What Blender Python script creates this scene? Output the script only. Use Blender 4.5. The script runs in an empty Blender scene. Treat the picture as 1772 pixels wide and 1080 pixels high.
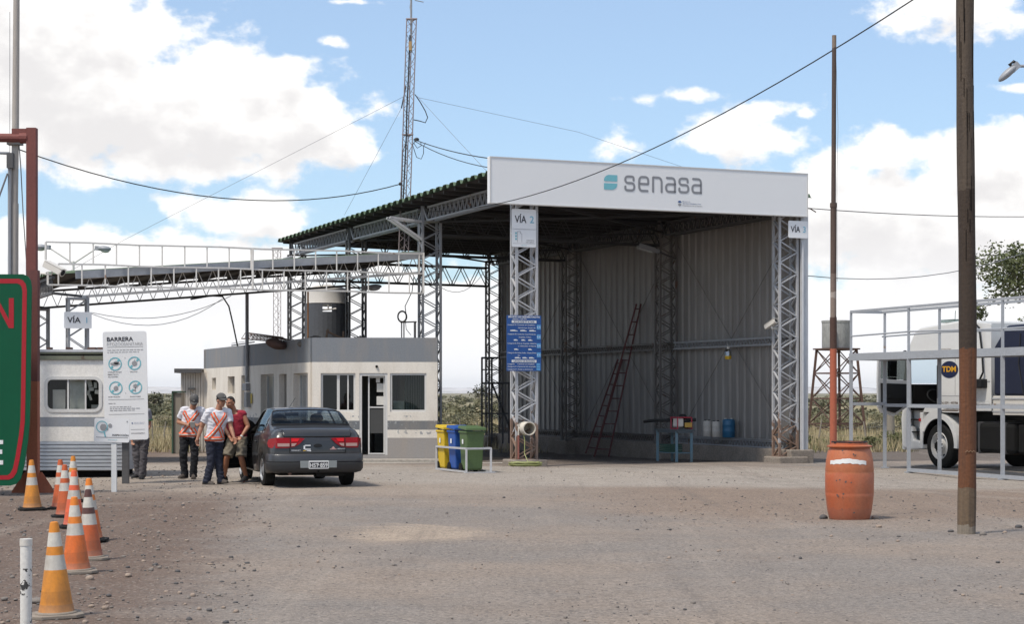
import bpy, bmesh, math, random
from mathutils import Vector, Matrix, noise
from mathutils.bvhtree import BVHTree
R = math.radians
SC = bpy.context.scene
COL = SC.collection
V = Vector
F, CX, CY, EYE = 3138.0, 886.0, 680.0, 1.7     # surveyed view: focal length, centre, horizon, eye height
ZUP = V((0, 0, 1))
random.seed(7)

def gz(y):
    """height of the yard: it falls a hand's breadth towards the sheds"""
    t = min(1, max(0, (y - 41) / 15)); return -.2 * t * t * (3 - 2 * t)
def at(px, py, y):
    return V(((px - CX) / F * y, y, EYE + (CY - py) / F * y))
def on_ground(px, py):
    y = F * EYE / (py - CY); return V(((px - CX) / F * y, y, 0))
def along(px, p0, d):
    u = (px - CX) / F; return (u * p0[1] - p0[0]) / (d[0] - u * d[1])
def zat(py, y): return EYE + (CY - py) / F * y

# ------------------------------------------------------------------ materials
def mat(name, c1, c2=None, scale=6.0, amt=.5, rough=.7, metal=0.0, bump=0.0, bscale=None, wear=None, wscale=3.0, wthr=.62, stretch=(1, 1, 1), spec=.5, fine=.12, coat=0.0):
    m = bpy.data.materials.new(name); m.use_nodes = True
    nt = m.node_tree; N = nt.nodes; L = nt.links
    b = N['Principled BSDF']; b.inputs['Roughness'].default_value = rough; b.inputs['Metallic'].default_value = metal
    b.inputs['Specular IOR Level'].default_value = spec; b.inputs['Coat Weight'].default_value = coat; b.inputs['Coat Roughness'].default_value = .08
    tc = N.new('ShaderNodeTexCoord'); mp = N.new('ShaderNodeMapping'); mp.inputs['Scale'].default_value = stretch
    L.new(tc.outputs['Object'], mp.inputs['Vector'])
    def nz(sc, det=5):
        n = N.new('ShaderNodeTexNoise'); n.inputs['Scale'].default_value = sc; n.inputs['Detail'].default_value = det; n.inputs['Roughness'].default_value = .62
        L.new(mp.outputs[0], n.inputs['Vector']); return n.outputs['Fac']
    def ramp(sock, a, bb):
        r = N.new('ShaderNodeMapRange'); r.inputs['From Min'].default_value = a; r.inputs['From Max'].default_value = bb; r.clamp = True
        L.new(sock, r.inputs['Value']); return r.outputs[0]
    def mix(f, a, bb, mode='MIX'):
        x = N.new('ShaderNodeMix'); x.data_type = 'RGBA'; x.blend_type = mode
        for s, val in ((x.inputs['Factor'], f), (x.inputs[6], a), (x.inputs[7], bb)):
            if hasattr(val, 'is_output'): L.new(val, s)
            elif isinstance(val, (int, float)): s.default_value = val
            else: s.default_value = (*val, 1)
        return x.outputs[2]
    c2 = c2 or tuple(x * .72 for x in c1)
    col = mix(ramp(nz(scale), .5 - .28, .5 + .28), c1, mix(amt, c1, c2))
    if fine:
        col = mix(fine, col, ramp(nz(scale * 9, 3), .25, .75), 'OVERLAY')
    if wear:
        w = ramp(nz(wscale, 7), wthr, wthr + .05); col = mix(w, col, wear)
        rr = N.new('ShaderNodeMapRange'); L.new(w, rr.inputs['Value']); rr.inputs['To Min'].default_value = rough; rr.inputs['To Max'].default_value = .85
        L.new(rr.outputs[0], b.inputs['Roughness'])
    L.new(col, b.inputs['Base Color'])
    if bump:
        bp = N.new('ShaderNodeBump'); bp.inputs['Strength'].default_value = bump; bp.inputs['Distance'].default_value = .02
        L.new(nz(bscale or scale * 5, 6), bp.inputs['Height']); L.new(bp.outputs[0], b.inputs['Normal'])
    m['_h'] = 1
    return m

def glass(name, tint, alpha=.5, rough=.02, k=1.0):
    m = bpy.data.materials.new(name); m.use_nodes = True
    N = m.node_tree.nodes; L = m.node_tree.links; N.remove(N['Principled BSDF']); out = N['Material Output']
    t = N.new('ShaderNodeBsdfTransparent'); t.inputs[0].default_value = (*tint, 1)
    g = N.new('ShaderNodeBsdfGlossy'); g.inputs['Roughness'].default_value = rough; g.inputs['Color'].default_value = (.9, .95, 1, 1)
    fr = N.new('ShaderNodeFresnel'); fr.inputs[0].default_value = 1.5
    mp = N.new('ShaderNodeMath'); mp.operation = 'MULTIPLY_ADD'; mp.inputs[1].default_value = k; mp.inputs[2].default_value = alpha
    mp.use_clamp = True
    mx = N.new('ShaderNodeMixShader'); L.new(fr.outputs[0], mp.inputs[0]); L.new(mp.outputs[0], mx.inputs[0]); L.new(t.outputs[0], mx.inputs[1]); L.new(g.outputs[0], mx.inputs[2])
    L.new(mx.outputs[0], out.inputs[0]); return m

def banded(name, bands, rough=.8, edge=.012, nscale=9, grime=(.25, .2, .16), grime_amt=.35, peel=None, bump=.1, stretch=(1, 1, .25), rust=None):
    """paint bands by height: bands = [(z_from, colour), ...] rising, ragged by noise; peel = (z0, z1, colour) flaking between"""
    m = bpy.data.materials.new(name); m.use_nodes = True
    nt = m.node_tree; N = nt.nodes; L = nt.links; b = N['Principled BSDF']; b.inputs['Roughness'].default_value = rough
    tc = N.new('ShaderNodeTexCoord'); sx = N.new('ShaderNodeSeparateXYZ'); L.new(tc.outputs['Object'], sx.inputs[0])
    def nz(sc, det=6, st=None):
        n = N.new('ShaderNodeTexNoise'); n.inputs['Scale'].default_value = sc; n.inputs['Detail'].default_value = det; n.inputs['Roughness'].default_value = .65
        if st:
            mp = N.new('ShaderNodeMapping'); mp.inputs['Scale'].default_value = st; L.new(tc.outputs['Object'], mp.inputs[0]); L.new(mp.outputs[0], n.inputs['Vector'])
        else: L.new(tc.outputs['Object'], n.inputs['Vector'])
        return n.outputs['Fac']
    def mth(op, a, bb=0.0, c=None):
        x = N.new('ShaderNodeMath'); x.operation = op
        for i, val in enumerate((a, bb) if c is None else (a, bb, c)):
            if hasattr(val, 'is_output'): L.new(val, x.inputs[i])
            else: x.inputs[i].default_value = val
        return x.outputs[0]
    def mix(f, a, bb):
        x = N.new('ShaderNodeMix'); x.data_type = 'RGBA'
        for s, val in ((x.inputs['Factor'], f), (x.inputs[6], a), (x.inputs[7], bb)):
            if hasattr(val, 'is_output'): L.new(val, s)
            elif isinstance(val, (int, float)): s.default_value = val
            else: s.default_value = (*val, 1)
        return x.outputs[2]
    z = mth('MULTIPLY_ADD', mth('SUBTRACT', nz(nscale), .5), edge * 2, sx.outputs[2])
    col = None
    for z0, c in bands:
        if col is None: col = mix(0.0, c, c)
        else: col = mix(mth('GREATER_THAN', z, z0), col, c)
    if peel:
        z0, z1, c, thr = peel
        f = mth('MULTIPLY', mth('MULTIPLY', mth('GREATER_THAN', sx.outputs[2], z0), mth('LESS_THAN', sx.outputs[2], z1)), mth('GREATER_THAN', nz(7, 8), thr))
        col = mix(f, col, c)
    gm = N.new('ShaderNodeMapRange'); gm.inputs[1].default_value = .42; gm.inputs[2].default_value = .8; gm.inputs[4].default_value = grime_amt
    L.new(nz(2.2, 8, stretch), gm.inputs[0]); col = mix(gm.outputs[0], col, grime)
    if rust:
        col = mix(mth('GREATER_THAN', nz(4, 8, (1, 1, .35)), rust[1]), col, rust[0])
    g2 = N.new('ShaderNodeMapRange'); g2.inputs[1].default_value = .3; g2.inputs[2].default_value = .7; g2.inputs[3].default_value = .86; g2.inputs[4].default_value = 1.06
    L.new(nz(30, 4), g2.inputs[0])
    mu = N.new('ShaderNodeVectorMath'); mu.operation = 'SCALE'; L.new(col, mu.inputs[0]); L.new(g2.outputs[0], mu.inputs['Scale'])
    L.new(mu.outputs[0], b.inputs['Base Color'])
    bp = N.new('ShaderNodeBump'); bp.inputs['Strength'].default_value = bump; bp.inputs['Distance'].default_value = .02; L.new(nz(25, 6), bp.inputs['Height']); L.new(bp.outputs[0], b.inputs['Normal'])
    return m

# ------------------------------------------------------------------ mesh building
class MB:
    def __init__(s): s.v = []; s.f = []; s.m = []
    def add(s, vs, fs, mi=0):
        o = len(s.v); s.v += [V(p) for p in vs]; s.f += [tuple(i + o for i in f) for f in fs]; s.m += [mi] * len(fs); return s
    def box(s, c, sz, rot=None, mi=0):
        c = V(c); h = V(sz) / 2; vs = []
        for x in (-1, 1):
            for y in (-1, 1):
                for z in (-1, 1):
                    p = V((x * h.x, y * h.y, z * h.z)); vs.append(c + (rot @ p if rot else p))
        return s.add(vs, [(0, 1, 3, 2), (4, 6, 7, 5), (0, 4, 5, 1), (2, 3, 7, 6), (0, 2, 6, 4), (1, 5, 7, 3)], mi)
    def bar(s, p0, p1, w, h=None, up=None, mi=0):
        p0, p1 = V(p0), V(p1); h = h or w; d = (p1 - p0)
        if d.length < 1e-6: return s
        d.normalize(); up = V(up) if up else (ZUP if abs(d.z) < .95 else V((0, 1, 0)))
        x = d.cross(up).normalized(); y = x.cross(d).normalized(); vs = []
        for p in (p0, p1):
            for a, b in ((-1, -1), (1, -1), (1, 1), (-1, 1)): vs.append(p + x * a * w / 2 + y * b * h / 2)
        return s.add(vs, [(3, 2, 1, 0), (4, 5, 6, 7), (0, 1, 5, 4), (1, 2, 6, 5), (2, 3, 7, 6), (3, 0, 4, 7)], mi)
    def tube(s, pts, r, n=8, cap=True, mi=0):
        pts = [V(p) for p in pts]; rs = r if isinstance(r, (list, tuple)) else [r] * len(pts)
        d = (pts[1] - pts[0]).normalized(); a = d.orthogonal().normalized(); vs = []; fs = []
        for i, p in enumerate(pts):
            if i == 0: t = pts[1] - pts[0]
            elif i == len(pts) - 1: t = pts[-1] - pts[-2]
            else: t = (pts[i + 1] - pts[i]).normalized() + (pts[i] - pts[i - 1]).normalized()
            t.normalize(); a = (a - t * a.dot(t)); a = a.normalized() if a.length > 1e-6 else t.orthogonal().normalized(); b = t.cross(a)
            for k in range(n):
                g = 2 * math.pi * k / n; vs.append(p + (a * math.cos(g) + b * math.sin(g)) * rs[i])
        for i in range(len(pts) - 1):
            for k in range(n):
                fs.append((i * n + k, i * n + (k + 1) % n, (i + 1) * n + (k + 1) % n, (i + 1) * n + k))
        if cap: fs += [tuple(range(n - 1, -1, -1)), tuple(range((len(pts) - 1) * n, len(pts) * n))]
        return s.add(vs, fs, mi)
    def lathe(s, prof, n=24, M=None, mi=0, cap=(True, True)):
        vs = []; fs = []; M = M or Matrix.Identity(4)
        for r, z in prof:
            for k in range(n):
                g = 2 * math.pi * k / n; vs.append(M @ V((r * math.cos(g), r * math.sin(g), z)))
        for i in range(len(prof) - 1):
            for k in range(n): fs.append((i * n + k, i * n + (k + 1) % n, (i + 1) * n + (k + 1) % n, (i + 1) * n + k))
        if cap[0]: fs.append(tuple(range(n - 1, -1, -1)))
        if cap[1]: fs.append(tuple(range((len(prof) - 1) * n, len(prof) * n)))
        return s.add(vs, fs, mi)
    def extr(s, poly, d, M=None, mi=0):
        """2-D outline (counter-clockwise) extruded along local z from 0 to d"""
        M = M or Matrix.Identity(4); n = len(poly)
        vs = [M @ V((x, y, 0)) for x, y in poly] + [M @ V((x, y, d)) for x, y in poly]
        fs = [tuple(range(n - 1, -1, -1)), tuple(range(n, 2 * n))] + [(i, (i + 1) % n, n + (i + 1) % n, n + i) for i in range(n)]
        return s.add(vs, fs, mi)
    def ellipsoid(s, c, r, rot=None, nu=12, nv=8, mi=0):
        vs = []; fs = []; c = V(c)
        for j in range(nv + 1):
            ph = math.pi * j / nv
            for k in range(nu):
                g = 2 * math.pi * k / nu
                p = V((r[0] * math.sin(ph) * math.cos(g), r[1] * math.sin(ph) * math.sin(g), r[2] * math.cos(ph))); vs.append(c + (rot @ p if rot else p))
        for j in range(nv):
            for k in range(nu):
                fs.append((j * nu + k, (j + 1) * nu + k, (j + 1) * nu + (k + 1) % nu, j * nu + (k + 1) % nu))
        return s.add(vs, fs, mi)
    def capsule(s, p0, r0, p1, r1, n=12):
        p0, p1 = V(p0), V(p1); d = (p1 - p0); l = d.length
        if l < 1e-5: return s.ellipsoid(p0, (r0, r0, r0))
        d.normalize(); pts = []; rs = []
        for k in range(5):
            a = math.pi / 2 * k / 4; pts.append(p0 - d * r0 * math.cos(a) * .98); rs.append(max(.001, r0 * math.sin(a)))
        for k in range(5):
            a = math.pi / 2 * k / 4; pts.append(p1 + d * r1 * math.sin(a) * .98); rs.append(max(.001, r1 * math.cos(a)))
        return s.tube(pts, rs, n)
    def loft(s, rings, cap=True, mi=0):
        n = len(rings[0]); vs = [p for r in rings for p in r]; fs = []
        for i in range(len(rings) - 1):
            for k in range(n): fs.append((i * n + k, i * n + (k + 1) % n, (i + 1) * n + (k + 1) % n, (i + 1) * n + k))
        if cap: fs += [tuple(range(n - 1, -1, -1)), tuple(range((len(rings) - 1) * n, len(rings) * n))]
        return s.add(vs, fs, mi)
    def build(s, name, mats, parent=None, smooth=None, bevel=0, loc=None, local=False, remesh=0, fixn=False):
        me = bpy.data.meshes.new(name)
        if parent is not None and not local:
            Mi = world(parent).inverted(); vs = [Mi @ p for p in s.v]
        elif loc is not None and not local: vs = [p - V(loc) for p in s.v]
        else: vs = s.v
        me.from_pydata([tuple(p) for p in vs], [], s.f)
        mats = mats if isinstance(mats, (list, tuple)) else [mats]
        for m in mats: me.materials.append(m)
        if any(s.m): me.polygons.foreach_set('material_index', s.m)
        if fixn or remesh:
            bm = bmesh.new(); bm.from_mesh(me); bmesh.ops.recalc_face_normals(bm, faces=bm.faces); bm.to_mesh(me); bm.free()
        o = bpy.data.objects.new(name, me); COL.objects.link(o)
        if remesh:
            md = o.modifiers.new('r', 'REMESH'); md.mode = 'VOXEL'; md.voxel_size = remesh; md.use_smooth_shade = True
            sm = o.modifiers.new('s', 'SMOOTH'); sm.factor = .5; sm.iterations = 3
            dg = bpy.context.evaluated_depsgraph_get(); dg.update()
            m2 = bpy.data.meshes.new_from_object(o.evaluated_get(dg)); m2.name = name
            o.modifiers.clear(); o.data = m2; bpy.data.meshes.remove(me); me = m2
            if not me.materials:
                for m in mats: me.materials.append(m)
            smooth = 180
        if smooth:
            me.polygons.foreach_set('use_smooth', [True] * len(me.polygons))
            if smooth < 180: me.set_sharp_from_angle(angle=R(smooth))
        if bevel:
            b = o.modifiers.new('b', 'BEVEL'); b.width = bevel; b.segments = 2; b.limit_method = 'ANGLE'; b.angle_limit = R(40)
        if parent is not None: o.parent = parent
        elif loc is not None: o.location = loc
        me.update(); return o

def world(o):
    M = o.matrix_basis.copy()
    while o.parent: o = o.parent; M = o.matrix_basis @ M
    return M
def tag(o, label, cat, group=None, kind=None):
    o['label'] = label; o['category'] = cat
    if group: o['group'] = group
    if kind: o['kind'] = kind
    return o
def struct(o, kind='structure', label=None, cat=None):
    o['kind'] = kind
    if label: o['label'] = label; o['category'] = cat
    return o
def thing(name, label, cat, loc=(0, 0, 0), rz=0, group=None):
    o = bpy.data.objects.new(name, None); o.empty_display_size = .2; COL.objects.link(o); o.location = loc; o.rotation_euler = (0, 0, rz)
    bpy.context.view_layer.update() if False else None
    o.matrix_basis = Matrix.Translation(V(loc)) @ Matrix.Rotation(rz, 4, 'Z')
    return tag(o, label, cat, group)
def dup(root, loc, rz=None, label=None):
    def cp(o, par):
        c = o.copy(); COL.objects.link(c)
        if par: c.parent = par
        for ch in list(o.children): cp(ch, c)
        return c
    r = cp(root, None); r.location = loc
    if rz is not None: r.rotation_euler = (0, 0, rz)
    if label: r['label'] = label
    return r

_tc = {}
def text_data(s, bold=0.0):
    k = (s, bold)
    if k in _tc: return _tc[k]
    cu = bpy.data.curves.new('t', 'FONT'); cu.body = s; cu.size = 1; cu.offset = bold; cu.resolution_u = 4
    o = bpy.data.objects.new('t', cu); COL.objects.link(o)
    dg = bpy.context.evaluated_depsgraph_get(); dg.update()
    me = bpy.data.meshes.new_from_object(o.evaluated_get(dg))
    vs = [v.co.copy() for v in me.vertices]; fs = [tuple(p.vertices) for p in me.polygons]
    bpy.data.objects.remove(o); bpy.data.curves.remove(cu); bpy.data.meshes.remove(me)
    _tc[k] = (vs, fs); return vs, fs

class Panel:
    """a flat sign face: origin at its top-left corner, x to the viewer's right, y down, off = distance proud of the face"""
    def __init__(s, tl, ex, w, h, roll=0):
        s.ex = V(ex).normalized(); s.n = s.ex.cross(ZUP).normalized(); s.ey = -ZUP
        if roll:
            q = Matrix.Rotation(roll, 3, s.n); s.ex = q @ s.ex; s.ey = q @ s.ey
        s.o = V(tl); s.w = w; s.h = h
    def pt(s, x, y, off=0): return s.o + s.ex * x * s.w + s.ey * y * s.h + s.n * off
    def M(s, x, y, off=0):
        o = s.pt(x, y, off); up = -s.ey
        return Matrix(((s.ex.x, up.x, s.n.x, o.x), (s.ex.y, up.y, s.n.y, o.y), (s.ex.z, up.z, s.n.z, o.z), (0, 0, 0, 1)))
    def text(s, mb, t, x0, x1, ybase, cap=None, bold=0.0, off=.005, mi=0, align='L'):
        """text from x0 to x1 (fractions) on baseline ybase; cap = cap height as a fraction of h (else proportional)"""
        vs, fs = text_data(t, bold)
        if not vs: return
        a = min(v.x for v in vs); b = max(v.x for v in vs)
        if x1 is None: sy = cap * s.h / .7; sx = sy
        else:
            sx = (x1 - x0) * s.w / (b - a); sy = cap * s.h / .7 if cap else sx
        M = s.M(x0, ybase, off)
        mb.add([M @ V(((v.x - a) * sx, v.y * sy, 0)) for v in vs], fs, mi)
    def rect(s, mb, x0, y0, x1, y1, off=.004, mi=0, th=.0):
        mb.add([s.pt(x0, y1, off), s.pt(x1, y1, off), s.pt(x1, y0, off), s.pt(x0, y0, off)], [(0, 1, 2, 3)], mi)
    def poly(s, mb, pts, off=.004, mi=0): mb.add([s.pt(x, y, off) for x, y in pts], [tuple(range(len(pts)))[::-1]], mi)
    def ring(s, mb, x, y, r, t, off=.005, mi=0, n=28):
        M = s.M(x, y, off); vs = []; fs = []
        for k in range(n):
            g = 2 * math.pi * k / n
            vs += [M @ V((r * math.cos(g), r * math.sin(g), 0)), M @ V(((r - t) * math.cos(g), (r - t) * math.sin(g), 0))]
        for k in range(n): a, b = 2 * k, 2 * ((k + 1) % n); fs.append((a, b, b + 1, a + 1))
        mb.add(vs, fs, mi)
    def disc(s, mb, x, y, rx, ry, off=.005, mi=0, n=18, f=None):
        M = s.M(x, y, off); vs = []
        for k in range(n):
            g = 2 * math.pi * k / n; q = f(g) if f else 1; vs.append(M @ V((rx * q * math.cos(g), ry * q * math.sin(g), 0)))
        mb.add(vs, [tuple(range(n))], mi)
    def board(s, mb, th=.03, rad=.03, mi=0, n=5):
        """the plate itself with rounded corners, front face at off 0"""
        pl = []
        for cx, cy, a0 in ((rad, -s.h + rad, 180), (s.w - rad, -s.h + rad, 270), (s.w - rad, -rad, 0), (rad, -rad, 90)):
            for k in range(n): a = R(a0 + 90 * k / (n - 1)); pl.append((cx + rad * math.cos(a), cy + rad * math.sin(a)))
        mb.extr(pl, th, s.M(0, 0, -th), mi)

def lattice(mb, p0, p1, ax, ay, w, d, leg=.05, web=.03, pitch=.28, faces=4, cross=False, mi=0):
    """square lattice mast from p0 to p1; ax, ay = the two cross directions, w, d = full sizes"""
    p0, p1, ax, ay = V(p0), V(p1), V(ax).normalized(), V(ay).normalized()
    cs = [(-1, -1), (1, -1), (1, 1), (-1, 1)]; P = lambda c, t: p0.lerp(p1, t) + ax * c[0] * w / 2 + ay * c[1] * d / 2
    for c in cs: mb.bar(P(c, 0), P(c, 1), leg, leg, up=ay, mi=mi)
    L = (p1 - p0).length; n = max(2, round(L / pitch))
    for fi in range(faces):
        a, b = cs[fi], cs[(fi + 1) % 4]
        inset = .002 * fi
        for k in range(n):
            q0, q1 = (a, b) if (k + (0, 1, 1, 0)[fi]) % 2 == 0 else (b, a)
            mb.bar(P(q0, k / n), P(q1, (k + 1) / n), web, web * .6, mi=mi)
            if cross: mb.bar(P(q1, k / n), P(q0, (k + 1) / n), web, web * .6, mi=mi)
def truss(mb, p0, p1, h0, h1=None, chord=.06, web=.03, pitch=.5, up=ZUP, mi=0, mi2=None):
    """flat zigzag truss: p0-p1 = bottom chord, h0, h1 = heights at its ends"""
    p0, p1 = V(p0), V(p1); h1 = h0 if h1 is None else h1; mi2 = mi if mi2 is None else mi2
    u0, u1 = p0 + V(up) * h0, p1 + V(up) * h1; mb.bar(p0, p1, chord, chord, mi=mi); mb.bar(u0, u1, chord, chord, mi=mi)
    n = max(2, round((p1 - p0).length / pitch))
    for k in range(n):
        a, b, c = k / n, (k + .5) / n, (k + 1) / n
        mb.bar(p0.lerp(p1, a), u0.lerp(u1, b), web, web * .7, mi=mi2); mb.bar(u0.lerp(u1, b), p0.lerp(p1, c), web, web * .7, mi=mi2)
def sag(p0, p1, drop, n=16):
    p0, p1 = V(p0), V(p1); return [p0.lerp(p1, i / n) - ZUP * drop * 4 * (i / n) * (1 - i / n) for i in range(n + 1)]
# ------------------------------------------------------------------ camera
cam = bpy.data.cameras.new('camera'); co = bpy.data.objects.new('camera', cam); COL.objects.link(co); SC.camera = co
cam.sensor_width = 36; cam.lens = F / 1772 * 36; cam.shift_y = (CY - 540) / 1772; cam.clip_start = .1; cam.clip_end = 30000
co.location = (0, 0, EYE); co.rotation_euler = (R(90), 0, 0)
SC.render.resolution_x = 1024; SC.render.resolution_y = 625
vs = SC.view_settings; SC.display_settings.display_device = 'sRGB'; vs.view_transform = 'Standard'; vs.look = 'None'; vs.gamma = 1; vs.exposure = 0.25; vs.use_curve_mapping = False
SC.cycles.max_bounces = 8; SC.cycles.transparent_max_bounces = 24; SC.cycles.use_denoising = True
SC.cycles.caustics_reflective = False; SC.cycles.caustics_refractive = False

# ------------------------------------------------------------------ sky, clouds and sun
SUN_EL, SUN_AZ = 60, 226          # behind and to one side of the viewer (azimuth clockwise from +Y)
wd = bpy.data.worlds.new('World'); SC.world = wd; wd.use_nodes = True
nt = wd.node_tree; N = nt.nodes; L = nt.links; N.clear()
out = N.new('ShaderNodeOutputWorld'); bg = N.new('ShaderNodeBackground'); L.new(bg.outputs[0], out.inputs[0])
SKY = .12; bg.inputs['Strength'].default_value = SKY
sky = N.new('ShaderNodeTexSky'); sky.sky_type = 'NISHITA'; sky.sun_disc = False; sky.sun_elevation = R(SUN_EL); sky.sun_rotation = R(SUN_AZ); sky.air_density = 1.0; sky.dust_density = .6; sky.ozone_density = 2.0
def cloud_group():
    g = bpy.data.node_groups.new('cloud_field', 'ShaderNodeTree')
    g.interface.new_socket('Dir', in_out='INPUT', socket_type='NodeSocketVector'); g.interface.new_socket('Field', in_out='OUTPUT', socket_type='NodeSocketFloat')
    N = g.nodes; L = g.links; gi = N.new('NodeGroupInput'); go = N.new('NodeGroupOutput')
    # photo-measured cloud masses: centre x, y and half sizes in the surveyed view, turned into directions
    blobs = [(60, 90, 190, 150), (190, 60, 70, 90), (180, 190, 280, 85), (420, 150, 120, 75), (330, 225, 240, 70), (520, 205, 130, 55), (590, 245, 70, 52), (490, 125, 55, 35),
             (300, 350, 65, 32), (420, 372, 95, 38), (480, 400, 60, 26), (60, 430, 130, 50), (250, 480, 300, 60), (640, 470, 200, 30), (570, 72, 34, 10), (700, 400, 60, 14),
             (1180, 165, 80, 18), (1085, 252, 58, 26), (1275, 240, 110, 40), (1320, 195, 80, 28), (1225, 215, 45, 30), (1390, 198, 28, 12), (1640, 10, 110, 52), (1740, 35, 60, 25), (1520, 262, 60, 36), (1700, 275, 120, 60),
             (1480, 380, 260, 75), (1700, 400, 250, 110), (1770, 150, 60, 10), (600, 2, 50, 6), (1450, 280, 50, 25)]
    last = None
    for px, py, sx, sy in blobs:
        small = sy < 33; top = .55 if small else 1.36 if sx > 150 else 1.12; sx, sy = (sx * 1.5, sy * 1.6) if small else (sx, sy)
        d = V(((px - CX) / F, 1, (CY - py) / F)).normalized()
        a = N.new('ShaderNodeVectorMath'); a.operation = 'SUBTRACT'; L.new(gi.outputs[0], a.inputs[0]); a.inputs[1].default_value = d
        m = N.new('ShaderNodeVectorMath'); m.operation = 'MULTIPLY'; L.new(a.outputs[0], m.inputs[0]); m.inputs[1].default_value = (F / sx, 2.5, F / sy)
        ln = N.new('ShaderNodeVectorMath'); ln.operation = 'LENGTH'; L.new(m.outputs[0], ln.inputs[0])
        s = N.new('ShaderNodeMath'); s.operation = 'MULTIPLY_ADD'; L.new(ln.outputs['Value'], s.inputs[0]); s.inputs[1].default_value = -1; s.inputs[2].default_value = top
        if last is None: last = s.outputs[0]
        else:
            q = N.new('ShaderNodeMath'); q.operation = 'SMOOTH_MAX'; q.inputs[2].default_value = .15; L.new(last, q.inputs[0]); L.new(s.outputs[0], q.inputs[1]); last = q.outputs[0]
    n1 = N.new('ShaderNodeTexNoise'); n1.inputs['Scale'].default_value = 38; n1.inputs['Detail'].default_value = 8; n1.inputs['Roughness'].default_value = .56
    mp = N.new('ShaderNodeMapping'); mp.inputs['Scale'].default_value = (1, 1, 1.5); L.new(gi.outputs[0], mp.inputs[0]); L.new(mp.outputs[0], n1.inputs['Vector'])
    # open sky elsewhere: scattered cumulus by noise, a white bank low over the horizon
    n2 = N.new('ShaderNodeTexNoise'); n2.inputs['Scale'].default_value = 5; n2.inputs['Detail'].default_value = 5; L.new(gi.outputs[0], n2.inputs['Vector'])
    sp = N.new('ShaderNodeSeparateXYZ'); L.new(gi.outputs[0], sp.inputs[0])
    bank = N.new('ShaderNodeMapRange'); L.new(sp.outputs[2], bank.inputs[0]); bank.inputs[1].default_value = .095; bank.inputs[2].default_value = .05; bank.inputs[3].default_value = -1.5; bank.inputs[4].default_value = .75
    # behind and beside the viewer
    side = N.new('ShaderNodeMapRange'); L.new(sp.outputs[1], side.inputs[0]); side.inputs[1].default_value = .93; side.inputs[2].default_value = .80; side.inputs[3].default_value = 0; side.inputs[4].default_value = 1
    s2 = N.new('ShaderNodeMath'); s2.operation = 'MULTIPLY_ADD'; L.new(n2.outputs['Fac'], s2.inputs[0]); s2.inputs[1].default_value = 4.0; s2.inputs[2].default_value = -2.15
    s3 = N.new('ShaderNodeMath'); s3.operation = 'MULTIPLY'; L.new(s2.outputs[0], s3.inputs[0]); L.new(side.outputs[0], s3.inputs[1])
    s4 = N.new('ShaderNodeMath'); s4.operation = 'MULTIPLY_ADD'; L.new(side.outputs[0], s4.inputs[0]); s4.inputs[1].default_value = 1.5; s4.inputs[2].default_value = -1.5
    s5 = N.new('ShaderNodeMath'); s5.operation = 'ADD'; L.new(s3.outputs[0], s5.inputs[0]); L.new(s4.outputs[0], s5.inputs[1])
    for o in (bank.outputs[0], s5.outputs[0]):
        q = N.new('ShaderNodeMath'); q.operation = 'MAXIMUM'; L.new(last, q.inputs[0]); L.new(o, q.inputs[1]); last = q.outputs[0]
    nn = N.new('ShaderNodeMath'); nn.operation = 'MULTIPLY_ADD'; L.new(n1.outputs['Fac'], nn.inputs[0]); nn.inputs[1].default_value = 2.4; nn.inputs[2].default_value = -1.18
    ad = N.new('ShaderNodeMath'); ad.operation = 'ADD'; L.new(last, ad.inputs[0]); L.new(nn.outputs[0], ad.inputs[1]); L.new(ad.outputs[0], go.inputs[0])
    return g
CG = cloud_group()
tc = N.new('ShaderNodeTexCoord'); nv = N.new('ShaderNodeVectorMath'); nv.operation = 'NORMALIZE'; L.new(tc.outputs['Generated'], nv.inputs[0])
c1 = N.new('ShaderNodeGroup'); c1.node_tree = CG; L.new(nv.outputs[0], c1.inputs[0])
sh = N.new('ShaderNodeVectorMath'); sh.operation = 'ADD'; L.new(nv.outputs[0], sh.inputs[0]); sh.inputs[1].default_value = (-.004, 0, .014)
c2 = N.new('ShaderNodeGroup'); c2.node_tree = CG; L.new(sh.outputs[0], c2.inputs[0])
def mr(sock, a, b, c=0., d=1., smooth=False):
    m = N.new('ShaderNodeMapRange'); L.new(sock, m.inputs[0]); m.inputs[1].default_value = a; m.inputs[2].default_value = b; m.inputs[3].default_value = c; m.inputs[4].default_value = d
    if smooth: m.interpolation_type = 'SMOOTHSTEP'
    return m.outputs[0]
def mixc(f, a, b):
    x = N.new('ShaderNodeMix'); x.data_type = 'RGBA'
    for s, val in ((x.inputs['Factor'], f), (x.inputs[6], a), (x.inputs[7], b)):
        if hasattr(val, 'is_output'): L.new(val, s)
        elif isinstance(val, (int, float)): s.default_value = val
        else: s.default_value = (*val, 1)
    return x.outputs[2]
K = 1 / SKY
cov = mr(c1.outputs[0], -.10, .42, 0, 1, True)
thick = mr(c2.outputs[0], .12, 1.35, 0, 1, True)
ccol = mixc(thick, (1.00 * K, .985 * K, .965 * K), (.735 * K, .72 * K, .72 * K))
spz = N.new('ShaderNodeSeparateXYZ'); L.new(nv.outputs[0], spz.inputs[0])
haz = mr(spz.outputs[2], .02, .10, 1, 0, True)
ccol2 = mixc(haz, ccol, (.90 * K, .90 * K, .915 * K))
tint = N.new('ShaderNodeMix'); tint.data_type = 'RGBA'; tint.blend_type = 'MULTIPLY'; tint.inputs[0].default_value = 1; L.new(sky.outputs[0], tint.inputs[6]); tint.inputs[7].default_value = (.85, 1.0, 1.12, 1)
blue = mixc(.26, tint.outputs[2], (.70 * K, .79 * K, .90 * K))
fin = mixc(cov, blue, ccol2)
L.new(fin, bg.inputs['Color'])
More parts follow.
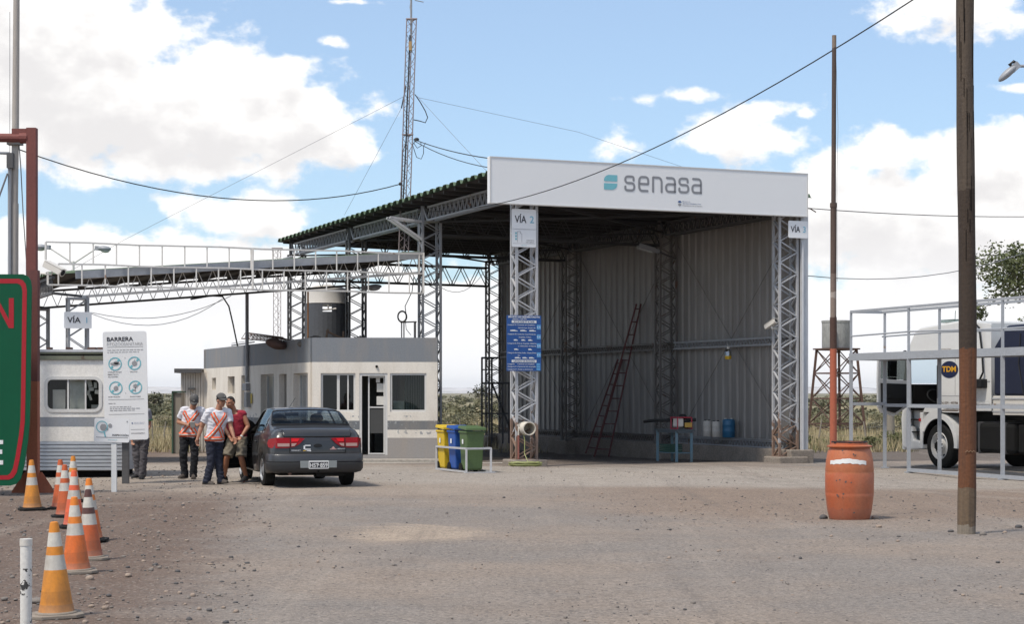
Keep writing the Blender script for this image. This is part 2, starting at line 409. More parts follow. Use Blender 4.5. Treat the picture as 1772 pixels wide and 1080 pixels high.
sl = bpy.data.lights.new('sun', 'SUN'); sl.energy = 3.3; sl.angle = R(9); sl.color = (1, .925, .81)
so = bpy.data.objects.new('sun', sl); COL.objects.link(so)
sd = V((math.sin(R(SUN_AZ)) * math.cos(R(SUN_EL)), math.cos(R(SUN_AZ)) * math.cos(R(SUN_EL)), math.sin(R(SUN_EL))))
so.rotation_euler = sd.to_track_quat('Z', 'Y').to_euler(); so.location = sd * 60

# ------------------------------------------------------------------ ground
def ground_mat():
    m = bpy.data.materials.new('yard_dirt'); m.use_nodes = True; nt = m.node_tree; N = nt.nodes; L = nt.links; b = N['Principled BSDF']; b.inputs['Roughness'].default_value = .95; b.inputs['Specular IOR Level'].default_value = .2
    tc = N.new('ShaderNodeTexCoord'); sp = N.new('ShaderNodeSeparateXYZ'); L.new(tc.outputs['Object'], sp.inputs[0]); X, Y = sp.outputs[0], sp.outputs[1]
    def nz(sc, det=6, st=(1, 1, 1), ro=.6):
        mp = N.new('ShaderNodeMapping'); mp.inputs['Scale'].default_value = st; L.new(tc.outputs['Object'], mp.inputs[0])
        n = N.new('ShaderNodeTexNoise'); n.inputs['Scale'].default_value = sc; n.inputs['Detail'].default_value = det; n.inputs['Roughness'].default_value = ro; L.new(mp.outputs[0], n.inputs['Vector']); return n.outputs['Fac']
    def mth(op, a, bb=0.0, c=None):
        x = N.new('ShaderNodeMath'); x.operation = op
        for i, val in enumerate((a, bb) if c is None else (a, bb, c)):
            if hasattr(val, 'is_output'): L.new(val, x.inputs[i])
            else: x.inputs[i].default_value = val
        return x.outputs[0]
    def mr(s, a, bb, c=0., d=1.):
        r = N.new('ShaderNodeMapRange'); r.interpolation_type = 'SMOOTHSTEP'; L.new(s, r.inputs[0])
        for i, q in enumerate((a, bb, c, d)): r.inputs[i + 1].default_value = q
        return r.outputs[0]
    def mix(f, a, bb, mode='MIX'):
        x = N.new('ShaderNodeMix'); x.data_type = 'RGBA'; x.blend_type = mode
        for s, val in ((x.inputs['Factor'], f), (x.inputs[6], a), (x.inputs[7], bb)):
            if hasattr(val, 'is_output'): L.new(val, s)
            elif isinstance(val, (int, float)): s.default_value = val
            else: s.default_value = (*val, 1)
        return x.outputs[2]
    big = nz(.22, 5); mid = nz(1.1, 7); wob = mth('MULTIPLY_ADD', mth('SUBTRACT', nz(.5, 5), .5), 5.0, 0.0)
    wob2 = mth('MULTIPLY_ADD', mth('SUBTRACT', nz(1.6, 5), .5), 1.6, 0.0)
    brown, grey, pale, sand, dark = (.152, .110, .088), (.228, .203, .183), (.35, .312, .272), (.385, .31, .24), (.125, .098, .082)
    col = mix(mr(big, .38, .62), grey, (.27, .222, .184))
    # brown shoulder with stones along the cones, and the brown strip between gravel and lane
    e1 = mth('ADD', mth('MULTIPLY_ADD', Y, .12, X), wob2)                       # left shoulder: X + .12 Y below about -0.4
    col = mix(mr(e1, -.2, -1.6), col, brown)
    e2 = mth('ADD', mth('MULTIPLY_ADD', X, .10, Y), wob)
    strip = mth('MULTIPLY', mth('MULTIPLY', mr(e2, 23.5, 26.5), mr(e2, 35, 32)), mr(X, 0, 3)); col = mix(strip, col, (.235, .18, .142))
    # pale dusty lane in front of the sheds and between booth and caravan
    e3 = mth('ADD', mth('MULTIPLY_ADD', X, .16, Y), wob2)
    lane = mth('MULTIPLY', mr(e3, 32.2, 34.2), mr(e3, 43, 40.5)); col = mix(mth('MULTIPLY', lane, .85), col, pale)
    drv = mth('MULTIPLY', mr(Y, 28, 33), mth('MULTIPLY', mr(X, -3, -4.5), mr(X, -11.5, -8.5))); col = mix(mth('MULTIPLY', drv, .65), col, (.355, .305, .255))
    bnd = mth('MULTIPLY', mr(e3, 29.5, 31), mr(e3, 34.5, 32.5)); col = mix(mth('MULTIPLY', bnd, mth('MULTIPLY', mr(X, 1.5, -1), .55)), col, (.335, .28, .23))
    # spilt sand
    dx = mth('MULTIPLY', mth('ADD', X, 1.12), 1.0); dy = mth('MULTIPLY', mth('SUBTRACT', Y, 21.9), .62)
    rr = mth('ADD', mth('SQRT', mth('ADD', mth('MULTIPLY', dx, dx), mth('MULTIPLY', dy, dy))), mth('MULTIPLY_ADD', nz(2.6, 8, (.6, 1.6, 1)), 1.5, -.75)); col = mix(mth('MULTIPLY', mr(rr, 1.05, .5), .8), col, sand)
    # shed floor: the shed's ground shadow painted in as darker dirt
    floor_shade = mth('MULTIPLY', mr(mth('MULTIPLY_ADD', X, -.42, Y), 41.9, 43.6), mr(mth('MULTIPLY_ADD', Y, .42, X), 17.3, 18.6)); floor_shade = mth('MULTIPLY', floor_shade, mr(Y, 66, 62)); col = mix(mth('MULTIPLY', floor_shade, .85), col, (.105, .086, .074))
    # scrub land beyond the yard
    far = mth('ADD', Y, wob); col = mix(mr(far, 59, 63), col, mix(mr(nz(.09, 7), .36, .64), (.36, .30, .18), (.19, .175, .10)))
    col = mix(mr(Y, 160, 500), col, mix(mr(nz(.012, 7, (1, .25, 1)), .4, .6), (.15, .145, .095), (.26, .23, .155)))
    # tyre-swept streaks along the lanes, and across the yard mouth
    rot = N.new('ShaderNodeMapping'); rot.inputs['Rotation'].default_value = (0, 0, R(-22.7)); rot.inputs['Scale'].default_value = (1.5, .045, 1); L.new(tc.outputs['Object'], rot.inputs[0])
    tn = N.new('ShaderNodeTexNoise'); tn.inputs['Scale'].default_value = 1.0; tn.inputs['Detail'].default_value = 6; tn.inputs['Roughness'].default_value = .7; L.new(rot.outputs[0], tn.inputs['Vector'])
    r2 = N.new('ShaderNodeMapping'); r2.inputs['Rotation'].default_value = (0, 0, R(8)); r2.inputs['Scale'].default_value = (.05, 1.3, 1); L.new(tc.outputs['Object'], r2.inputs[0])
    t2 = N.new('ShaderNodeTexNoise'); t2.inputs['Scale'].default_value = 1.0; t2.inputs['Detail'].default_value = 6; t2.inputs['Roughness'].default_value = .7; L.new(r2.outputs[0], t2.inputs['Vector'])
    inyard = mr(Y, 60, 55)
    col = mix(mth('MULTIPLY', inyard, mth('MULTIPLY', mr(tn.outputs['Fac'], .54, .70), .45)), col, (.32, .275, .235)); col = mix(mth('MULTIPLY', inyard, mth('MULTIPLY', mr(t2.outputs['Fac'], .55, .72), .5)), col, (.32, .28, .243))
    col = mix(mth('MULTIPLY', inyard, mth('MULTIPLY', mr(tn.outputs['Fac'], .46, .30), .40)), col, (.14, .12, .108)); col = mix(mth('MULTIPLY', inyard, mth('MULTIPLY', mr(t2.outputs['Fac'], .44, .28), .35)), col, (.15, .13, .118))
    # wheel tracks running out of lane two
    la = mth('ADD', mth('MULTIPLY_ADD', X, .922, -16.51), mth('MULTIPLY', Y, .387)); bend = mth('SUBTRACT', 42.0, Y); la = mth('ADD', mth('MULTIPLY_ADD', mth('MULTIPLY', bend, bend), -.0065, la), mth('MULTIPLY', wob2, .22))
    for tr, wd_, st_ in ((2.55, .34, .55), (4.35, .34, .55), (1.2, .26, .35), (3.1, .24, .3), (5.9, .3, .35)):
        dd = mth('ABSOLUTE', mth('SUBTRACT', la, tr)); f_ = mth('MULTIPLY', mr(dd, wd_, wd_ * .45), mth('MULTIPLY', mr(Y, 14, 19), mr(Y, 46, 43)))
        col = mix(mth('MULTIPLY', f_, mth('MULTIPLY', mr(nz(.9, 5), .35, .6), st_)), col, (.325, .282, .242)); ed_ = mth('MULTIPLY', mr(dd, wd_, wd_ * 1.15), mr(dd, wd_ * 1.7, wd_ * 1.2))
        col = mix(mth('MULTIPLY', mth('MULTIPLY', ed_, mr(Y, 46, 43)), st_ * .5), col, (.14, .118, .102))
    # grain
    near = mr(Y, 95, 45)
    col = mix(mth('MULTIPLY', mr(mid, .3, .7), .35), col, mix(.6, col, dark))
    g1 = nz(55, 4, ro=.75); col = mix(mth('MULTIPLY', near, .75), col, mix(1.0, col, mix(mr(g1, .28, .72), (.30, .30, .30), (.72, .72, .72)), 'OVERLAY'))
    g2 = nz(16, 4, ro=.8); col = mix(mth('MULTIPLY', near, .6), col, mix(1.0, col, mix(mr(g2, .3, .7), (.3, .3, .3), (.7, .7, .7)), 'OVERLAY'))
    vo = N.new('ShaderNodeTexVoronoi'); vo.inputs['Scale'].default_value = 26; L.new(tc.outputs['Object'], vo.inputs['Vector'])
    sc = N.new('ShaderNodeSeparateColor'); L.new(vo.outputs['Color'], sc.inputs[0])
    peb = mth('MULTIPLY', mth('GREATER_THAN', sc.outputs[0], .72), mth('LESS_THAN', vo.outputs['Distance'], .42))
    pc = mix(sc.outputs[1], (.07, .068, .07), (.36, .30, .25)); col = mix(mth('MULTIPLY', mth('MULTIPLY', peb, near), .8), col, pc)
    L.new(col, b.inputs['Base Color'])
    h = mth('ADD', mth('MULTIPLY', g1, .5), mth('MULTIPLY', g2, 1.2)); h = mth('ADD', h, mth('MULTIPLY', peb, .5))
    bp = N.new('ShaderNodeBump'); bp.inputs['Strength'].default_value = .75; bp.inputs['Distance'].default_value = .03; L.new(h, bp.inputs['Height']); L.new(bp.outputs[0], b.inputs['Normal'])
    return m
ys = [-60, -20, 0, 8] + [10 + .5 * i for i in range(110)] + [66, 70, 76, 84, 95, 110, 130, 160, 200, 300, 500, 900, 1800, 4000, 9400]
xs = [-7000, -3000, -900, -300, -100, -50] + [-30 + .75 * i for i in range(81)] + [50, 100, 300, 900, 3000, 7000]
mb = MB(); vs_ = []
for y in ys:
    for x in xs:
        z = gz(y)
        if 10 < y < 64 and abs(x) < 31: z += .035 * noise.noise(V((x * .5, y * .5, 3))) + .012 * noise.noise(V((x * 1.7, y * 1.7, 8)))
        elif y > 64: z += min(1, (y - 64) / 40) * .25 * noise.noise(V((x * .05, y * .05, 1)))
        vs_.append((x, y, z))
nx = len(xs); mb.add(vs_, [(j * nx + i, j * nx + i + 1, (j + 1) * nx + i + 1, (j + 1) * nx + i) for j in range(len(ys) - 1) for i in range(nx - 1)])
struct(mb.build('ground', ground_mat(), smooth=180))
def hz(x, y): return gz(y) + (.035 * noise.noise(V((x * .5, y * .5, 3))) + .012 * noise.noise(V((x * 1.7, y * 1.7, 8))) if 10 < y < 64 else 0)

# far tableland
mb = MB(); hv = []; n = 240
for i in range(n + 1):
    x = -5200 + 10400 * i / n; t = noise.fractal(V((x * .0016, 0, 5)), .9, 2.1, 6)
    h = max(3, 19 + 10 * t); y0 = 6600 + 300 * noise.noise(V((x * .001, 4, 0)))
    hv += [(x, y0 - 700, -1), (x, y0 - 250, h * .45), (x, y0, h), (x, y0 + 1200, h * .95), (x, y0 + 2600, -1)]
mb.add(hv, [(i * 5 + k, (i + 1) * 5 + k, (i + 1) * 5 + k + 1, i * 5 + k + 1) for i in range(n) for k in range(4)])
mesa = mat('mesa_clay', (.60, .55, .50), (.30, .32, .36), scale=.0016, amt=.9, rough=.95, stretch=(1, .5, 6), fine=.3)
struct(mb.build('hills', mesa, smooth=60))
M = {}
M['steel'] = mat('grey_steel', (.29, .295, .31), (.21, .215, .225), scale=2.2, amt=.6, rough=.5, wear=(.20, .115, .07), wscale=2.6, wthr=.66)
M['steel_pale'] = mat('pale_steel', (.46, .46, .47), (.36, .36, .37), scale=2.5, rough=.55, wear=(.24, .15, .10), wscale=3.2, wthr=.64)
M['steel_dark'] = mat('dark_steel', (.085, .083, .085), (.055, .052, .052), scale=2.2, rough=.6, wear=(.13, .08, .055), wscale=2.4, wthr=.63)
M['white_tube'] = mat('white_tube', (.64, .62, .59), (.50, .47, .43), scale=1.5, rough=.6, wear=(.25, .14, .085), wscale=2.2, wthr=.63)
M['sheet'] = mat('galvanised_sheet', (.31, .29, .27), (.19, .172, .158), scale=.9, amt=.8, rough=.55, metal=.15, stretch=(1, 1, .12), wear=(.15, .12, .10), wscale=1.1, wthr=.68)
M['sheet_pale'] = mat('pale_sheet_trim', (.52, .53, .55), (.42, .42, .43), scale=1.2, rough=.5, stretch=(1, 1, .3), wear=(.3, .2, .14), wscale=2.5, wthr=.7)
M['roof_green'] = mat('green_roof_sheet', (.12, .175, .105), (.085, .125, .075), scale=1.3, amt=.7, rough=.55)
M['roof_under'] = mat('roof_underside', (.032, .028, .026), (.024, .021, .02), scale=.8, rough=.7)  # near-black: the shade beneath the roofs is deepened in this colour
M['fascia'] = mat('fascia_grey', (.33, .345, .37), (.26, .27, .29), scale=1.1, rough=.5)
M['concrete'] = mat('old_concrete', (.27, .235, .20), (.17, .14, .115), scale=2.5, amt=.8, rough=.95, bump=.5, fine=.3)
M['concrete_pale'] = mat('tank_concrete', (.36, .36, .35), (.22, .22, .21), scale=1.5, amt=.7, rough=.9, bump=.3, stretch=(1, 1, .4), fine=.25)
M['slab'] = mat('apron_concrete', (.36, .33, .29), (.26, .23, .20), scale=1.6, rough=.95, bump=.4, fine=.3)
M['sign_white'] = mat('sign_white', (.73, .73, .73), (.69, .69, .69), scale=.7, rough=.42, fine=.03)
M['sign_white2'] = mat('enamel_white', (.76, .76, .765), (.70, .70, .70), scale=1.5, rough=.4, fine=.05)
M['teal'] = mat('logo_teal', (.16, .44, .50), (.15, .42, .48), scale=3, rough=.5, fine=.04)
M['sky_ink'] = mat('pale_blue_ink', (.22, .50, .62), rough=.5, fine=.03)
M['letter'] = mat('letter_grey', (.23, .235, .25), (.21, .215, .23), rough=.5, fine=.03)
M['ink'] = mat('black_ink', (.035, .033, .04), rough=.6, fine=.03)
M['ink_grey'] = mat('grey_ink', (.30, .30, .31), rough=.6, fine=.03)
M['ink_blue'] = mat('navy_ink', (.035, .09, .24), rough=.5, fine=.03)
M['blue_board'] = mat('blue_board', (.008, .07, .27), (.01, .06, .21), scale=2, rough=.45, fine=.08)
M['white_paint'] = mat('white_lettering', (.74, .74, .72), (.6, .6, .6), scale=20, amt=.5, rough=.6)
M['tag_blue'] = mat('light_blue_tag', (.10, .33, .62), rough=.5, fine=.05)
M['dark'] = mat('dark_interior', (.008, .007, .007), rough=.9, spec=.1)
M['shaded_steel'] = mat('shaded_truss_steel', (.038, .036, .036), (.027, .025, .025), scale=2, rough=.7)  # truss steel darkened, so the shade under the roof sits in its colour
M['galv'] = mat('galvanised_tube', (.33, .345, .37), (.26, .27, .285), scale=2.5, rough=.5, wear=(.24, .17, .12), wscale=3.2, wthr=.68)
M['black'] = mat('black_rubber', (.008, .008, .008), (.016, .015, .013), scale=8, rough=.8, spec=.25, fine=.1)
M['black_plastic'] = mat('black_plastic', (.014, .014, .015), rough=.5, spec=.3)
M['cable'] = mat('black_cable', (.02, .02, .022), rough=.6)
M['wire'] = mat('steel_wire', (.16, .16, .17), rough=.5)
M['rust'] = mat('rusty_iron', (.115, .06, .042), (.07, .042, .035), scale=5, amt=.9, rough=.9, bump=.3)
M['rust_red'] = mat('ladder_oxide_red', (.12, .024, .024), (.07, .02, .02), scale=4, amt=.8, rough=.65)
M['mast'] = mat('mast_oxide', (.30, .25, .25), (.19, .13, .12), scale=1.2, amt=.9, rough=.7)
M['window_glass'] = glass('window_glass', (.50, .56, .54), .0, k=.75)
M['car_glass'] = glass('car_glass', (.66, .76, .82), .0, k=.6)
M['aluminium'] = mat('window_aluminium', (.60, .59, .57), (.5, .49, .47), rough=.45)
M['paper'] = mat('paper', (.62, .60, .55), (.5, .47, .42), scale=4, rough=.9)
M['cam_white'] = mat('camera_white', (.62, .59, .54), (.5, .46, .41), scale=6, rough=.45)
M['lamp_grey'] = mat('lamp_grey', (.30, .31, .33), rough=.45)
M['lens'] = mat('lamp_lens', (.55, .56, .55), rough=.2)
# ------------------------------------------------------------------ the big open shed (lane 2)
TH = R(22.75); RX = V((math.cos(TH), math.sin(TH), 0)); HX = V((-math.sin(TH), math.cos(TH), 0)); O = V((.28, 42.0, 0))
def S(a, b, z=0): return O + RX * a + HX * b + ZUP * z
shed = thing('shed', 'tall open sided steel shed with green corrugated roof and grey sheet wall', 'shed', O, TH)
ST = 6.33; W = 7.0
# roof sheets: ribs run across, their saw-tooth ends show along the eave
mb = MB(); prof = []; b = -.25
while b < 19.75:
    prof += [(b, 0), (b + .06, .0), (b + .12, .10), (b + .34, .10), (b + .45, 0)]; b += .5
def roof_z(a): return 6.70 - .022 * (a + .85)
vs_ = []
def eave(bb): return -.92 + .47 * max(0, bb) / 19.75
for e_ in (0, 1):
    for bb, z in prof: a = 7.62 if e_ else eave(bb); vs_.append(S(a, bb, roof_z(a) + z))
n = len(prof); mb.add(vs_, [(i, i + 1, n + i + 1, n + i) for i in range(n - 1)])
top = mb.build('roof', M['roof_green'], shed)
s = top.modifiers.new('s', 'SOLIDIFY'); s.thickness = .006
mb = MB()
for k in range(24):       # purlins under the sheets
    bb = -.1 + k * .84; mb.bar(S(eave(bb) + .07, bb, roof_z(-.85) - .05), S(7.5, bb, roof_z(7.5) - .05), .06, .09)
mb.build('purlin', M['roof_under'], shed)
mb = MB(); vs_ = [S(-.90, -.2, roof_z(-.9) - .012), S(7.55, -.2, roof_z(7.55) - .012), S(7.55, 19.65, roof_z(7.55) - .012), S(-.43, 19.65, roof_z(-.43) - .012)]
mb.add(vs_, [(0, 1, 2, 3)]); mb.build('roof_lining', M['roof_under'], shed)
# columns
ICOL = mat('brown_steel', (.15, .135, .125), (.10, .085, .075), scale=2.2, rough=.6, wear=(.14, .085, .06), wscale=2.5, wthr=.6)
FCOL = banded('front_column_paint', [(-9, (.23, .15, .11)), (.95, (.44, .445, .46))], edge=1.7, nscale=5, grime=(.30, .24, .20), grime_amt=.35, rough=.6, rust=((.22, .13, .085), .70))
for i in range(4):
    for a, nm in ((0, 0), (W, 1)):
        bb = i * ST; base = gz(S(a, bb).y)
        mb = MB(); ph = .16 if i == 0 else (.42 if nm else .2); z0 = base + ph
        lattice(mb, S(a, bb, z0), S(a, bb, 6.22), RX, HX, .50, .30, .055, .046 if i == 0 else .036, .26 if i == 0 else .25)
        mb.box(S(a, bb, z0 + .01), (.58, .38, .02), Matrix.Rotation(TH, 3, 'Z')); mb.box(S(a, bb, 6.22), (.56, .36, .03), Matrix.Rotation(TH, 3, 'Z'))
        mb.bar(S(a - .2, bb, 6.2), S(a - .2, bb, 6.62), .10, .10); mb.bar(S(a + .2, bb, 6.2), S(a + .2, bb, 6.52), .08, .08)
        front = i == 0
        c = mb.build('column', FCOL if front else (M['steel'] if (i == 1 and not nm) else ICOL if nm else M['steel_dark']), shed)  # inner columns take darker steel: shade inside the shed put into the colour
        mb = MB(); mb.box(S(a + .02, bb, base + ph / 2 - .05), (.82, .78, ph + .1), Matrix.Rotation(TH, 3, 'Z')); mb.build('plinth', M['concrete'], c, bevel=.03)
# beams along both rows, with sloped ends, and trusses across
for a in (0, W):
    for i in range(3):
        mb = MB(); z = roof_z(a) - .46
        p, q = S(a - .18, i * ST + .35, z), S(a - .18, (i + 1) * ST - .35, z)
        for da in (0, .22):
            truss(mb, p + RX * da, q + RX * da, .34, chord=.05, web=.025, pitch=.30)
            mb.bar(p + RX * da, S(a - .18 + da, i * ST + .06, z + .34), .05); mb.bar(q + RX * da, S(a - .18 + da, (i + 1) * ST - .06, z + .34), .05)
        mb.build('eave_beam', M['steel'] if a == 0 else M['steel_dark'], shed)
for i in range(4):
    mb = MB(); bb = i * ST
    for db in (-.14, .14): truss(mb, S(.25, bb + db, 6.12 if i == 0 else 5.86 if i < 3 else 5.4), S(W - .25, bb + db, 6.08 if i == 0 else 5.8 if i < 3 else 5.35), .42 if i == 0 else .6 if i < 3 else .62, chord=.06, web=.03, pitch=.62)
    mb.build('cross_truss', M['shaded_steel'], shed)
mb = MB()                  # diagonal roof bracing
for i in range(3):
    mb.bar(S(.2, i * ST + .2, 6.2), S(W - .2, (i + 1) * ST - .2, 6.15), .05); mb.bar(S(W - .2, i * ST + .2, 6.15), S(.2, (i + 1) * ST - .2, 6.2), .05)
mb.build('roof_brace', M['shaded_steel'], shed)
# sheet wall on the far side
mb = MB(); prof = []; b = -.2; k = 0
while b < 19.5:
    prof += [(b, 0), (b + .17, 0), (b + .205, .045), (b + .31, .045), (b + .345, 0)]; b += .38; k += 1
vs_ = []
for z in (.16, 6.48):
    for bb, da in prof: vs_.append(S(7.42 - da, bb, z))
n = len(prof); mb.add(vs_, [(i, i + 1, n + i + 1, n + i) for i in range(n - 1)])
w = mb.build('wall', M['sheet'], shed); s = w.modifiers.new('s', 'SOLIDIFY'); s.thickness = .004
mb = MB(); mb.box(S(7.40, -.23, 3.17), (.20, .05, 6.1), Matrix.Rotation(TH, 3, 'Z')); mb.bar(S(7.32, -.285, .2), S(7.32, -.285, 5.4), .045)
mb.build('corner_trim', M['sheet_pale'], w)
mb = MB(); mb.box(S(7.28, 9.6, .02), (.66, 19.9, .56), Matrix.Rotation(TH, 3, 'Z')); mb.build('kerb_wall', M['concrete'], shed, bevel=.03)
for i in range(3):
    for z0 in (.31, 2.92):
        mb = MB(); p, q = S(7.16, i * ST + .2, z0), S(7.16, (i + 1) * ST - .2, z0); truss(mb, p, q, .17, chord=.05, web=.022, pitch=.16)
        mb.bar(p + RX * .16 + ZUP * .17, q + RX * .16 + ZUP * .17, .05)
        if z0 < 1: mb.box((p + q) / 2 + RX * .06 + ZUP * .20, (.24, (q - p).length, .012), Matrix.Rotation(TH, 3, 'Z'))
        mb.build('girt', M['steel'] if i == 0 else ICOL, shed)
    mb = MB()
    for za, zb in ((.4, 5.8), (5.8, .4)): mb.tube([S(7.27 + (.03 if za < 1 else 0), i * ST + .15, za), S(7.27 + (.03 if za < 1 else 0), (i + 1) * ST - .15, zb)], .009, 6)
    mb.build('cross_brace', ICOL, shed)
# bracket at the head of the second column, reaching out over the lower canopy
mb = MB()
for db in (-.13, .13):
    p = S(-.25, ST + db, 6.2); q = S(-1.15, ST + db, 6.28); mb.bar(p, q, .06); mb.bar(S(-.25, ST + db, 5.72), q, .06); mb.bar(p, S(-.25, ST + db, 5.7), .05)
mb.build('bracket', M['steel_pale'], shed)

# ------------------------------------------------------------------ the long white name board
sign = thing('name_board', 'long white name board with teal emblem across the shed front', 'sign', S(-1.03, -.42, 6.0), TH)
ST_W = 8.42; P = Panel(S(-1.03, -.42, 7.085), RX, ST_W, 1.07)
mb = MB(); P.board(mb, .14, .012); mb.build('panel', M['sign_white'], sign)
mb = MB()
for (x0, y0, x1, y1) in ((0, 0, 1, .022), (0, .978, 1, 1), (0, .022, .0028, .978), (.9972, .022, 1, .978)):
    mb.add([P.pt(x0, y1, .012), P.pt(x1, y1, .012), P.pt(x1, y0, .012), P.pt(x0, y0, .012), P.pt(x0, y1, 0), P.pt(x1, y1, 0), P.pt(x1, y0, 0), P.pt(x0, y0, 0)], [(0, 1, 2, 3), (4, 5, 1, 0), (5, 6, 2, 1), (6, 7, 3, 2), (7, 4, 0, 3)])
mb.build('edge_trim', M['aluminium'], sign)
# emblem: two half leaves (measured in the photo, x along the board from 843 to 1395)
def bx(px): # photo column -> fraction along the board
    return (along(px, (P.o.x, P.o.y), (RX.x, RX.y))) / ST_W
def byy(px, py):
    q = P.pt(bx(px), 0); return (q.z - zat(py, q.y)) / 1.07
def leaf(x0, x1, y0, y1, cx, cy):
    pts = []; r = .45
    for (x, y, rad) in ((x0, y0, cx == 0), (x0, y1, False), (x1, y1, cy == 1), (x1, y0, False)):
        if not rad: pts.append((x, y)); continue
        rx_, ry_ = (x1 - x0) * .42, (y1 - y0) * .85
        for k in range(9):
            a = math.pi / 2 * k / 8
            if cx == 0: pts.append((x0 + rx_ * (1 - math.sin(a)), y0 + ry_ * (1 - math.cos(a))))
            else: pts.append((x1 - rx_ * (1 - math.sin(a)), y1 - ry_ * (1 - math.cos(a))))
    return pts
ex0, ex1 = bx(1045), bx(1068); ym = byy(1056, 316); mb = MB()
P.poly(mb, leaf(ex0, ex1, byy(1056, 302.3), byy(1056, 313.6), 0, 0), .006)
P.poly(mb, leaf(ex0, ex1, byy(1056, 317), byy(1056, 328), 1, 1), .006); mb.build('emblem', M['teal'], sign)
# "senasa" in round-ended strokes
def strokes(mb, P, paths, x0, y0, sx, sy, th, off=.006):
    """flat ribbons of constant thickness with round ends; path points in letter units (y up)"""
    for path in paths:
        pts = []
        for i, p in enumerate(path):       # round the corners
            if 0 < i < len(path) - 1:
                a, b_, c = V((*path[i - 1], 0)), V((*p, 0)), V((*path[i + 1], 0)); r = p[2] if len(p) > 2 else .22
                a = V((path[i - 1][0], path[i - 1][1], 0)); b_ = V((p[0], p[1], 0)); c = V((path[i + 1][0], path[i + 1][1], 0))
                d0 = (a - b_); d1 = (c - b_); r0 = min(r, d0.length * .5); r1 = min(r, d1.length * .5); s0 = b_ + d0.normalized() * r0; s1 = b_ + d1.normalized() * r1
                for k in range(7):
                    t = k / 6; pts.append(s0 * (1 - t) ** 2 + b_ * 2 * t * (1 - t) + s1 * t * t)
            else: pts.append(V((p[0], p[1], 0)))
        W2 = [P.o + P.ex * (x0 + q.x * sx) + P.ey * (y0 - q.y * sy) + P.n * off for q in pts]
        vs_ = []; h = th / 2
        for i, q in enumerate(W2):
            t = (W2[min(i + 1, len(W2) - 1)] - W2[max(i - 1, 0)]).normalized(); nrm = P.n.cross(t); vs_ += [q + nrm * h, q - nrm * h]
        mb.add(vs_, [(2 * i, 2 * i + 1, 2 * i + 3, 2 * i + 2) for i in range(len(W2) - 1)])
        for e, nb in ((W2[0], W2[1]), (W2[-1], W2[-2])):
            t = (e - nb).normalized(); nrm = P.n.cross(t); mb.add([e + nrm * h * math.cos(a) + t * h * math.sin(a) for a in [math.pi * k / 8 for k in range(9)]], [tuple(range(8, -1, -1))])
LET = {'s': [[(.85, .72), (.85, .97, .2), (.08, .97, .3), (.08, .53, .3), (.92, .53, .3), (.92, .03, .3), (.08, .03, .3), (.08, .28)]],
       'e': [[(.85, .03), (.08, .03, .3), (.08, .97, .3), (.92, .97, .3), (.92, .5, .04), (.12, .5)]],
       'n': [[(.08, 0), (.08, .97, .02), (.88, .97, .35), (.88, 0)]],
       'a': [[(.15, .97), (.88, .97, .3), (.88, .03)], [(.88, .55), (.08, .55, .3), (.08, .03, .3), (.88, .03)]]}
mb = MB(); xs0 = [1080.5, 1104.5, 1128.5, 1151, 1174, 1196.5]; xs1 = [1099, 1123, 1147, 1170, 1192.5, 1215]
for ch, xa, xb in zip('senasa', xs0, xs1):
    fa, fb = bx(xa) * ST_W, bx(xb) * ST_W; yt = byy((xa + xb) / 2, 304.5 + (xa - 1080) * .039) * 1.07; yb = byy((xa + xb) / 2, 330 + (xa - 1080) * .036) * 1.07
    strokes(mb, P, LET[ch], fa, yb, fb - fa, yb - yt, .055)
mb.build('lettering', M['letter'], sign)
mb = MB(); fx = bx(1176); P.disc(mb, fx, byy(1176, 350), .05, .04, .006, f=lambda g: 1 if math.sin(g) > -.1 else .3)
for t, x0, x1, y, c in (('Ministerio de', 1181, 1194, 349.2, .02), ('Agricultura, Ganadería y Pesca', 1181, 1213, 352.6, .024)): P.text(mb, t, bx(x0), bx(x1), byy(x0, y), c, .01)
mb.build('ministry_mark', M['ink_blue'], sign)
mb = MB(); P.disc(mb, fx, byy(1176, 354), .045, .03, .006); P.text(mb, 'Presidencia de la Nación', bx(1181), bx(1215), byy(1181, 356.4), .028, .01); mb.build('ministry_text', M['ink_grey'], sign)

# ------------------------------------------------------------------ lane plates
def plate(name, label, tl, ex, w, h, letters, roll=0, th=.02, posts=None, cat='sign', rad=.03):
    """letters: list of (material, function(mb, P))"""
    t = thing(name, label, cat, V(tl) - ZUP * h); Pn = Panel(tl, ex, w, h, roll)
    mb = MB(); Pn.board(mb, th, rad); mb.build('panel', M['sign_white2'], t)
    for nm, m, fn in letters:
        mb = MB(); fn(mb, Pn); mb.build(nm, m, t)
    return t, Pn
def via(n):
    return [('lettering', M['ink'], lambda mb, P: P.text(mb, 'VÍA', .11, .60, .66, .34, .018)), ('number', M['sky_ink'], lambda mb, P: P.text(mb, n, .74 if n != '1' else .80, None, .66, .34, .012))]
c0 = S(-.25, -.26)
yv = c0.y
def on_front(px, py, b=-.235):
    p0 = S(0, b); a = along(px, (p0.x, p0.y), (RX.x, RX.y)); q = S(a, b); return at(px, py, q.y)
plate('lane_sign', 'white lane plate reading VÍA 2 high on the front column', on_front(886, 361), RX, .60, .475, via('2'))
def ctrl_a(mb, P):
    P.rect(mb, .04, .80, .96, .812); P.text(mb, 'CONTROL', .60, .93, .66, .075, .01); P.text(mb, 'DE CARGA', .58, .93, .77, .075, .01)
    for x0, y0, x1, y1 in ((.22, .14, .235, .74), (.22, .14, .36, .158), (.40, .26, .415, .74), (.34, .14, .355, .27), (.34, .26, .415, .275)): P.rect(mb, x0, y0, x1, y1)
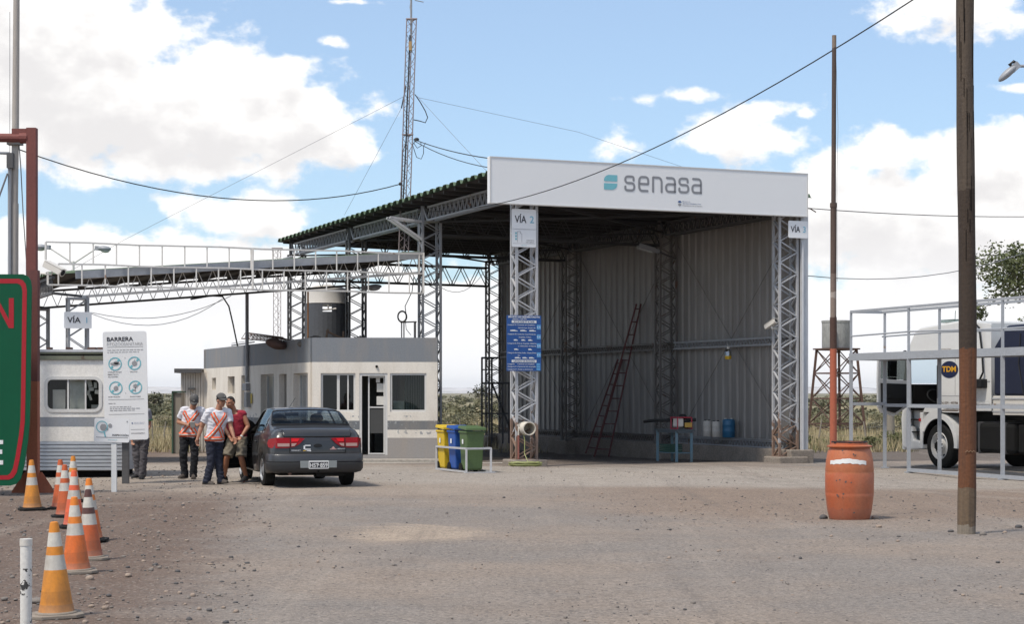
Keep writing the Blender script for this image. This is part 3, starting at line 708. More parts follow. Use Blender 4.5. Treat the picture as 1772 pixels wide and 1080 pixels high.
def ctrl_b(mb, P):
    for k in range(3): P.rect(mb, .13, .2 + k * .16, .2, .30 + k * .16)
    P.text(mb, 'senasa', .38, .62, .92, .05)
plate('cargo_sign', 'white plate with document symbol reading CONTROL DE CARGA', on_front(886, 395.2), RX, .60, .42, [('lettering', M['ink_grey'], ctrl_a), ('symbol', M['teal'], ctrl_b)])
cv = S(6.95, -.30); plate('lane_sign', 'white lane plate reading VÍA 3 on the corner of the sheet wall', on_front(1364.5, 381.5, -.36), RX, .55, .42, via('3'))
# blue price board
bbp = on_front(877, 545.5, -.24); bt = thing('price_board', 'blue price board with dense white lettering on the front column', 'sign', bbp - ZUP * 1.28)
P = Panel(bbp, RX, .86, 1.28); mb = MB(); P.board(mb, .015, .01); mb.build('panel', M['blue_board'], bt)
rnd = random.Random(5); mb = MB(); mbx = MB(); mt = MB()
def T(t, x0, x1, y, c, b=.012, nm='text_line', m='white_paint'):
    q = MB(); P.text(q, t, x0, x1, y, c, b); q.build(nm, M[m], bt)
T('SERVICIO DE DESINSECTACIÓN', .04, .95, .042, .030, .03); T('Resol. 134-94', .17, .57, .075, .020)
P.rect(mbx, .14, .09, .86, .136, .004); T('Categoría 01: Camiones con Acoplado y', .02, .82, .18, .02); T('Semirremolque, Omnibus, Etc.', .33, .84, .233, .02)
T('Categoría 02: Camiones, Casas Rodantes', .02, .84, .347, .02); T('Acoplados, Trailers', .34, .70, .40, .02)
T('Categoría 03: Pick-up, Furgones, Utilitarios', .02, .86, .513, .02); T('y vehículos similares', .33, .85, .56, .02)
T('Categoría 04: Autos Sedan, Coupe, Break', .02, .86, .683, .02); T('Etc.', .32, .39, .728, .018)
P.rect(mbx, .14, .80, .86, .846, .004)
T('Categoría', .02, .22, .885, .02); T('Camiones con acoplado', .31, .80, .885, .02); T('Categoría C', .02, .28, .93, .02); T('Camiones sin acoplado', .31, .84, .93, .02); T('Categoría D', .02, .28, .978, .02); T('Autos y camionetas', .31, .76, .978, .02)
def truckicon(x, y, w, h):
    pts = [(x, y), (x, y - h * .8), (x + w * .62, y - h), (x + w * .68, y - h * .55), (x + w * .9, y - h * .5), (x + w, y)]
    q = MB(); P.poly(q, pts[::-1], .005); q.build('vehicle_symbol', M['white_paint'], bt)
for y, ws in ((.285, ((.1, .22), (.39, .19), (.65, .2))), (.455, ((.2, .12), (.42, .12), (.62, .13))), (.622, ((.21, .13), (.62, .11))), (.775, ((.23, .18), (.45, .15), (.64, .16)))):
    for x, w_ in ws: truckicon(x, y, w_, .026)
mbx.build('lettering_box', M['white_paint'], bt)
T('COSTOS', .2, .8, .127, .03, .03, 'box_lettering', 'ink_blue'); T('LAVADO DE RODADO', .2, .82, .837, .03, .03, 'box_lettering', 'ink_blue')
for y, t in ((.165, '$ 70'), (.34, '$ 45'), (.5, '$ 20'), (.665, '$ 15'), (.86, ''), (.905, ''), (.95, '')):
    mb = MB(); P.rect(mb, .87 if t else .86, y, .985 if t else .97, y + (.085 if t else .038), .005); tg = mb.build('price_tag', M['tag_blue'], bt)
    if t: mb = MB(); P.text(mb, t, .88, .975, y + .055, .024, .012, .008); mb.build('price', M['white_paint'], tg)
# white pipe stub, tap and hose on the front column
mb = MB(); p = at(914, 742, 41.6); q = p + V((.25, -.45, 0)).normalized() * .0
d = V((.30, -.95, 0)).normalized(); p0 = p - d * .35; p1 = p + d * .1
prof = []
a = d.orthogonal().normalized(); mb.tube([p0, p1], .155, 20, cap=False); mb.tube([p1, p0], .135, 20, cap=False)
ring = []; bv = d.cross(ZUP)
for k in range(20):
    g = 2 * math.pi * k / 20; e = bv * math.cos(g) + ZUP * math.sin(g); ring += [p1 + e * .155, p1 + e * .135]
mb.add(ring, [(2 * k, 2 * ((k + 1) % 20), 2 * ((k + 1) % 20) + 1, 2 * k + 1) for k in range(20)])
mb.add([p0 + (bv * math.cos(2 * math.pi * k / 20) + ZUP * math.sin(2 * math.pi * k / 20)) * .15 for k in range(20)], [tuple(range(20))])
tag(mb.build('pipe', mat('pipe_cream', (.62, .58, .5), (.5, .44, .36), rough=.6), loc=p, smooth=40), 'short cream plastic pipe stuck through the lattice of the front column', 'pipe')
mb = MB(); c = V(((909 - CX) / F * 41.15, 41.15, hz(.3, 41.15)))
for k in range(7):
    r = .28 + .025 * (k % 3); pts = [c + V((math.cos(2 * math.pi * i / 24) * r * 1.15, math.sin(2 * math.pi * i / 24) * r * .45, .015 + .014 * k + .008 * math.sin(i * 1.7 + k))) for i in range(25)]; mb.tube(pts, .011, 6)
mb.tube([S(-.15, -.28, .87), S(-.13, -.34, .6), S(-.16, -.40, .3), S(-.14, -.62, .06), c + V((-.3, .02, .03))], .011, 6)
tag(mb.build('hose', mat('hose_green', (.24, .27, .09), (.30, .29, .12), scale=9, rough=.5), loc=c), 'yellow green garden hose coiled at the foot of the concrete plinth', 'hose')
mb = MB(); mb.tube([S(-.22, -.19, .17), S(-.22, -.19, .72)], .022, 8); tb = mb.build('water_tap', mat('pipe_red', (.28, .10, .08), rough=.7), loc=S(-.22, -.19, .17)); tag(tb, 'thin red standpipe with small white tap on the front column', 'tap')
mb = MB(); mb.tube([S(-.22, -.19, .72), S(-.22, -.19, .93)], .016, 8); mb.tube([S(-.22, -.19, .88), S(-.16, -.28, .88), S(-.15, -.285, .82)], .016, 8); mb.box(S(-.22, -.19, .95), (.08, .03, .025)); mb.build('spout', M['cam_white'], tb)
# floodlight under the roof
def floodlight(p, d, label, big=1.0):
    t = thing('floodlight', label, 'lamp', p); d = V(d).normalized(); sd_ = d.cross(ZUP).normalized(); u = sd_.cross(d)
    rot = Matrix((sd_, d, u)).transposed(); mb = MB(); mb.box(p, (.26 * big, .5 * big, .14 * big), rot); mb.box(p + d * .3 * big, (.2 * big, .18 * big, .1 * big), rot); mb.build('housing', M['lamp_grey'], t, bevel=.03)
    mb = MB(); mb.box(p - u * .08 * big - d * .02, (.2 * big, .38 * big, .03), rot); mb.build('lens', M['lens'], t)
    mb = MB(); mb.tube([p + d * .35 * big, p + d * .9 * big - u * .05], .025, 8); mb.build('arm', M['steel_dark'], t); return t
floodlight(at(1118, 429, S(6.6, ST).y - .2), (.9, .2, -.25), 'grey floodlight on a column under the shed roof')

# ------------------------------------------------------------------ things inside the shed
def ladder(label, b0, b1, t0, t1, n, m):
    t = thing('ladder', label, 'ladder', (V(b0) + V(b1)) / 2, group='red ladders leaning inside the shed')
    for p, q in ((b0, t0), (b1, t1)):
        mb = MB(); mb.bar(p, q, .045, .07, up=(0, 1, 0)); mb.build('rail', m, t)
    for k in range(n):
        f = (k + .6) / n; mb = MB(); mb.bar(V(b0).lerp(V(t0), f), V(b1).lerp(V(t1), f), .03, .03); mb.build('rung', m, t)
yb = 53.2
ladder('tall dark red ladder leaning against the sheet wall', at(1028, 790.5, yb), at(1053, 791, yb), at(1101.5, 526, 52.6), at(1109, 526, 52.7), 12, M['rust_red'])
ladder('short red ladder behind the taller one', at(1013.5, 785, 54.2), at(1030, 787, 54.1), at(1069.5, 621.5, 53.9), at(1077, 622, 53.9), 9, M['rust_red'])
tp = thing('workbench', 'blue legged steel workbench by a column of the sheet wall', 'table', (4.14, 45.6, gz(45.6)), TH)
def TB(a, b_, z): return V((4.14, 45.6, 0)) + RX * a + HX * b_ + ZUP * (z + gz(46.5) * .7)
mb = MB(); mb.box(TB(.21, .52, .80), (.52, 1.2, .035), Matrix.Rotation(TH, 3, 'Z')); mb.bar(TB(0, -.05, .76), TB(0, 1.09, .76), .04, .06); mb.bar(TB(0, -.05, .76), TB(.42, -.05, .76), .04, .06); mb.build('top', mat('bench_top', (.07, .10, .12), (.10, .08, .06), scale=5, rough=.7), tp)
legm = mat('bench_leg', (.09, .20, .27), (.14, .17, .17), scale=4, amt=.9, rough=.6)
for a, b_ in ((0, 0), (.42, 0), (0, 1.04), (.42, 1.04)):
    mb = MB(); mb.bar(TB(a, b_, -.02), TB(a, b_, .78), .065, .065); mb.build('leg', legm, tp)
mb = MB(); mb.box(TB(.21, .52, .22), (.42, 1.02, .02), Matrix.Rotation(TH, 3, 'Z')); mb.build('shelf', legm, tp)
cr = thing('crate', 'green plastic crate on the lower shelf of the workbench', 'crate', TB(.2, .75, .23), TH); mb = MB()
rz = Matrix.Rotation(TH, 3, 'Z')
for da, db, sa, sb in ((-.17, 0, .02, .56), (.17, 0, .02, .56), (0, -.28, .36, .02), (0, .28, .36, .02)):
    for k in range(4): mb.box(TB(.2 + da, .7 + db, .26 + k * .05), (sa, sb, .036), rz)
mb.box(TB(.2, .7, .24), (.34, .56, .012), rz); mb.build('body', mat('crate_green', (.03, .085, .06), rough=.6), cr)
pu = thing('motor_pump', 'red and black motor pump standing on the workbench', 'pump', TB(.2, .1, .82), TH)
mb = MB(); mb.bar(TB(.0, -.05, .84), TB(0, .3, .84), .03); mb.bar(TB(.4, -.05, .84), TB(.4, .3, .84), .03)
for a in (0, .4):
    for b_ in (-.05, .3): mb.bar(TB(a, b_, .83), TB(a, b_, 1.12), .03)
mb.bar(TB(.0, -.05, 1.12), TB(.0, .3, 1.12), .03); mb.bar(TB(0, -.05, 1.12), TB(.4, -.05, 1.12), .03); mb.build('frame', mat('pump_red', (.32, .02, .04), rough=.5), pu)
mb = MB(); mb.box(TB(.11, .12, .99), (.16, .3, .22), rz); mb.build('tank', M['cam_white'], pu, bevel=.03)
mb = MB(); mb.tube([TB(.3, .0, .95), TB(.3, .28, .95)], .1, 14); mb.ellipsoid(TB(.24, .12, 1.13), (.11, .11, .08)); mb.tube([TB(.3, .1, 1.06), TB(.55, .0, 1.06)], .045, 10); mb.tube([TB(.1, .3, 1.04), TB(-.2, .8, 1.04), TB(-.3, 1.2, 1.0)], .04, 10); mb.build('engine', M['black_plastic'], pu, smooth=40)
mb = MB(); mb.box(TB(.3, -.06, .93), (.2, .04, .12), rz); mb.build('cover', mat('pump_yellow', (.5, .30, .06), rough=.5), pu, bevel=.01)
# drums on the wall ledge
def drum(label, px, w, py, h, m, capm, name='chemical_drum'):
    z = .53; y = 47.5; p = at(px, py, y); t = thing(name, label, 'drum', p); r = w / F * y / 2; hh = h / F * y
    mb = MB(); mb.lathe([(r * .9, 0), (r, .02), (r, hh * .32), (r * 1.03, hh * .34), (r, hh * .36), (r, hh * .66), (r * 1.03, hh * .68), (r, hh * .7), (r * .99, hh * .93), (r * .85, hh * .985), (r * .8, hh)], 22, Matrix.Translation(p)); mb.build('body', m, t, smooth=40)
    for dx in (-.5, .45):
        mb = MB(); mb.lathe([(.03, hh - .01), (.03, hh + .025)], 10, Matrix.Translation(p + V((dx * r, 0, 0)))); mb.build('cap', capm, t)
wd_ = mat('drum_white', (.50, .47, .42), (.38, .34, .3), scale=4, rough=.6); bd_ = mat('drum_blue', (.015, .12, .24), (.02, .09, .17), scale=4, amt=.7, rough=.45)
drum('white plastic drum nearer the blue drum on the wall ledge', 1239, 16, 756.5, 27, wd_, M['black_plastic'])
drum('white plastic drum at the far end of the three on the wall ledge', 1224, 14, 755.5, 27, wd_, M['black_plastic'])
drum('blue plastic drum on the ledge of the sheet wall', 1261, 22, 757.5, 32, bd_, M['cam_white'])
tr = at(1260, 622, 47.0); t = thing('insect_trap', 'clear insect trap jar with yellow base hanging in the shed', 'trap', tr)
mb = MB(); mb.lathe([(.07, 0), (.085, .03), (.085, .09)], 16, Matrix.Translation(tr)); mb.build('base', mat('trap_yellow', (.65, .40, .03), rough=.5), t, smooth=40)
mb = MB(); mb.lathe([(.085, .09), (.08, .2), (.05, .26), (.03, .27)], 16, Matrix.Translation(tr)); mb.build('jar', glass('jar_glass', (.8, .8, .75), .2), t, smooth=40)
mb = MB(); mb.lathe([(.035, .27), (.035, .33)], 12, Matrix.Translation(tr)); mb.tube([tr + V((0, 0, .33)), tr + V((0, .25, .42))], .006, 5); mb.build('lid', M['cam_white'], t)

# black scaffold stair by the far column
sc_ = thing('scaffold_stair', 'black angle iron stair frame beside the far column', 'stair', at(858, 765, 57)); mb = MB()
yq = 57.0
def Q(px, py, dy=0): return at(px, py, yq + dy)
for px in (834, 851, 870, 881):
    for dy in (0, .9): mb.bar(Q(px, 768, dy), Q(px, 619 if px < 860 else 663, dy), .06)
for dy in (0, .9):
    mb.bar(Q(833, 619.5, dy), Q(862, 619.5, dy), .06); mb.bar(Q(833, 663.5, dy), Q(883, 663.5, dy), .06); mb.bar(Q(833, 640, dy), Q(862, 640, dy), .04); mb.bar(Q(851, 663, dy), Q(884, 745, dy), .06); mb.bar(Q(833, 716, dy), Q(883, 716, dy), .05)
for k in range(7):
    f = k / 6; mb.bar(Q(851, 663).lerp(Q(884, 745), f), Q(851, 663, .9).lerp(Q(884, 745, .9), f), .05)
mb.build('frame', M['steel_dark'], sc_)

# ------------------------------------------------------------------ security cameras
def cctv(p, d, label, L=.45, w=.15, post=None):
    t = thing('security_camera', label, 'camera', p); d = V(d).normalized(); sdv = d.cross(ZUP).normalized(); u = sdv.cross(d); rot = Matrix((sdv, d, u)).transposed()
    mb = MB(); mb.box(p, (w, L, w * .8), rot); mb.lathe([(w * .55, 0), (w * .55, .03)], 16, Matrix.Translation(p + d * L / 2) @ d.to_track_quat('Z', 'Y').to_matrix().to_4x4()); mb.box(p + u * (w * .46) + d * .03, (w * 1.12, L * 1.06, .015), rot); mb.build('housing', M['cam_white'], t, bevel=.015)
    mb = MB(); mb.lathe([(w * .4, 0), (w * .38, .006)], 14, Matrix.Translation(p + d * (L / 2 + .03)) @ d.to_track_quat('Z', 'Y').to_matrix().to_4x4()); mb.build('lens', M['black_plastic'], t)
    mb = MB(); mb.tube([p - u * w * .4, p - u * w * .9, post if post else p - u * w - d * .2], .022, 8); mb.build('bracket', M['cam_white'], t)
ct = S(6.74, -.05); cctv(at(1333.5, 561.5, ct.y), (.55, -.65, .42), 'cream security camera on the lattice column by the sheet wall', .34, .125, at(1347, 568, ct.y + .02))
# ------------------------------------------------------------------ low canopy over lane 1
AL = -9.16
cn = thing('canopy', 'low sloping canopy with grey fascia over lane one beside the tall shed', 'canopy', S(AL, ST), TH)
def cz(a): return 4.62 + (a - AL) / (-AL) * .76
mb = MB(); prof = []; b = ST - .3
while b < 2 * ST + .3:
    prof += [(b, 0), (b + .10, 0), (b + .15, .07), (b + .33, .07), (b + .38, 0)]; b += .42
vs_ = []
for a in (AL - .75, -.34):
    for bb, z in prof: vs_.append(S(a, bb, cz(a) + z))
n = len(prof); mb.add(vs_, [(i, i + 1, n + i + 1, n + i) for i in range(n - 1)])
mb.build('roof', M['roof_green'], cn)
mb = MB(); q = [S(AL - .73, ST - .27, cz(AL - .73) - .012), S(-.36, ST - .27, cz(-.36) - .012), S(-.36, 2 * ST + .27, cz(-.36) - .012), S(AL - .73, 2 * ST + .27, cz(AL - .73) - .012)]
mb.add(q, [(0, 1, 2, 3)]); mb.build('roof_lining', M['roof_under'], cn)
mb = MB(); mb.bar(S(AL - .1, ST - .30, cz(AL - .1) - .05), S(-.34, ST - .30, cz(-.34) - .05), .03, .19); mb.build('fascia', M['fascia'], cn)
mb = MB()
for k in range(12): a = AL - .6 + k * .85; mb.bar(S(a, ST - .2, cz(a) - .06), S(a, 2 * ST + .2, cz(a) - .06), .06, .08)
mb.build('purlin', M['roof_under'], cn)
for bb, m in ((ST - .05, 'white_tube'), (2 * ST, 'steel_dark')):
    mb = MB(); truss(mb, S(AL + .1, bb, 4.05), S(-.3, bb, 4.86), .46, .42, chord=.06, web=.022, pitch=.38); mb.build('truss', M[m], cn)
mb = MB()
for z in (4.12, 4.5): mb.bar(S(AL - .62, ST - .25, z), S(AL - .62, 2 * ST + .2, z), .07)
for k in range(26):
    b0 = ST - .2 + k * .25; mb.bar(S(AL - .62, b0, 4.12), S(AL - .62, b0 + .12, 4.5), .02); mb.bar(S(AL - .62, b0 + .12, 4.5), S(AL - .62, b0 + .25, 4.12), .02)
mb.bar(S(AL - .62, ST - .05, 4.12), S(AL + .1, ST - .05, 4.06), .06); mb.bar(S(AL - .62, 2 * ST, 4.12), S(AL + .1, 2 * ST, 4.06), .06); mb.build('eave_beam', M['steel_dark'], cn)
for bb in (ST, 2 * ST):
    base = gz(S(AL, bb).y); mb = MB(); lattice(mb, S(AL, bb, base), S(AL, bb, 3.98), RX, HX, .46, .30, .055, .035, .3); mb.box(S(AL, bb, 4.0), (.52, .36, .05), Matrix.Rotation(TH, 3, 'Z')); mb.build('column', M['steel'], cn)
c0 = on_front(111, 539.5, ST - .235); plate('lane_sign', 'white lane plate reading VÍA 1 on a canopy column', c0, RX, .66, .40, via('1'))
# rust-spotted white ladder frame across the front of the canopy
fr = thing('sign_frame', 'long rusty white ladder frame of tube across the canopy front', 'frame', S(-9.98, ST - .42, 4.3), TH)
fb = ST - .42; mb = MB(); A0, A1 = -9.98, -.33
for z, a0 in ((5.33, A0), (4.81, A0 + .3), (4.30, A0 + .05)):
    n = 9; pts = [S(a0 + (A1 - a0) * k / n, fb, z + .012 * math.sin(k * 2.1)) for k in range(n + 1)]
    for p, q in zip(pts, pts[1:]): mb.bar(p, q, .04)
mb.bar(S(A0, fb, 5.33), S(A0, fb, 4.9), .045); mb.bar(S(A0 + .05, fb, 4.62), S(A0 + .05, fb, 4.30), .045)
for k in range(18):
    a = A0 + .56 * (k + 1) - .02
    if a < A1: mb.bar(S(a + .03, fb, 4.81), S(a + .03, fb, 5.33), .032); mb.bar(S(a - .24, fb, 4.30), S(a - .24, fb, 4.81), .032)
mb.bar(S(-4.9, fb - .04, 4.3), S(-4.9, fb - .04, 5.3), .05); mb.bar(S(A1, fb, 4.3), S(A1, fb, 5.36), .05)
mb.build('tube_frame', M['white_tube'], fr)
cctv(at(93, 464, 43.2), (.72, -.30, -.36), 'large cream security camera hanging at the end of the ladder frame', .52, .19, at(70, 473, 43.4))
# twin street lamp behind the frame
def lamp_head(par, p, d, L=.55, name='lamp_head'):
    d = V(d).normalized(); sdv = d.cross(ZUP).normalized(); u = sdv.cross(d); rot = Matrix((sdv, d, u)).transposed(); mb = MB()
    mb.ellipsoid(p + d * L * .55, (.14, L * .5, .075), rot, 14, 8); mb.box(p + d * .06, (.12, .2, .11), rot); h = mb.build('head', M['lamp_grey'], par, smooth=50)
    mb = MB(); mb.ellipsoid(p + d * L * .62 - u * .045, (.105, L * .34, .06), rot, 12, 6); mb.build('lens', M['lens'], h, smooth=180)
    return h
ym = 46.4; t = thing('twin_lamp', 'grey twin arm lamp above the ladder frame of the canopy', 'lamp', at(127, 474, ym))
mb = MB(); mb.tube([at(127, 476, ym), at(127, 452, ym)], .03, 8); mb.tube([at(127, 456, ym), at(84, 428, ym)], .02, 8); mb.tube([at(127, 456, ym), at(168, 429, ym)], .02, 8); mb.build('post', M['white_tube'], t)
lamp_head(t, at(168, 429.5, ym), (1, -.2, -.08), .36); lamp_head(t, at(84, 428, ym), (-1, .2, .06), .36)
t = thing('street_lamp', 'dark lamp head under the canopy near the booth roof', 'lamp', at(626, 497, 49.5)); mb = MB(); mb.bar(at(600, 498, 50.2), at(632, 498, 49.5), .05); mb.build('arm', M['steel_dark'], t); lamp_head(t, at(629, 499, 49.5), (1, -.25, .1), .5)

# ------------------------------------------------------------------ walls with openings
def wall(mb, p0, ex, L, z0, z1, holes, th, nout, mi=0):
    """p0 = start on the outer face; outer face, inner face, end faces, and the reveals of each hole"""
    p0, ex, nin = V(p0), V(ex), -V(nout); xs = sorted({0, L} | {h[0] for h in holes} | {h[1] for h in holes}); zs = sorted({z0, z1} | {h[2] for h in holes} | {h[3] for h in holes})
    P_ = lambda s, z, o: V((p0.x, p0.y, 0)) + ex * s + nin * o + ZUP * z
    for o in (0, th):
        for a, b_ in zip(xs, xs[1:]):
            for c, d in zip(zs, zs[1:]):
                if any(h[0] - 1e-6 <= a and b_ <= h[1] + 1e-6 and h[2] - 1e-6 <= c and d <= h[3] + 1e-6 for h in holes): continue
                q = [P_(a, c, o), P_(b_, c, o), P_(b_, d, o), P_(a, d, o)]; mb.add(q if o == 0 else q[::-1], [(0, 1, 2, 3)], mi)
    for a, b_, c, d in holes + [(0, L, z0, z1)]:
        for (s0, y0, s1, y1) in ((a, c, b_, c), (b_, c, b_, d), (b_, d, a, d), (a, d, a, c)):
            mb.add([P_(s0, y0, 0), P_(s1, y1, 0), P_(s1, y1, th), P_(s0, y0, th)], [(0, 1, 2, 3)], mi)
YB = 46.0; C0 = V((-346 / F * YB, YB, 0)); C1 = V((-129 / F * YB, YB, 0)); C2 = at(353, 680, 58.6); C2.z = 0
LB = (C2 - C0).length; dL = (C2 - C0).normalized(); nL = V((-dL.y, dL.x, 0)); nL = nL if nL.dot(V((-1, -1, 0))) > 0 else -nL
bo = thing('booth', 'small flat roofed white and grey control booth with open door', 'building', (C0 + C1) / 2 + V((0, 0, -.1)))
CRM = (.75, .70, .625); BND = (.155, .165, .175); LOW = (.30, .285, .275)
bwall = banded('booth_paint', [(-9, (.33, .28, .23)), (.02, LOW), (.655, CRM), (.86, BND), (1.09, CRM), (2.58, (.20, .215, .235))], edge=.004, peel=(.74, 1.22, (.33, .34, .345), .59), grime=(.38, .30, .22), grime_amt=.42)
sx = lambda px: (px - CX) / F * YB - C0.x
fh = [(sx(555), sx(615), zat(713, YB), zat(646, YB)), (sx(622), sx(670.5), .12, zat(646, YB)), (sx(675), sx(738), zat(713, YB), zat(646, YB))]
mb = MB(); wall(mb, C0, V((1, 0, 0)), C1.x - C0.x, -.14, 3.10, fh, .16, V((0, -1, 0)))
fw = mb.build('front_wall', bwall, bo)
sl_ = lambda px: along(px, (C0.x, C0.y), (dL.x, dL.y)); yl = lambda s: C0.y + dL.y * s
lh = []; LW = [(532.5, 507.5, 646, 742), (496, 483, 647.5, 736), (474, 451, 648, 738), (424, 417.5, 650, 712.5), (406, 394, 651.7, 681), (373.7, 366.7, 654, 675)]
for a, b_, yt, ybm in LW:
    s0, s1 = sl_(a), sl_(b_); ym = yl((s0 + s1) / 2); lh.append((s0, s1, max(.75, zat(ybm, ym)), zat(yt, ym)))
mb = MB(); wall(mb, C0 + dL * .17, dL, LB - .17, -.2, 3.10, [(a - .17, b_ - .17, c, d) for a, b_, c, d in lh], .26, nL); mb.build('side_wall', bwall, bo)
mb = MB(); e1 = C1 + dL * 12.2
wall(mb, C1 + V((-.005, .165, 0)) + dL * .0, dL, 12, -.2, 3.08, [], .16, V((1, .4, 0)).normalized()); wall(mb, C2 - dL * .1, V((1, 0, 0)), (e1 - C2).x + .1, -.2, 3.08, [], .16, V((0, 1, 0))); mb.build('rear_wall', bwall, bo)
mb = MB(); c_ = [C0 + V((.12, .12, 2.86)), C1 + V((-.12, .12, 2.86)), e1 + V((-.1, 0, 2.86)), C2 + V((.2, -.1, 2.86))]; c2_ = [p - ZUP * .14 for p in c_]
mb.add(c_ + c2_, [(0, 1, 2, 3), (7, 6, 5, 4), (0, 4, 5, 1), (1, 5, 6, 2), (2, 6, 7, 3), (3, 7, 4, 0)]); mb.build('roof', M['concrete'], bo)
mb = MB(); c_ = [C0 + V((.2, .2, .11)), C1 + V((-.2, .2, .11)), e1 + V((-.2, 0, .11)), C2 + V((.3, 0, .11))]; mb.add(c_, [(0, 1, 2, 3)]); mb.build('floor', M['concrete'], bo)
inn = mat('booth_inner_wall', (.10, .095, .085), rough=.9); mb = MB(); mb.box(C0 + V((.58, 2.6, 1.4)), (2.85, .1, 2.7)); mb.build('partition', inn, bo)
def window(holes_i, name='window', wall_holes=fh, P0=C0, ex=V((1, 0, 0)), nout=V((0, -1, 0)), inset=.05, bars=(), fw_=.05, hinge=None):
    a, b_, c, d = wall_holes[holes_i]; nin = -nout; base = V((P0.x, P0.y, 0)); q = lambda s, z, o: base + ex * s + nin * o + ZUP * z
    mb = MB(); o = inset + .025; g = .003
    for s0, z0, s1, z1 in ((a + g, c + fw_ / 2, b_ - g, c + fw_ / 2), (a + g, d - fw_ / 2, b_ - g, d - fw_ / 2), (a + fw_ / 2, c + fw_, a + fw_ / 2, d - fw_), (b_ - fw_ / 2, c + fw_, b_ - fw_ / 2, d - fw_)):
        mb.bar(q(s0, z0, o), q(s1, z1, o), fw_, .05, up=nin if z0 != z1 else None)
    for f, w_ in bars: mb.bar(q(a + (b_ - a) * f, c + fw_, o + .01), q(a + (b_ - a) * f, d - fw_, o + .01), w_, .04, up=nin)
    fo = mb.build(name, M['aluminium'], bo)
    mb = MB(); mb.add([q(a + fw_, c + fw_, o), q(b_ - fw_, c + fw_, o), q(b_ - fw_, d - fw_, o), q(a + fw_, d - fw_, o)], [(0, 1, 2, 3)]); mb.build('pane', M['window_glass'], fo); return q, fo
window(0, bars=((.5, .07), (.78, .035)))
q2, w2 = window(2, inset=.03)
mb = MB(); mb.box(C0 + V((2.2, .22, zat(706, YB))), (.34, .02, .34)); mb.box(C0 + V((2.16, .20, zat(704, YB))), (.22, .015, .2)); mb.build('notice', M['paper'], bo)
curt = mat('window_blind', (.085, .095, .075), (.06, .07, .055), scale=3, rough=.8)
mb = MB()
for k in range(9):
    x = 2.36 + k * .06; mb.bar(C0 + V((x, .17, 1.27)), C0 + V((x, .17, 2.17)), .055, .012, up=(0, 1, 0))
mb.build('blind', curt, bo)
a, b_, c, d = fh[1]; mb = MB(); q = lambda s, z, o: C0 + V((s, o, z))
for s0, z0, s1, z1 in ((a + .003, d - .03, b_ - .003, d - .03), (a + .03, c, a + .03, d - .06), (b_ - .03, c, b_ - .03, d - .06)): mb.bar(q(s0, z0, .05), q(s1, z1, .05), .06, .08, up=(0, 1, 0) if z0 != z1 else None)
mb.build('door_frame', M['aluminium'], bo)
ma = a + .23; mb = MB()
for s in (ma, b_ - .09): mb.bar(q(s, c + .01, .12), q(s, d - .07, .12), .035, .04, up=(0, 1, 0))
for z in (c + .03, 1.33, d - .1): mb.bar(q(ma, z, .12), q(b_ - .09, z, .12), .03, .035)
dr = mb.build('door', M['aluminium'], bo); mb = MB(); mb.box(q((ma + b_ - .09) / 2, .98, .125), (b_ - .09 - ma - .05, .012, .62)); mb.build('door_panel', mat('door_grey', (.055, .055, .052), rough=.6), dr)
mb = MB(); mb.box(q(1.73, 1.83, .18), (.2, .006, .22)); mb.box(q(1.66, 2.02, .19), (.1, .006, .12)); mb.box(q(1.76, 1.5, .20), (.26, .2, .22)); mb.build('notice', M['paper'], bo)
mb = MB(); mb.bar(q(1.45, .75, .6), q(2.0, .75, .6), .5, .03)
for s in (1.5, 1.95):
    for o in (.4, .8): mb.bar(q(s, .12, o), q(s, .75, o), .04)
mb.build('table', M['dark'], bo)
for i in (0, 2, 3):
    window(i, wall_holes=lh, P0=C0, ex=dL, nout=nL, inset=.17, bars=((.55, .05),) if i != 3 else ())
grm = mat('niche_board', (.27, .25, .22), (.18, .16, .14), scale=3, amt=.8, rough=.9)
for i in (1, 4, 5):
    a, b_, c, d = lh[i]; mb = MB(); base = V((C0.x, C0.y, 0)); mb.add([base + dL * s - nL * .15 + ZUP * z for s, z in ((a, c), (b_, c), (b_, d), (a, d))], [(0, 1, 2, 3)]); mb.build('shutter', grm, bo)
mb = MB(); mb.lathe([(.03, 0), (.035, .03), (.02, .05)], 12, Matrix.Translation(C0 + V((sx(652), 0, zat(634.5, YB)))) @ Matrix.Rotation(R(90), 4, 'X')); mb.build('lamp_socket', M['dark'], bo)
mb = MB(); mb.box(C0 + V((1.6, -.32, -.05)), (3.4, .62, .16)); mb.box(C0 + V((2.0, -.85, -.09)), (6.2, .5, .10)); mb.build('step', M['slab'], bo, bevel=.015)
# electricity conduit and meter boxes on the side wall
s = sl_(431); pc = V((C0.x, C0.y, 0)) + dL * s + nL * .06; t = thing('power_conduit', 'grey steel conduit with meter boxes rising beside the booth windows', 'conduit', pc)
mb = MB(); mb.tube([pc + ZUP * zat(662, pc.y), pc + ZUP * zat(508, pc.y)], .05, 10); mb.build('pipe', M['steel'], t, smooth=40)
rl = Matrix.Rotation(math.atan2(dL.y, dL.x), 3, 'Z')
mb = MB(); mb.box(pc + dL * .1 + ZUP * zat(670, pc.y), (.5, .13, .21), rl); mb.box(pc - dL * .08 + ZUP * zat(692, pc.y), (.32, .15, .43), rl); bx_ = mb.build('meter_box', M['steel'], t, bevel=.01)
mb = MB(); mb.box(pc - dL * .45 + ZUP * zat(690, pc.y) - nL * .02, (.12, .02, .28), rl); mb.build('warning_label', mat('label_yellow', (.6, .45, .08), rough=.6), t)
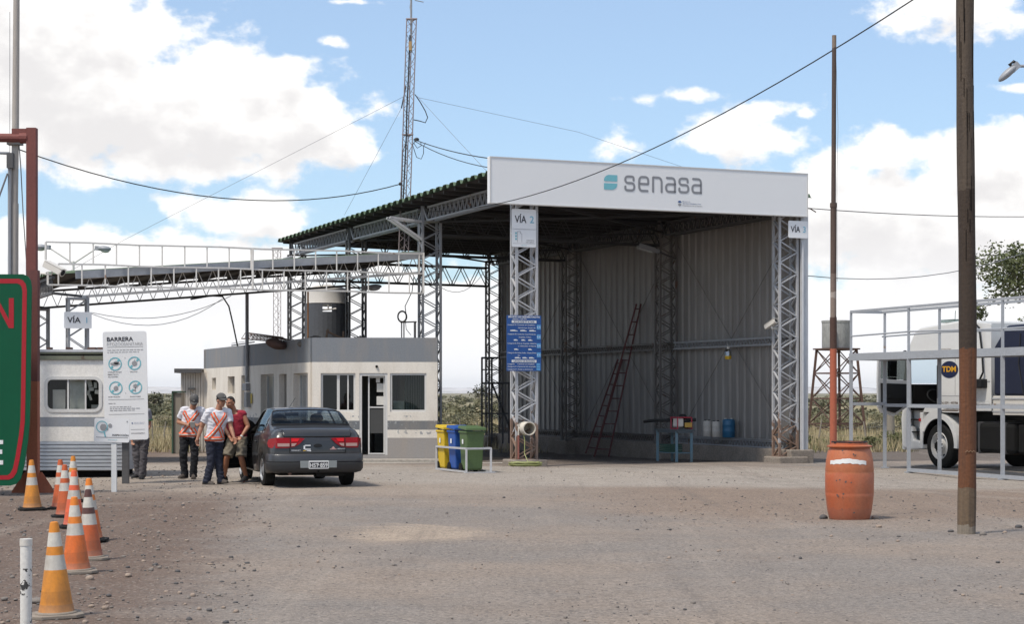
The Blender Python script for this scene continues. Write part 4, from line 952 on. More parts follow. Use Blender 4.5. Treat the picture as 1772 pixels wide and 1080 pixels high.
# rear annex with flat dark roof
AX = 58.2; ax = thing('annex', 'low ribbed white annex with dark flat roof behind the booth', 'building', at(332, 680, AX) - ZUP * 1.9)
mb = MB(); x0, x1 = at(313, 0, AX).x, at(352, 0, AX).x; k = 0; pts = []
nr = 9
for k in range(nr):
    xa = x0 + (x1 - x0) * k / nr; w_ = (x1 - x0) / nr; pts += [(xa, AX), (xa + w_ * .75, AX), (xa + w_ * .82, AX + .03), (xa + w_ * .95, AX + .03)]
pts += [(x1 + .3, AX), (x1 + .3, AX + 4), (x0 - .3, AX + 4)]
mb.extr(pts, zat(644.5, AX) + .25, Matrix.Translation((0, 0, -.25))); mb.build('wall', banded('annex_paint', [(-9, (.55, .51, .46))], grime=(.3, .25, .2), grime_amt=.3), ax)
mb = MB(); mb.box((x0 + (x1 - x0) / 2 - .1, AX + 1.6, zat(642, AX)), (x1 - x0 + .12, 3.8, .14)); mb.box((x0 + .35, AX - .06, zat(673, AX)), (.2, .12, .06)); mb.build('roof', M['steel_dark'], ax)
t = thing('utility_cabinet', 'brown metal cabinet with dark green edge beside the annex', 'cabinet', at(306, 748, 56.5)); yq = 56.5; xa, xb = at(300, 0, yq).x, at(314, 0, yq).x; mb = MB(); mb.box(((xa + xb) / 2, yq + .3, .75), (xb - xa, .6, 1.9)); mb.build('body', mat('cabinet_brown', (.25, .22, .18), rough=.7), t, bevel=.01)
mb = MB(); mb.box((xa - .02, yq + .27, .76), (.05, .66, 1.95)); mb.box(((xa + xb) / 2, yq + .28, 1.73), (xb - xa + .06, .68, .05)); mb.build('trim', mat('cabinet_green', (.04, .08, .05), rough=.6), t)

# ------------------------------------------------------------------ on and behind the booth roof
yt = 57.2; t = thing('water_tank', 'round white topped tank on a dark steel drum behind the booth', 'tank', at(566, 690, yt) - ZUP * 1.6); c = at(566, 680, yt); c.z = 0; r = 36 / F * yt
mb = MB(); ztop, zm = zat(501, yt), zat(527, yt); mb.lathe([(r * .98, zm), (r * 1.02, zm + .03), (r, zm + .06), (r, ztop), (r * .6, ztop + .10), (.05, ztop + .15)], 36, Matrix.Translation(c)); mb.build('tank', M['cam_white'], t, smooth=40)
mb = MB(); rr = r * 1.05; a0 = R(180 + 62); zs = [-.2, zat(541, yt), zat(529, yt), zm]
for k in range(30):
    g0, g1 = 2 * math.pi * k / 30, 2 * math.pi * (k + 1) / 30; gm = math.degrees((g0 + g1) / 2)
    for j in range(3):
        if j == 1 and (263 < gm < 294 or 78 < gm < 112): continue
        mb.add([c + V((rr * math.cos(g), rr * math.sin(g), z)) for g, z in ((g0, zs[j]), (g1, zs[j]), (g1, zs[j + 1]), (g0, zs[j + 1]))], [(0, 1, 2, 3)])
mb.build('skirt', mat('skirt_grey', (.075, .08, .09), (.055, .058, .065), scale=1.5, rough=.6), t); mb = MB(); mb.tube([c + V((-.1, -rr * .9, zat(538, yt))), c + V((.35, -rr * .9, zat(536, yt)))], .03, 8); mb.tube([c + V((.1, -rr * .92, zat(536, yt))), c + V((.1, -rr * .92, zat(528, yt)))], .025, 8); mb.build('valve_pipe', M['cam_white'], t)
RZ = 2.875
def roofpt(px, py, y): p = at(px, py, y); return p
def junk(name, label, cat, m, fn, loc):
    mb = MB(); fn(mb); return tag(mb.build(name, m, loc=loc, smooth=50), label, cat)
p = at(478, 582, 48.5); p.z = RZ
junk('rusty_plate', 'rusted round iron plate lying on the booth roof', 'scrap', M['rust'], lambda mb: (mb.ellipsoid(p + V((0, 0, .13)), (.30, .34, .14), Matrix.Rotation(.25, 3, 'Y')), mb.tube([p + V((.2, 0, .16)), p + V((.55, 0, .12))], .035, 6)), p)
p3 = at(530, 580, 47.2); p3.z = RZ; rk = random.Random(4)
def rubble(mb):
    for k in range(7):
        q = p3 + V((-.05 + .23 * k, rk.uniform(-.2, .3), .09 + rk.uniform(0, .12))); mb.ellipsoid(q, (rk.uniform(.15, .24), rk.uniform(.14, .2), rk.uniform(.1, .17)), Matrix.Rotation(rk.uniform(-.4, .4), 3, 'Y'), 9, 6)
junk('sack_heap', 'heap of grey brown sacks along the booth roof', 'sacks', mat('sack', (.15, .13, .11), (.09, .08, .07), scale=3, rough=.9, bump=.5), rubble, p3)
p4 = at(590, 583, 47.5); p4.z = RZ
junk('timber_offcuts', 'loose timber offcuts leaning together on the booth roof', 'timber', mat('old_timber', (.16, .10, .065), (.09, .065, .05), scale=4, rough=.9), lambda mb: (mb.bar(p4 + V((-.45, .1, .0)), p4 + V((-.35, .1, .5)), .05), mb.bar(p4 + V((-.4, .1, .45)), p4 + V((.1, .2, .22)), .05), mb.bar(p4 + V((0, .2, .0)), p4 + V((.05, .2, .45)), .05), mb.bar(p4 + V((-.2, .25, .04)), p4 + V((.5, .3, .1)), .12, .08)), p4)
p5 = at(617, 583, 47.3); p5.z = RZ
junk('iron_frame', 'black twisted iron frame on the booth roof', 'scrap', M['steel_dark'], lambda mb: (mb.bar(p5, p5 + V((.1, 0, .32)), .04), mb.bar(p5 + V((.22, 0, 0)), p5 + V((.12, 0, .3)), .04), mb.bar(p5 + V((-.02, 0, .2)), p5 + V((.3, 0, .16)), .03), mb.bar(p5 + V((.22, 0, 0)), p5 + V((.22, .2, .28)), .04)), p5)
p6 = at(533, 584, 46.5); p6.z = 2.87
junk('orange_pole', 'thin orange rusty pole standing at the booth roof edge', 'pole', mat('pole_orange', (.33, .15, .05), (.2, .09, .05), scale=4, rough=.7), lambda mb: mb.tube([p6, p6 + ZUP * (zat(505, 46.5) - 2.87)], .022, 8), p6)
# fallen antenna boom
yb_ = 54.0; b0, b1 = at(418, 586, yb_), at(500, 594, yb_ - 3.5); t = thing('antenna_boom', 'fallen lattice antenna boom lying along the booth roof', 'antenna', b0); mb = MB()
tip = at(425, 575.5, yb_); e = at(490, 584, yb_ - 3)
n = 12
lo = [b0.lerp(b1, k / n) for k in range(n + 1)]; hi = [tip.lerp(e, k / n) for k in range(n + 1)]; bk = [p + V((.25, .35, .02)) for p in lo]
for row, r_ in ((lo, .018), (hi, .014), (bk, .014)): mb.tube(row, r_, 5)
for k in range(n): mb.tube([lo[k], hi[k], lo[k + 1]], .009, 4); mb.tube([bk[k], hi[k], bk[k + 1]], .009, 4)
mb.build('lattice', M['rust'], t)
b0, b1 = at(401, 598, 55.5), at(440, 592, 54); tag(MB().tube([b0, b1], .02, 6).bar(b0 + ZUP * .06, b1 + ZUP * .06, .015).build('antenna_rod', M['wire'], loc=b0), 'thin antenna rod lying behind the boom on the booth roof', 'antenna')
# small stand with cable coil by the mast
yq = 47.3; t = thing('cable_stand', 'little iron stand with coiled cable on the booth roof', 'stand', at(706, 584, yq)); mb = MB()
for px, dy in ((695, 0), (717, 0), (699, .3), (719, .3)): mb.bar(at(px, 587, yq + dy), at(px, 558, yq + dy), .03)
mb.bar(at(694, 558, yq), at(719, 557, yq), .035); mb.bar(at(694, 558, yq), at(700, 558, yq + .3), .03); mb.bar(at(719, 558, yq), at(720, 557, yq + .3), .03); mb.build('frame', M['steel_dark'], t)
mb = MB(); c = at(696, 548, yq - .05)
for k in range(6):
    r_ = .10 + .012 * (k % 3); mb.tube([c + V((math.cos(g) * r_, .02 * k - .05, math.sin(g) * r_ * 1.25)) for g in [2 * math.pi * i / 20 for i in range(21)]], .008, 5)
mb.tube([c + V((.1, 0, .05)), at(701, 530, yq), at(713, 505, yq), at(716, 480, yq)], .012, 6); mb.tube([c + V((.08, 0, -.1)), at(703, 570, yq), at(711, 580, yq)], .009, 5); mb.build('cable_coil', M['cable'], t)

# ------------------------------------------------------------------ radio mast with guys and cables
def tri_mast(mb, p0, p1, w, leg, web, pitch):
    p0, p1 = V(p0), V(p1); L_ = (p1 - p0).length; n = int(L_ / pitch); off = [V((w * .5, -w * .29, 0)), V((-w * .5, -w * .29, 0)), V((0, w * .58, 0))]
    for o_ in off: mb.tube([p0 + o_, p1 + o_], leg, 6)
    for a, b_ in ((0, 1), (1, 2), (2, 0)):
        for k in range(n): x, y = (off[a], off[b_]) if k % 2 == 0 else (off[b_], off[a]); mb.tube([p0.lerp(p1, k / n) + x, p0.lerp(p1, (k + 1) / n) + y], web, 4, cap=False)
ym = 49.0; m0, m1 = at(698.5, 446, ym), at(712.5, 33, ym); t = thing('radio_mast', 'slender rusty lattice radio mast rising over the low canopy', 'mast', m0); mb = MB(); tri_mast(mb, m0, m1, .26, .016, .008, .2)
for f in (1, .515): c = m0.lerp(m1, f); mb.tube([c + V((.14, -.08, 0)), c + V((-.14, -.08, 0)), c + V((0, .16, 0)), c + V((.14, -.08, 0))], .022, 6)
mb.build('lattice', M['mast'], t)
mb = MB(); mb.tube([at(711.5, 90, ym), at(711.5, -30, ym)], .028, 8); mb.tube([at(711, 20, ym), at(709.5, 12, ym), at(711, 0, ym)], .012, 5); mb.build('whip', M['steel'], t)
mb = MB(); mb.tube([at(719, 0, ym), at(733, 3, ym)], .012, 6); mb.tube([at(711, -8, ym), at(719, 0, ym)], .012, 6); mb.build('element', M['steel'], t)
mb = MB(); mb.box(at(710, 79, ym - .12), (.08, .07, .24)); mb.build('junction_box', mat('box_buff', (.42, .27, .12), rough=.7), t)
mb = MB(); mb.tube([at(709.5, 60, ym - .1), at(707, 130, ym - .1), at(704, 190, ym - .1), at(703, 240, ym - .1), at(700, 300, ym - .1), at(697.5, 350, ym - .1)], .022, 6)
mb.tube([at(702.5, 148, ym), at(697, 175, ym), at(694.5, 187, ym)], .018, 5); mb.tube([at(718, 163, ym), at(727, 176, ym), at(736, 192, ym), at(740, 203, ym), at(736, 212, ym), at(726, 209, ym), at(716, 207, ym)], .014, 5)
mb.tube([at(703, 245, ym), at(697, 262, ym), at(696, 300, ym), at(695, 345, ym)], .012, 5); mb.tube([at(715, 246, ym), at(722, 256, ym), at(729, 252, ym), at(728, 245, ym), at(720, 243, ym), at(714, 250, ym), at(717, 260, ym), at(721, 272, ym), at(729, 275, ym), at(733, 265, ym), at(733, 252, ym), at(737, 247, ym)], .010, 5)
mb.ellipsoid(at(721, 241, ym - .05), (.07, .06, .05)); mb.ellipsoid(at(693, 318, ym - .05), (.05, .05, .05)); mb.build('cable', M['cable'], t)
def cable(label, pts, r, m='cable', name='cable', cat='cable', group=None):
    mb = MB(); mb.tube(pts, r, 6); return tag(mb.build(name, M[m], loc=V(pts[0]), smooth=180), label, cat, group)
cable('black cable sagging from the pale pole to the radio mast', sag(at(26, 256, 36), at(694, 318, ym), .72, 20), .013)
cable('upper black cable from the radio mast to the name board corner', sag(at(716, 241, ym), at(848, 274, 41.25), .06, 8), .013)
cable('lower of the two cables from the mast to the name board', sag(at(716, 243, ym), at(847, 290, 41.35), .10, 8), .011)
G = 'thin guy wires of the radio mast'
cable('thin guy wire crossing the clouds from mast to canopy', [at(702, 165, ym), at(215, 415, 50.5), at(120, 470, 51.5)], .0045, 'wire', 'guy_wire', 'wire', G)
cable('steep guy wire from mast to the shed eave', [at(694, 188, ym), at(596, 372, 55.2)], .0045, 'wire', 'guy_wire', 'wire', G)
cable('long guy wire from mast passing behind the name board', [at(722, 168, ym), at(1000, 228, 53), at(1215, 300, 56)], .0045, 'wire', 'guy_wire', 'wire', G)
cable('guy wire from mast to the roof behind the board corner', [at(722, 166, ym), at(790, 240, 47), at(842, 296, 44.0)], .0045, 'wire', 'guy_wire', 'wire', G)
pts = sag(at(1672, -62, 21.85), at(736, 366, S(0, ST).y - .2), .76, 26)
cable('twisted service cable passing in front of the name board', pts, .0095)
cable('wire leaving the name board corner for the roadside', sag(at(1396, 360, 45), at(1900, 372, 52), .12, 10), .012, 'wire', 'power_wire', 'wire')
mb = MB(); mb.tube([at(1394, 360, 45), at(1402, 361, 45), at(1412, 367, 45)], .014, 6); mb.box(at(1395.5, 339, 44.9), (.05, .1, .09)); mb.bar(at(1393, 341, 44.9), at(1397, 341, 44.9), .03); tag(mb.build('wire_hook', M['rust'], loc=at(1394, 360, 45)), 'rusty hook holding the wire at the name board end', 'hook')
cable('wire rising from the sheet wall corner past the wooden pole', sag(at(1393, 477, 45.2), at(1900, 376, 60), .75, 12), .011, 'wire', 'power_wire', 'wire')
cable('pair of thin wires drooping under the low canopy', sag(at(158, 541, 44.7), at(400, 512, 52), .35, 10), .008, 'wire', 'power_wire', 'wire')
cable('lower drooping thin wire under the low canopy', sag(at(158, 543, 44.7), at(385, 517, 52), .5, 10), .008, 'wire', 'power_wire', 'wire')
cable('thick black cable hanging from canopy to booth roof', [at(330, 518, 51.5), at(365, 512, 52), at(385, 513, 52.5), at(396, 530, 53), at(403, 560, 53.5), at(411, 599, 54)], .022)
cable('thin wire from the shed column to the far column', sag(at(762, 497, 48), at(838, 470, 58.5), .35, 8), .008, 'wire', 'power_wire', 'wire')
# far guyed tower
t = at(480, 680, 210); t.z = -.2; tt = thing('far_tower', 'faint thin lattice tower far behind the canopy', 'mast', t); mb = MB(); tri_mast(mb, t, t + ZUP * (zat(430, 210) + .2), .85, .04, .025, .75); mb.box(t + ZUP * (zat(430, 210) + .2), (1.2, .9, .12)); mb.build('lattice', M['mast'], tt)
# dark floodlight at the shed corner
floodlight(at(498, 447, 58.5), (-.9, -.2, -.3), 'small dark floodlight at the rear shed corner', .7)
# ------------------------------------------------------------------ caravan office
YT = 36.5; xr = at(213, 0, YT).x; xl = -13.2; cv = thing('caravan', 'white caravan office with grey stripe and silver ribbed skirt', 'caravan', ((xr + xl) / 2, YT + .95, 0))
cvp = banded('caravan_paint', [(-9, (.40, .41, .43)), (zat(764, YT), (.74, .715, .67)), (zat(739, YT), (.22, .24, .27)), (zat(722, YT), (.78, .755, .71))], edge=.0015, grime=(.40, .33, .25), grime_amt=.3, rough=.55, bump=.05, rust=((.30, .20, .13), .74))
wx0, wx1 = at(81, 0, YT).x - xl, at(172.5, 0, YT).x - xl; wz0, wz1 = zat(709.5, YT), zat(656, YT)
mb = MB(); zb, ztp = .13, zat(623, YT)
wall(mb, (xl, YT, 0), V((1, 0, 0)), xr - xl, zat(764, YT), ztp, [(wx0, wx1, wz0, wz1)], .05, V((0, -1, 0)))
wall(mb, (xr, YT + .001, 0), V((0, 1, 0)), 1.8, zb, ztp, [], .05, V((1, 0, 0))); wall(mb, (xl, YT + 1.8, 0), V((1, 0, 0)), xr - xl, zb, ztp, [], .05, V((0, 1, 0)))
mb.build('wall', cvp, cv)
alu = mat('ribbed_aluminium', (.42, .44, .47), (.33, .34, .36), scale=1.6, amt=.8, rough=.42, metal=.35, wear=(.28, .22, .17), wscale=2.5, wthr=.68, stretch=(.4, 1, 1.5))
mb = MB(); pf = []; z = zat(764, YT); st = (z - zb) / 8
for k in range(8): pf += [(0, z - .001), (-.018, z - st * .15), (-.022, z - st * .8), (0, z - st * .97)]; z -= st
n = len(pf); vs_ = [V((x, YT + .01 + o, zz)) for x in (xl, xr) for o, zz in pf]; mb.add(vs_, [(i, i + 1, n + i + 1, n + i) for i in range(n - 1)]); mb.build('skirt', alu, cv)
mb = MB(); mb.box(((xl + xr) / 2 - .04, YT + .88, zat(605.5, YT) - .02), (xr - xl, 1.9, .05)); rf = mb.build('roof', M['sheet_pale'], cv)
gt = mat('trim_olive', (.16, .17, .12), (.12, .12, .09), scale=3, rough=.7, wear=(.1, .07, .05))
mb = MB(); mb.box(((xl + xr) / 2, YT - .02, zat(609, YT) - .0), (xr - xl + .1, .08, .085)); mb.box(((xl + xr) / 2, YT - .012, zat(619, YT)), (xr - xl + .06, .06, .085)); mb.build('roof_trim', gt, cv)
mb = MB(); mb.box(((xl + xr) / 2, YT + .9, (ztp + zat(606, YT)) / 2), (xr - xl - .1, 1.7, .16)); mb.build('roof_gap', M['dark'], cv)
mb = MB(); mb.box(((xl + xr) / 2, YT + .9, .06), (xr - xl - .3, 1.5, .16)); mb.build('chassis', M['dark'], cv)
mb = MB()
for px, w_ in ((120, .10), (160, .16), (86, .08), (175, .1)): mb.box(at(px, 603.5, YT + .3), (w_, .2, .05))
mb.build('roof_debris', M['rust'], rf)
Pw = Panel(V((xl + wx0, YT - .008, wz1)), V((1, 0, 0)), wx1 - wx0, wz1 - wz0)
mb = MB(); rad = .11; o_, i_ = [], []
for g, lst in ((.05, o_), (-.015, i_)):
    for cx, cy, a0 in ((rad, -Pw.h + rad, 180), (Pw.w - rad, -Pw.h + rad, 270), (Pw.w - rad, -rad, 0), (rad, -rad, 90)):
        for k in range(6): a = R(a0 + 18 * k); lst.append(Pw.M(0, 0, .012) @ V((cx + (rad + g) * math.cos(a), cy + (rad + g) * math.sin(a), 0)))
n = len(o_); mb.add(o_ + i_ + [p + V((0, .03, 0)) for p in o_] + [p + V((0, .06, 0)) for p in i_], [f for k in range(n) for f in ((k, (k + 1) % n, n + (k + 1) % n, n + k), (2 * n + k, 2 * n + (k + 1) % n, (k + 1) % n, k), (n + k, n + (k + 1) % n, 3 * n + (k + 1) % n, 3 * n + k))])
wf = mb.build('window', M['aluminium'], cv); mb = MB()
for f, w_ in ((.40, .035), (.73, .03)): mb.bar(Pw.pt(f, 1, -.03), Pw.pt(f, 0, -.03), w_, .03, up=(0, 1, 0))
mb.build('mullion', M['aluminium'], wf); mb = MB(); mb.add([Pw.pt(x, y, -.045) for x, y in ((0, 1), (1, 1), (1, 0), (0, 0))], [(0, 1, 2, 3)]); mb.build('pane', glass('caravan_glass', (.88, .9, .88), .0, k=.6), wf)
mb = MB(); mb.add([Pw.pt(x, y, -.16) for x, y in ((.40, .98), (.72, .98), (.72, .02), (.40, .02))], [(0, 1, 2, 3)]); mb.build('blind', mat('silver_blind', (.62, .62, .57), (.48, .49, .45), scale=2, rough=.5), cv)
mb = MB(); mb.box(Pw.pt(.2, .70, -.26), (.26, .25, .44)); mb.box(Pw.pt(.86, .92, -.3), (.16, .12, .1)); mb.build('cupboard', M['cam_white'], cv, bevel=.01)
mb = MB(); rk = random.Random(3)
for fx, fy, w_, h_ in ((.79, .15, .09, .14), (.90, .2, .06, .12), (.82, .33, .1, .07), (.93, .42, .09, .08), (.77, .45, .05, .1), (.8, .6, .05, .12)):
    mb.box(Pw.pt(fx, fy, -.10), (w_, .004, h_), Matrix.Rotation(rk.uniform(-.4, .4), 3, 'Y'))
mb.build('notice', M['paper'], cv)
mb = MB(); mb.box(((xl + xr) / 2, YT + 1.2, 1.4), (xr - xl - .3, .03, 2.0)); mb.build('partition', mat('caravan_inner', (.16, .155, .14), rough=.9), cv)

# ------------------------------------------------------------------ information sign and inspection sign
YS = 33.9; tl = at(177.5, 574.5, YS); t = thing('information_sign', 'tall white sign headed BARRERA with four blue ring symbols', 'sign', V((at(217, 0, YS).x, YS, 0)))
P = Panel(tl, V((1, 0, 0)), .815, 2.03, R(1.25)); mb = MB(); P.board(mb, .02, .045); mb.build('panel', M['sign_white2'], t)
mb = MB(); mb.bar((at(217.5, 0, YS + .12).x, YS + .12, -.08), (at(217.5, 0, YS + .12).x, YS + .12, 2.6), .125, .08); mb.build('post', M['steel_dark'], t)
mb = MB(); P.text(mb, 'BARRERA', .095, .70, .088, .037, .022)
P.text(mb, 'INSPECCIÓN', .6, .62, .99, .001) if False else None
for t_, x0, x1, y in (('CARNES ROJAS', .10, .42, .378), ('EMBUTIDOS', .10, .34, .400), ('SALAZONES', .10, .33, .421), ('FRUTAS', .615, .78, .378), ('HORTALIZAS', .10, .37, .606), ('PLANTINES', .60, .84, .607)): P.text(mb, t_, x0, x1, y, .0095, .012)
for y in (.142, .626, .762, .905): P.rect(mb, .10 if y < .9 else .60, y, .92, y + .0025)
P.text(mb, 'www.senasa.gob.ar', .60, .92, .945, .011, .012); mb.build('lettering', M['ink'], t)
mb = MB(); P.text(mb, 'FITOZOOSANITARIA', .095, .92, .131, .030, -.008)
for k, (x1, y) in enumerate(((.92, .176), (.84, .196), (.26, .668), (.62, .70), (.84, .716), (.7, .733))):
    rk = random.Random(k); x = .10 + (.03 if k > 2 else 0)
    while x < x1 - .03: w_ = min(rk.uniform(.03, .1), x1 - x); P.rect(mb, x, y - .008, x + w_, y - .0025); x += w_ + .018
for xx, yy in ((.50, .243), (.50, .57), (.52, .82)): P.disc(mb, xx, yy, .008, .008)
mb.build('small_text', M['ink_grey'], t)
rr = .125
for x, y, kind in ((.27, .298, 'meat'), (.715, .295, 'apple'), (.275, .52, 'onion'), (.725, .517, 'flower')):
    mr_, ms_ = MB(), MB(); P.ring(mr_, x, y, rr, .019); d = .7071 * (rr - .01); M_ = P.M(x, y, .0055)
    for sg in (1, -1): a0 = .5 if kind in ('meat', 'apple', 'onion') else .45; mr_.add([M_ @ V((sg * q * d + o * .012, sg * q * d - o * .012, 0)) for q, o in ((a0, 1), (1, 1), (1, -1), (a0, -1))], [(0, 1, 2, 3) if sg > 0 else (0, 1, 2, 3)])
    if kind == 'meat': P.disc(ms_, x, y, .088, .028, .006, f=lambda g: 1 + .15 * math.sin(3 * g)); P.disc(ms_, x + .03, y - .01, .05, .032, .006)
    elif kind == 'apple': P.disc(ms_, x, y + .001, .05, .048, .006, f=lambda g: 1 - .18 * math.exp(-((g - math.pi / 2) / .3) ** 2)); P.rect(ms_, x - .006, y - .033, x + .01, y - .022, .006)
    elif kind == 'onion': P.disc(ms_, x + .005, y + .003, .04, .05, .006, f=lambda g: 1 + .12 * math.sin(2 * g + 1))
    else: P.disc(ms_, x, y - .012, .052, .052, .006, n=48, f=lambda g: .72 + .28 * math.cos(8 * g)); P.rect(ms_, x - .006, y, x + .006, y + .045, .006); P.disc(ms_, x - .03, y + .025, .02, .012, .006)
    mr_.build('ring_symbol', M['teal'], t); ms_.build('food_symbol', M['ink_grey'], t)
mb = MB(); P.disc(mb, .635, .848, .012, .015); P.text(mb, 'Ministerio de Agricultura', .67, .92, .845, .006); P.text(mb, 'Presidencia de la Nación', .67, .90, .856, .006); mb.build('ministry_mark', M['ink_blue'], t)
YI = 30.8; t = thing('inspection_sign', 'small white sign reading INSPECCIÓN on a slim white post', 'sign', V((at(196.5, 0, YI).x, YI, 0)))
P = Panel(at(163.5, 723.5, YI), V((1, 0, 0)), .60, .405, R(-1.6)); mb = MB(); P.board(mb, .015, .03); mb.build('panel', M['sign_white2'], t)
mb = MB(); xx = at(196.5, 0, YI).x; mb.bar((xx, YI + .045, -.05), (xx, YI + .045, 1.2), .085, .06); mb.build('post', M['white_paint'], t)
mb = MB(); P.text(mb, 'INSPECCIÓN', .52, .975, .735, .075, .02); P.rect(mb, .06, .795, .97, .81); mb.build('lettering', M['ink'], t)
mb = MB(); P.disc(mb, .26, .38, .055, .062, .005, f=lambda g: 1 - .15 * math.exp(-((g - math.pi / 2) / .3) ** 2)); P.disc(mb, .45, .31, .034, .036, .005); P.disc(mb, .37, .44, .02, .025, .005); P.disc(mb, .93, .12, .012, .012); mb.build('fruit_symbol', M['ink_grey'], t)
mb = MB(); P.ring(mb, .22, .36, .10, .014, .007); P.poly(mb, [(.265, .57), (.30, .56), (.345, .77), (.31, .79)], .006); P.text(mb, 'senasa', .40, .66, .92, .05); mb.build('lens_symbol', M['teal'], t)

# ------------------------------------------------------------------ green road sign and red gantry
YG = 29.8; t = thing('road_sign', 'green road sign panel with red border and a red letter N', 'sign', V((-9.2, YG, 0)))
GM = Matrix(((1, 0, 0, 0), (0, 0, 1, 0), (0, 1, 0, 0), (0, 0, 0, 1)))   # outline x, z -> world x, z ; depth along +y
def gpoly(mb, pts, y, d, mi=0):
    pl = [((px - CX) / F * YG, zat(py, YG)) for px, py in pts]; n = len(pl)
    vs_ = [V((x, y, z)) for x, z in pl] + [V((x, y + d, z)) for x, z in pl]
    mb.add(vs_, [tuple(range(n)), tuple(range(2 * n - 1, n - 1, -1))] + [(i, n + i, n + (i + 1) % n, (i + 1) % n) for i in range(n)], mi)
gout = [(-210, 842), (18, 841), (28, 838), (36, 829), (42, 805), (48, 765), (51, 735), (52.3, 690), (54.8, 497), (53, 485), (48, 478), (40, 474.5), (-210, 474.5)]
mb = MB(); gpoly(mb, gout, YG, .03); mb.build('panel', mat('sign_green', (.001, .085, .036), (.001, .062, .028), scale=.6, amt=.6, rough=.5, spec=.25, fine=.06), t, fixn=True)
bo_ = [(-210, 831.5), (16, 830.5), (23, 827), (29, 818), (34, 795), (40, 757), (43, 730), (44, 690), (46.6, 502), (44.5, 491), (39.5, 485), (33, 482.5), (-210, 482.5)]
bi_ = [(-210, 824), (13, 823), (18, 819.5), (22.5, 811), (27, 790), (33, 753), (35.6, 728), (36.4, 690), (39, 504), (37.4, 496.5), (34.5, 492.5), (30, 490.5), (-210, 490.5)]
mb = MB(); n = len(bo_); A = [V(((px - CX) / F * YG, YG - .005, zat(py, YG))) for px, py in bo_ + bi_]; mb.add(A, [(k, n + k, n + k + 1, k + 1) for k in range(n - 1)])
redm = mat('sign_red', (.38, .004, .012), (.30, .004, .010), scale=1, rough=.4, fine=.05); mb.build('border', redm, t)
mb = MB()
for q in ([(-12, 568), (-4, 568), (-4, 516), (-12, 516)], [(-4, 516), (-4, 531), (15.5, 568), (15.5, 553)], [(15.5, 568), (24, 568), (24, 516), (15.5, 516)]): mb.add([V(((px - CX) / F * YG, YG - .005, zat(py, YG))) for px, py in q], [(0, 1, 2, 3)])
mb.build('lettering', redm, t)
mb = MB()
for q in ([(-16, 804.5), (-8, 804.5), (-8, 762), (-16, 762)], [(-8, 769), (5.5, 769), (5.5, 762), (-8, 762)], [(-8, 786), (4, 786), (4, 778.5), (-8, 778.5)], [(-8, 804.5), (5.5, 804.5), (5.5, 797), (-8, 797)]): mb.add([V(((px - CX) / F * YG, YG - .005, zat(py, YG))) for px, py in q], [(0, 1, 2, 3)])
mb.build('white_letter', M['white_paint'], t)
YP = 30.5; gx = at(57.5, 0, YP).x; t = thing('gantry', 'rust red steel gantry post with cross arm behind the green sign', 'gantry', V((gx, YP, 0)))
gp = banded('gantry_paint', [(-9, (.36, .11, .055)), (zat(660, YP), (.14, .045, .038)), (zat(468, YP), (.19, .055, .045))], edge=.01, grime=(.06, .03, .028), grime_amt=.6, rough=.75, bump=.2, stretch=(1, 1, .2))
mb = MB(); mb.bar((gx, YP, 0), (gx, YP, zat(468, YP)), .185, .16); mb.bar((gx - .02, YP, zat(468, YP) - .02), (gx - .02, YP, zat(221.5, YP)), .16, .15)
for sg in (-1, 1): mb.extr([(0, 0), (.27, 0), (.27, .04), (.06, .36), (0, .36)], .02, Matrix(((sg, 0, 0, gx + sg * .09), (0, 0, 1, YP - .01), (0, 1, 0, 0), (0, 0, 0, 1))))
mb.build('post', gp, t); mb = MB(); mb.tube([(gx - 6.2, YP, zat(238.5, YP) + .02), (gx - .1, YP, zat(238.5, YP))], .075, 12); mb.box((gx - .2, YP, zat(228, YP)), (.30, .1, .1)); mb.tube([(gx - .22, YP, zat(238.5, YP)), (gx - .09, YP, zat(238.5, YP))], .095, 12); mb.build('arm', gp, t)
mb = MB(); mb.bar((gx - 6.2, YP, 0), (gx - 6.2, YP, zat(221.5, YP)), .17, .15); mb.build('post', gp, t)
Yp = 36.0; p = at(24, 680, Yp); t = thing('utility_pole', 'pale weathered pole with a thin pipe strapped beside it behind the green sign', 'pole', V((p.x, Yp, 0)))
pm = mat('pale_pole', (.42, .39, .35), (.30, .26, .23), scale=2, amt=.8, rough=.85, stretch=(3, 3, .3), wear=(.2, .15, .12), wscale=1.5, wthr=.68)
mb = MB(); mb.tube([V((p.x - .03, Yp, 0)), at(24.5, 480, Yp), at(25, 352, Yp)], .082, 12); mb.tube([at(25, 352, Yp), at(27, 210, Yp), at(29, -60, Yp)], [.07, .068, .06], 12); mb.build('pole', pm, t, smooth=40)
mb = MB(); mb.tube([V((at(16.5, 0, Yp - .1).x, Yp - .1, 0)), at(16.5, 268, Yp - .1)], .035, 8); mb.tube([at(16.7, 265, Yp - .1), at(-14, 264, Yp - .2)], .03, 8); mb.build('side_pipe', M['lamp_grey'], t)
mb = MB(); mb.box(at(18.5, 278, Yp - .12), (.12, .16, .3)); mb.build('clamp', M['steel_dark'], t); mb = MB(); mb.box(at(26, 248.5, Yp - .05), (.28, .2, .05)); mb.build('bracket', M['steel_dark'], t)
mb = MB(); mb.tube([at(33, 250, Yp), at(36, 290, Yp), at(40, 370, Yp), at(45.5, 450, Yp), V((at(47, 0, Yp).x, Yp, .3))], .012, 6); mb.tube([at(13, 300, Yp - .15), at(0, 336, Yp - .2), at(-20, 400, Yp - .3)], .02, 6); mb.tube([at(17, 268, Yp), at(17, 20, Yp)], .006, 4); mb.build('cable', M['wire'], t)

